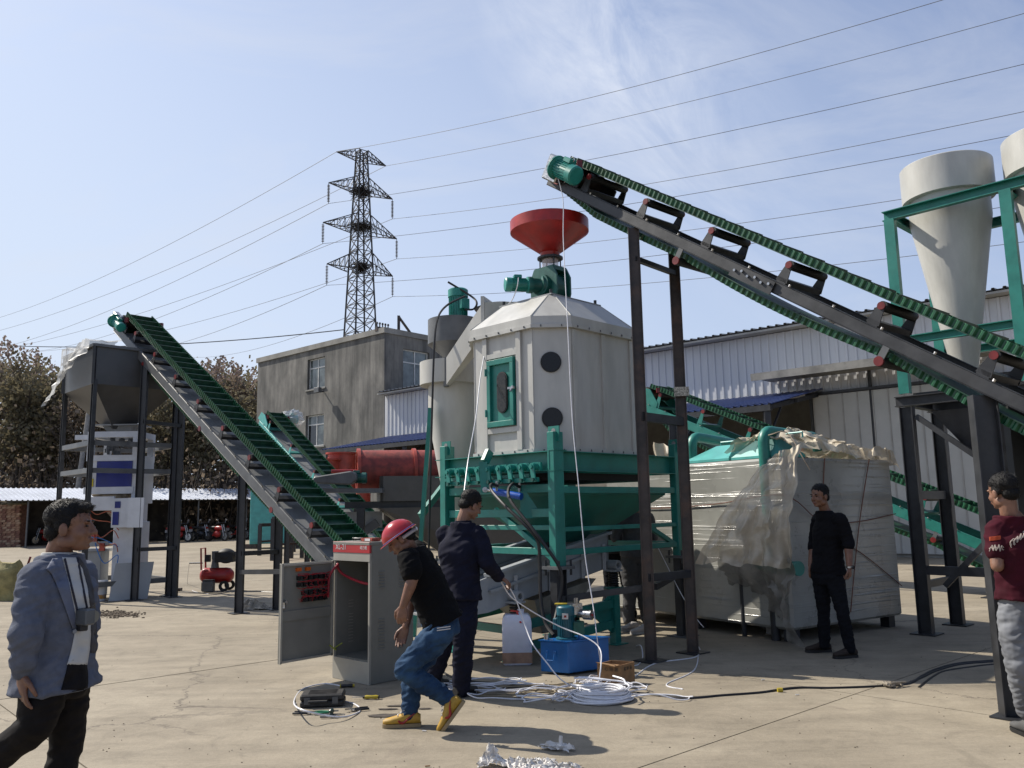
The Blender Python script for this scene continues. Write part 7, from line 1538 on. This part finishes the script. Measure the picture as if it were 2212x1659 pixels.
ropeo([G(915,1440),G(960,1470),G(1010,1480),G(1080,1486),G(1160,1490),G(1250,1492),G(1330,1494),G(1400,1500),G(1480,1509),G(1560,1503),G(1640,1497),G(1720,1487),G(1790,1487),G(1880,1484),G(1960,1478),G(1990,1462),G(2020,1447),G(2070,1434),G(2140,1428),G(2230,1422)],'thick black cable bundle lying across the concrete to the right edge',.013,blackc,'power_cable',None,'cable')
ropeo([v_+Vector((0,.035,0)) for v_ in [G(930,1432),G(970,1462),G(1020,1474),G(1100,1481),G(1200,1488),G(1330,1494),G(1400,1502),G(1480,1510),G(1560,1505),G(1640,1499),G(1720,1488),G(1790,1489),G(1880,1486),G(1955,1480),G(1995,1466),G(2025,1452),G(2075,1438),G(2140,1432),G(2230,1426)]],'second black cable running alongside the first across the concrete',.011,blackc,'power_cable',None,'cable')
ropeo([G(1985,1485),G(2015,1462),G(2040,1450),G(2090,1442),G(2140,1436),G(2230,1431)],'third black cable joining the bundle near the right edge',.010,blackc,'power_cable',None,'cable')
ropeo([G(1475,1489),G(1440,1478),G(1500,1447),G(1508,1400),G(1502,1385)],'white tube looping round the foot of the right conveyor post',.006)
ropeo([G(1300,1470),G(1360,1466),G(1400,1440),G(1430,1430),G(1500,1420),G(1512,1405),G(1505,1392)],'white tube lying between the conveyor post feet',.006)
ropeo([G(1375,1395),P(1385,1400,8.9)+UZ*.02,G(1388,1420),G(1378,1436),G(1360,1438)],'short white tube end curling beside the left conveyor post',.006)
ropeo([P(1420,1180,10.2),P(1440,1220,10.1),P(1470,1280,9.9),P(1500,1330,9.6),P(1520,1355,9.4)],'thin white cord hanging slack behind the conveyor posts',.005)
tk_=thing('tape_knot',G(1935,1484),'rag knot tied round the black cable on the concrete','knot'); b=MB(); o_=orgof(tk_)
for i in range(5): b.tube(spline([o_+Vector((rn.uniform(-.1,.1),rn.uniform(-.05,.05),.01+.03*rn.random())) for _ in range(4)],4),.010,6)
b.build('rag_strip',mat('beige_rag',(.38,.33,.26),.9),tk_,True)
for px,py in ((1658,1489),(1800,1484)):
    pass
ty=thing('yellow_tape',G(1685,1494)+UZ*.013,'band of yellow tape wrapped round the black cable','tape'); b=MB(); o_=orgof(ty); b.cyl(o_+Vector((-.02,0,0)),o_+Vector((.02,0,0)),.018,n=12); b.build('tape_band',mat('yellow_tape_m',(.5,.38,.03),.5),ty,True)
# coil
co=thing('cable_coil',G(1305,1522)+Vector((0,.18,0)),'thick bundled coil of white plastic tube lying on the concrete','coil'); o_=orgof(co)
for j in range(5):
    for i in range(7-j):
        R_c=.125+.0155*i+.003*j; z_=.012+.018*j; pts=[o_+Vector((math.cos(t)*R_c*(1+.03*math.sin(2*t+i+j))*1.15,math.sin(t)*R_c*(1+.03*math.sin(3*t+j)),z_+.007*math.sin(2*t+i*1.7))) for t in [2*math.pi*k/26+i for k in range(27)]]
        MB().tube(pts,.0085,7,False).build('coil_turn',rope,co,True)
for i in range(5):
    t=rn.uniform(0,6.28); pts=[o_+Vector((math.cos(t+d_*.5)*(.11+.03*abs(d_-2)+.06)*1.15,math.sin(t+d_*.5)*(.11+.03*abs(d_-2)+.04),.10+.01*d_)) for d_ in range(5)]; MB().tube(spline(pts,5),.0075,6).build('coil_turn',rope,co,True)
# tool case and tools
tc_=thing('tool_case',G(690,1530),'dusty black plastic tool case with a carry handle lying on the concrete','tool case'); o_=G(647,1530)
u_=(G(742,1526)-o_).normalized(); v_=Vector((-u_.y,u_.x,0)); dp=mat('dusty_black_plastic',(.030,.028,.027),.6,var=.3,scale=14,dirt=.5,dcol=(.09,.08,.07))
LW=(G(742,1526)-o_).length
b=MB(); b.obox(o_+UZ*.0,u_*LW,v_*.20,UZ*.045); b.build('lower_shell',dp,tc_,bev=.01); b=MB(); b.obox(o_+UZ*.047,u_*LW*.985+u_*.002,v_*.20,UZ*.05); up_s=b.build('upper_shell',dp,tc_,bev=.012)
for k in range(4): b=MB(); b.obox(o_+u_*.06+v_*(.03+.04*k)+UZ*.0975,u_*(LW-.12),v_*.012,UZ*.004); b.build('lid_rib',dp,up_s)
b=MB(); q_=o_+u_*LW*.42-v_*.012+UZ*.05; b.tube([q_-u_*.07+v_*.01,q_-u_*.07-v_*.02,q_+u_*.07-v_*.02,q_+u_*.07+v_*.01],.010,6); b.build('carry_handle',dp,tc_)
for s in (.16,.80): b=MB(); b.obox(o_+u_*(LW*s-.02)-v_*.006+UZ*.025,u_*.045,v_*.006,UZ*.05); b.build('latch',gsteel,tc_)
ropeo([G(738,1482),G(700,1477),G(655,1488),G(636,1512),G(645,1530,.10),G(700,1545,.05),G(745,1548,.02),G(778,1536),G(768,1522),G(742,1514)],'white tube ring lying over the black tool case',.006)
t=thing('screwdriver',G(790,1511),'yellow and black screwdriver lying right of the tool case','screwdriver'); screwdriver(t,G(819,1510)+UZ*.016,Vector((-1,.03,0)),mat('yellow_handle',(.55,.42,.02),.4),dkp,.13,.09)
t=thing('screwdriver',G(745,1483),'short black screwdriver with yellow ends lying behind the tool case','screwdriver'); screwdriver(t,G(735,1486)+UZ*.016,Vector((1,.1,0)),dkp,mat('yellow_handle',(.55,.42,.02),.4),.12,0)
def plier(px,py,ang,m,lab):
    t=thing('pliers',G(px,py),lab,'pliers','hand tools beside the tool case'); o_=orgof(t)+UZ*.012; d=Vector((math.cos(ang),math.sin(ang),0)); s=Vector((-d.y,d.x,0)); b=MB()
    for q in (-1,1): b.tube(spline([o_-d*.12+s*q*.022,o_-d*.07+s*q*.026,o_-d*.02+s*q*.012,o_],5),.0085,7)
    b.build('grips',m,t,True); b=MB(); b.cyl(o_-UZ*.008,o_+UZ*.008,.018,n=14); b.prism([o_+s*.012,o_+d*.06+s*.005,o_+d*.06-s*.005,o_-s*.012],UZ*.01); b.build('jaws',chrome,t)
plier(714,1541,R(8),mat('green_grip',(.01,.22,.10),.4),'green handled pliers in front of the tool case')
plier(668,1543,R(-4),dkp,'black handled pliers with a red band at the front left of the tool case')
plier(762,1536,R(200),dkp,'black handled cutter beside the right end of the tool case')
plier(728,1549,R(5),gsteel,'bare steel crimping pliers nearest the camera by the tool case')
t=thing('metal_socket',G(716,1549),'small dark green metal knob standing on the concrete in front of the tools','knob'); b=MB(); b.lathe(orgof(t),[(0,0),(.013,0),(.015,.02),(.012,.03),(.02,.036),(.02,.05),(.01,.06),(0,.062)],16); b.build('knob_body',mat('dark_green_knob',(.02,.05,.04),.3),t,True)
# plastic litter in front
wpl=mat('crumpled_white_plastic',(.85,.82,.78),.55,alpha=.88,var=.1,spec=.3)
def litter(name,px0,py0,px1,py1,h,peak,lab,seed,nu=46,nv=22,m_=None):
    a,b_=G(px0,py0),G(px1,py1); d=b_-a; s=Vector((-d.y,d.x,0)).normalized(); wdt=.22
    def fn(u,v):
        p=a+d*u+s*(v-.5)*wdt*(.7+.5*math.sin(u*9+seed)); q=p*13+Vector((seed,0,0)); hh=h*(.25+abs(noise.noise(q))*1.0+abs(noise.noise(q*3.1))*.9)*math.sin(math.pi*min(1,max(0,v)))**.5*(.35+.65*math.sin(math.pi*u)**.4)
        hh+=peak*math.exp(-((u-.13)/.07)**2-((v-.5)/.3)**2); return p+Vector((0,0,hh+.004))
    return drape('plastic_scrap',fn,nu,nv,.022,26,lab,seed,m_ or wpl)
litter('s',1035,1652,1255,1662,.04,.10,'crumpled white plastic film lying on the concrete at the bottom edge',3,70,30)
litter('s',1195,1622,1214,1613,.03,.0,'tiny standing curl of clear tape on the shaded concrete',8,18,10)
b=MB(); b.tube(spline([G(1213,1618),P(1211,1600,5.55),P(1212,1590,5.55)],4),[.012]*9,6); b.build('tape_curl',wpl,None,label='upright strip of clear tape beside the plastic film',cat='tape')
rg=G(548,1315); drape('rag',lambda u,v: rg+Vector(((u-.5)*.50,(v-.5)*.40,.004+.10*math.sin(math.pi*u)*math.sin(math.pi*v)*abs(1+1.6*noise.noise(Vector((u*5,v*5,3)))))),26,20,.03,9,'crumpled pale cloth lying beside the foot of the left conveyor post',11,mat('pale_rag',(.42,.37,.30),.9,var=.2,scale=9))
# dirt crumbs and butts
b=MB(); rn=random.Random(77)
for k in range(420):
    p=G(250+rn.gauss(0,26),1327+rn.gauss(0,3.5)); b.ell(p,(rn.uniform(.006,.03),rn.uniform(.006,.03),rn.uniform(.004,.02)),None,6,4)
for k in range(260):
    p=G(rn.uniform(0,2212),rn.uniform(1290,1659)); b.ell(p,(rn.uniform(.002,.007),rn.uniform(.002,.007),.003),None,5,3)
b.build('dirt_crumbs',mat('brown_soil',(.14,.105,.07),.95),None,label='brown dirt crumbs and grit scattered on the concrete',cat='dirt',kind='stuff')
for i,(px,py,lab) in enumerate(((634,1520,'white cigarette end left of the tool case'),(912,1580,'white plastic chip between the yellow shoes'),(1718,1502,'white offcut lying below the black cable'),(918,1657,'brown cigarette end at the bottom edge'),(1645,1470,'white sliver on the shaded concrete'))):
    t=thing('cigarette_end' if i in(0,3) else 'plastic_chip',G(px,py),lab,'litter'); b=MB(); q_=orgof(t)+UZ*.005; b.cyl(q_,q_+Vector((.03,.008*(i-2),0)),.004,n=7); b.build('litter_piece',wt if i!=3 else cbm,t)
# oil stains
st=mat('dark_oil_stain',(.075,.06,.048),.75,var=.3,scale=20)
for i,(px,py,rx,ry,lab) in enumerate(((835,1546,.14,.05,'dark damp stain in front of the yellow shoe'),(862,1525,.10,.025,'upper damp streak left of the jeans'),(838,1532,.08,.022,'small damp spot above the shoe stain'),(917,1531,.06,.02,'small dark spot behind the hard hat man'))):
    t=G(px,py); b=MB(); pl_=[t+Vector((rx*math.cos(a)*(1+.35*noise.noise(Vector((math.cos(a)*2+i,math.sin(a)*2,0)))),ry*math.sin(a)*(1+.35*noise.noise(Vector((math.cos(a)*2,i,math.sin(a)*2)))),.0035)) for a in [2*math.pi*k/26 for k in range(26)]]
    b.add([t+Vector((0,0,.0035))]+pl_,[(0,k+1,(k+1)%26+1) for k in range(26)]); b.build('ground_stain',st,None,label=lab,cat='stain')
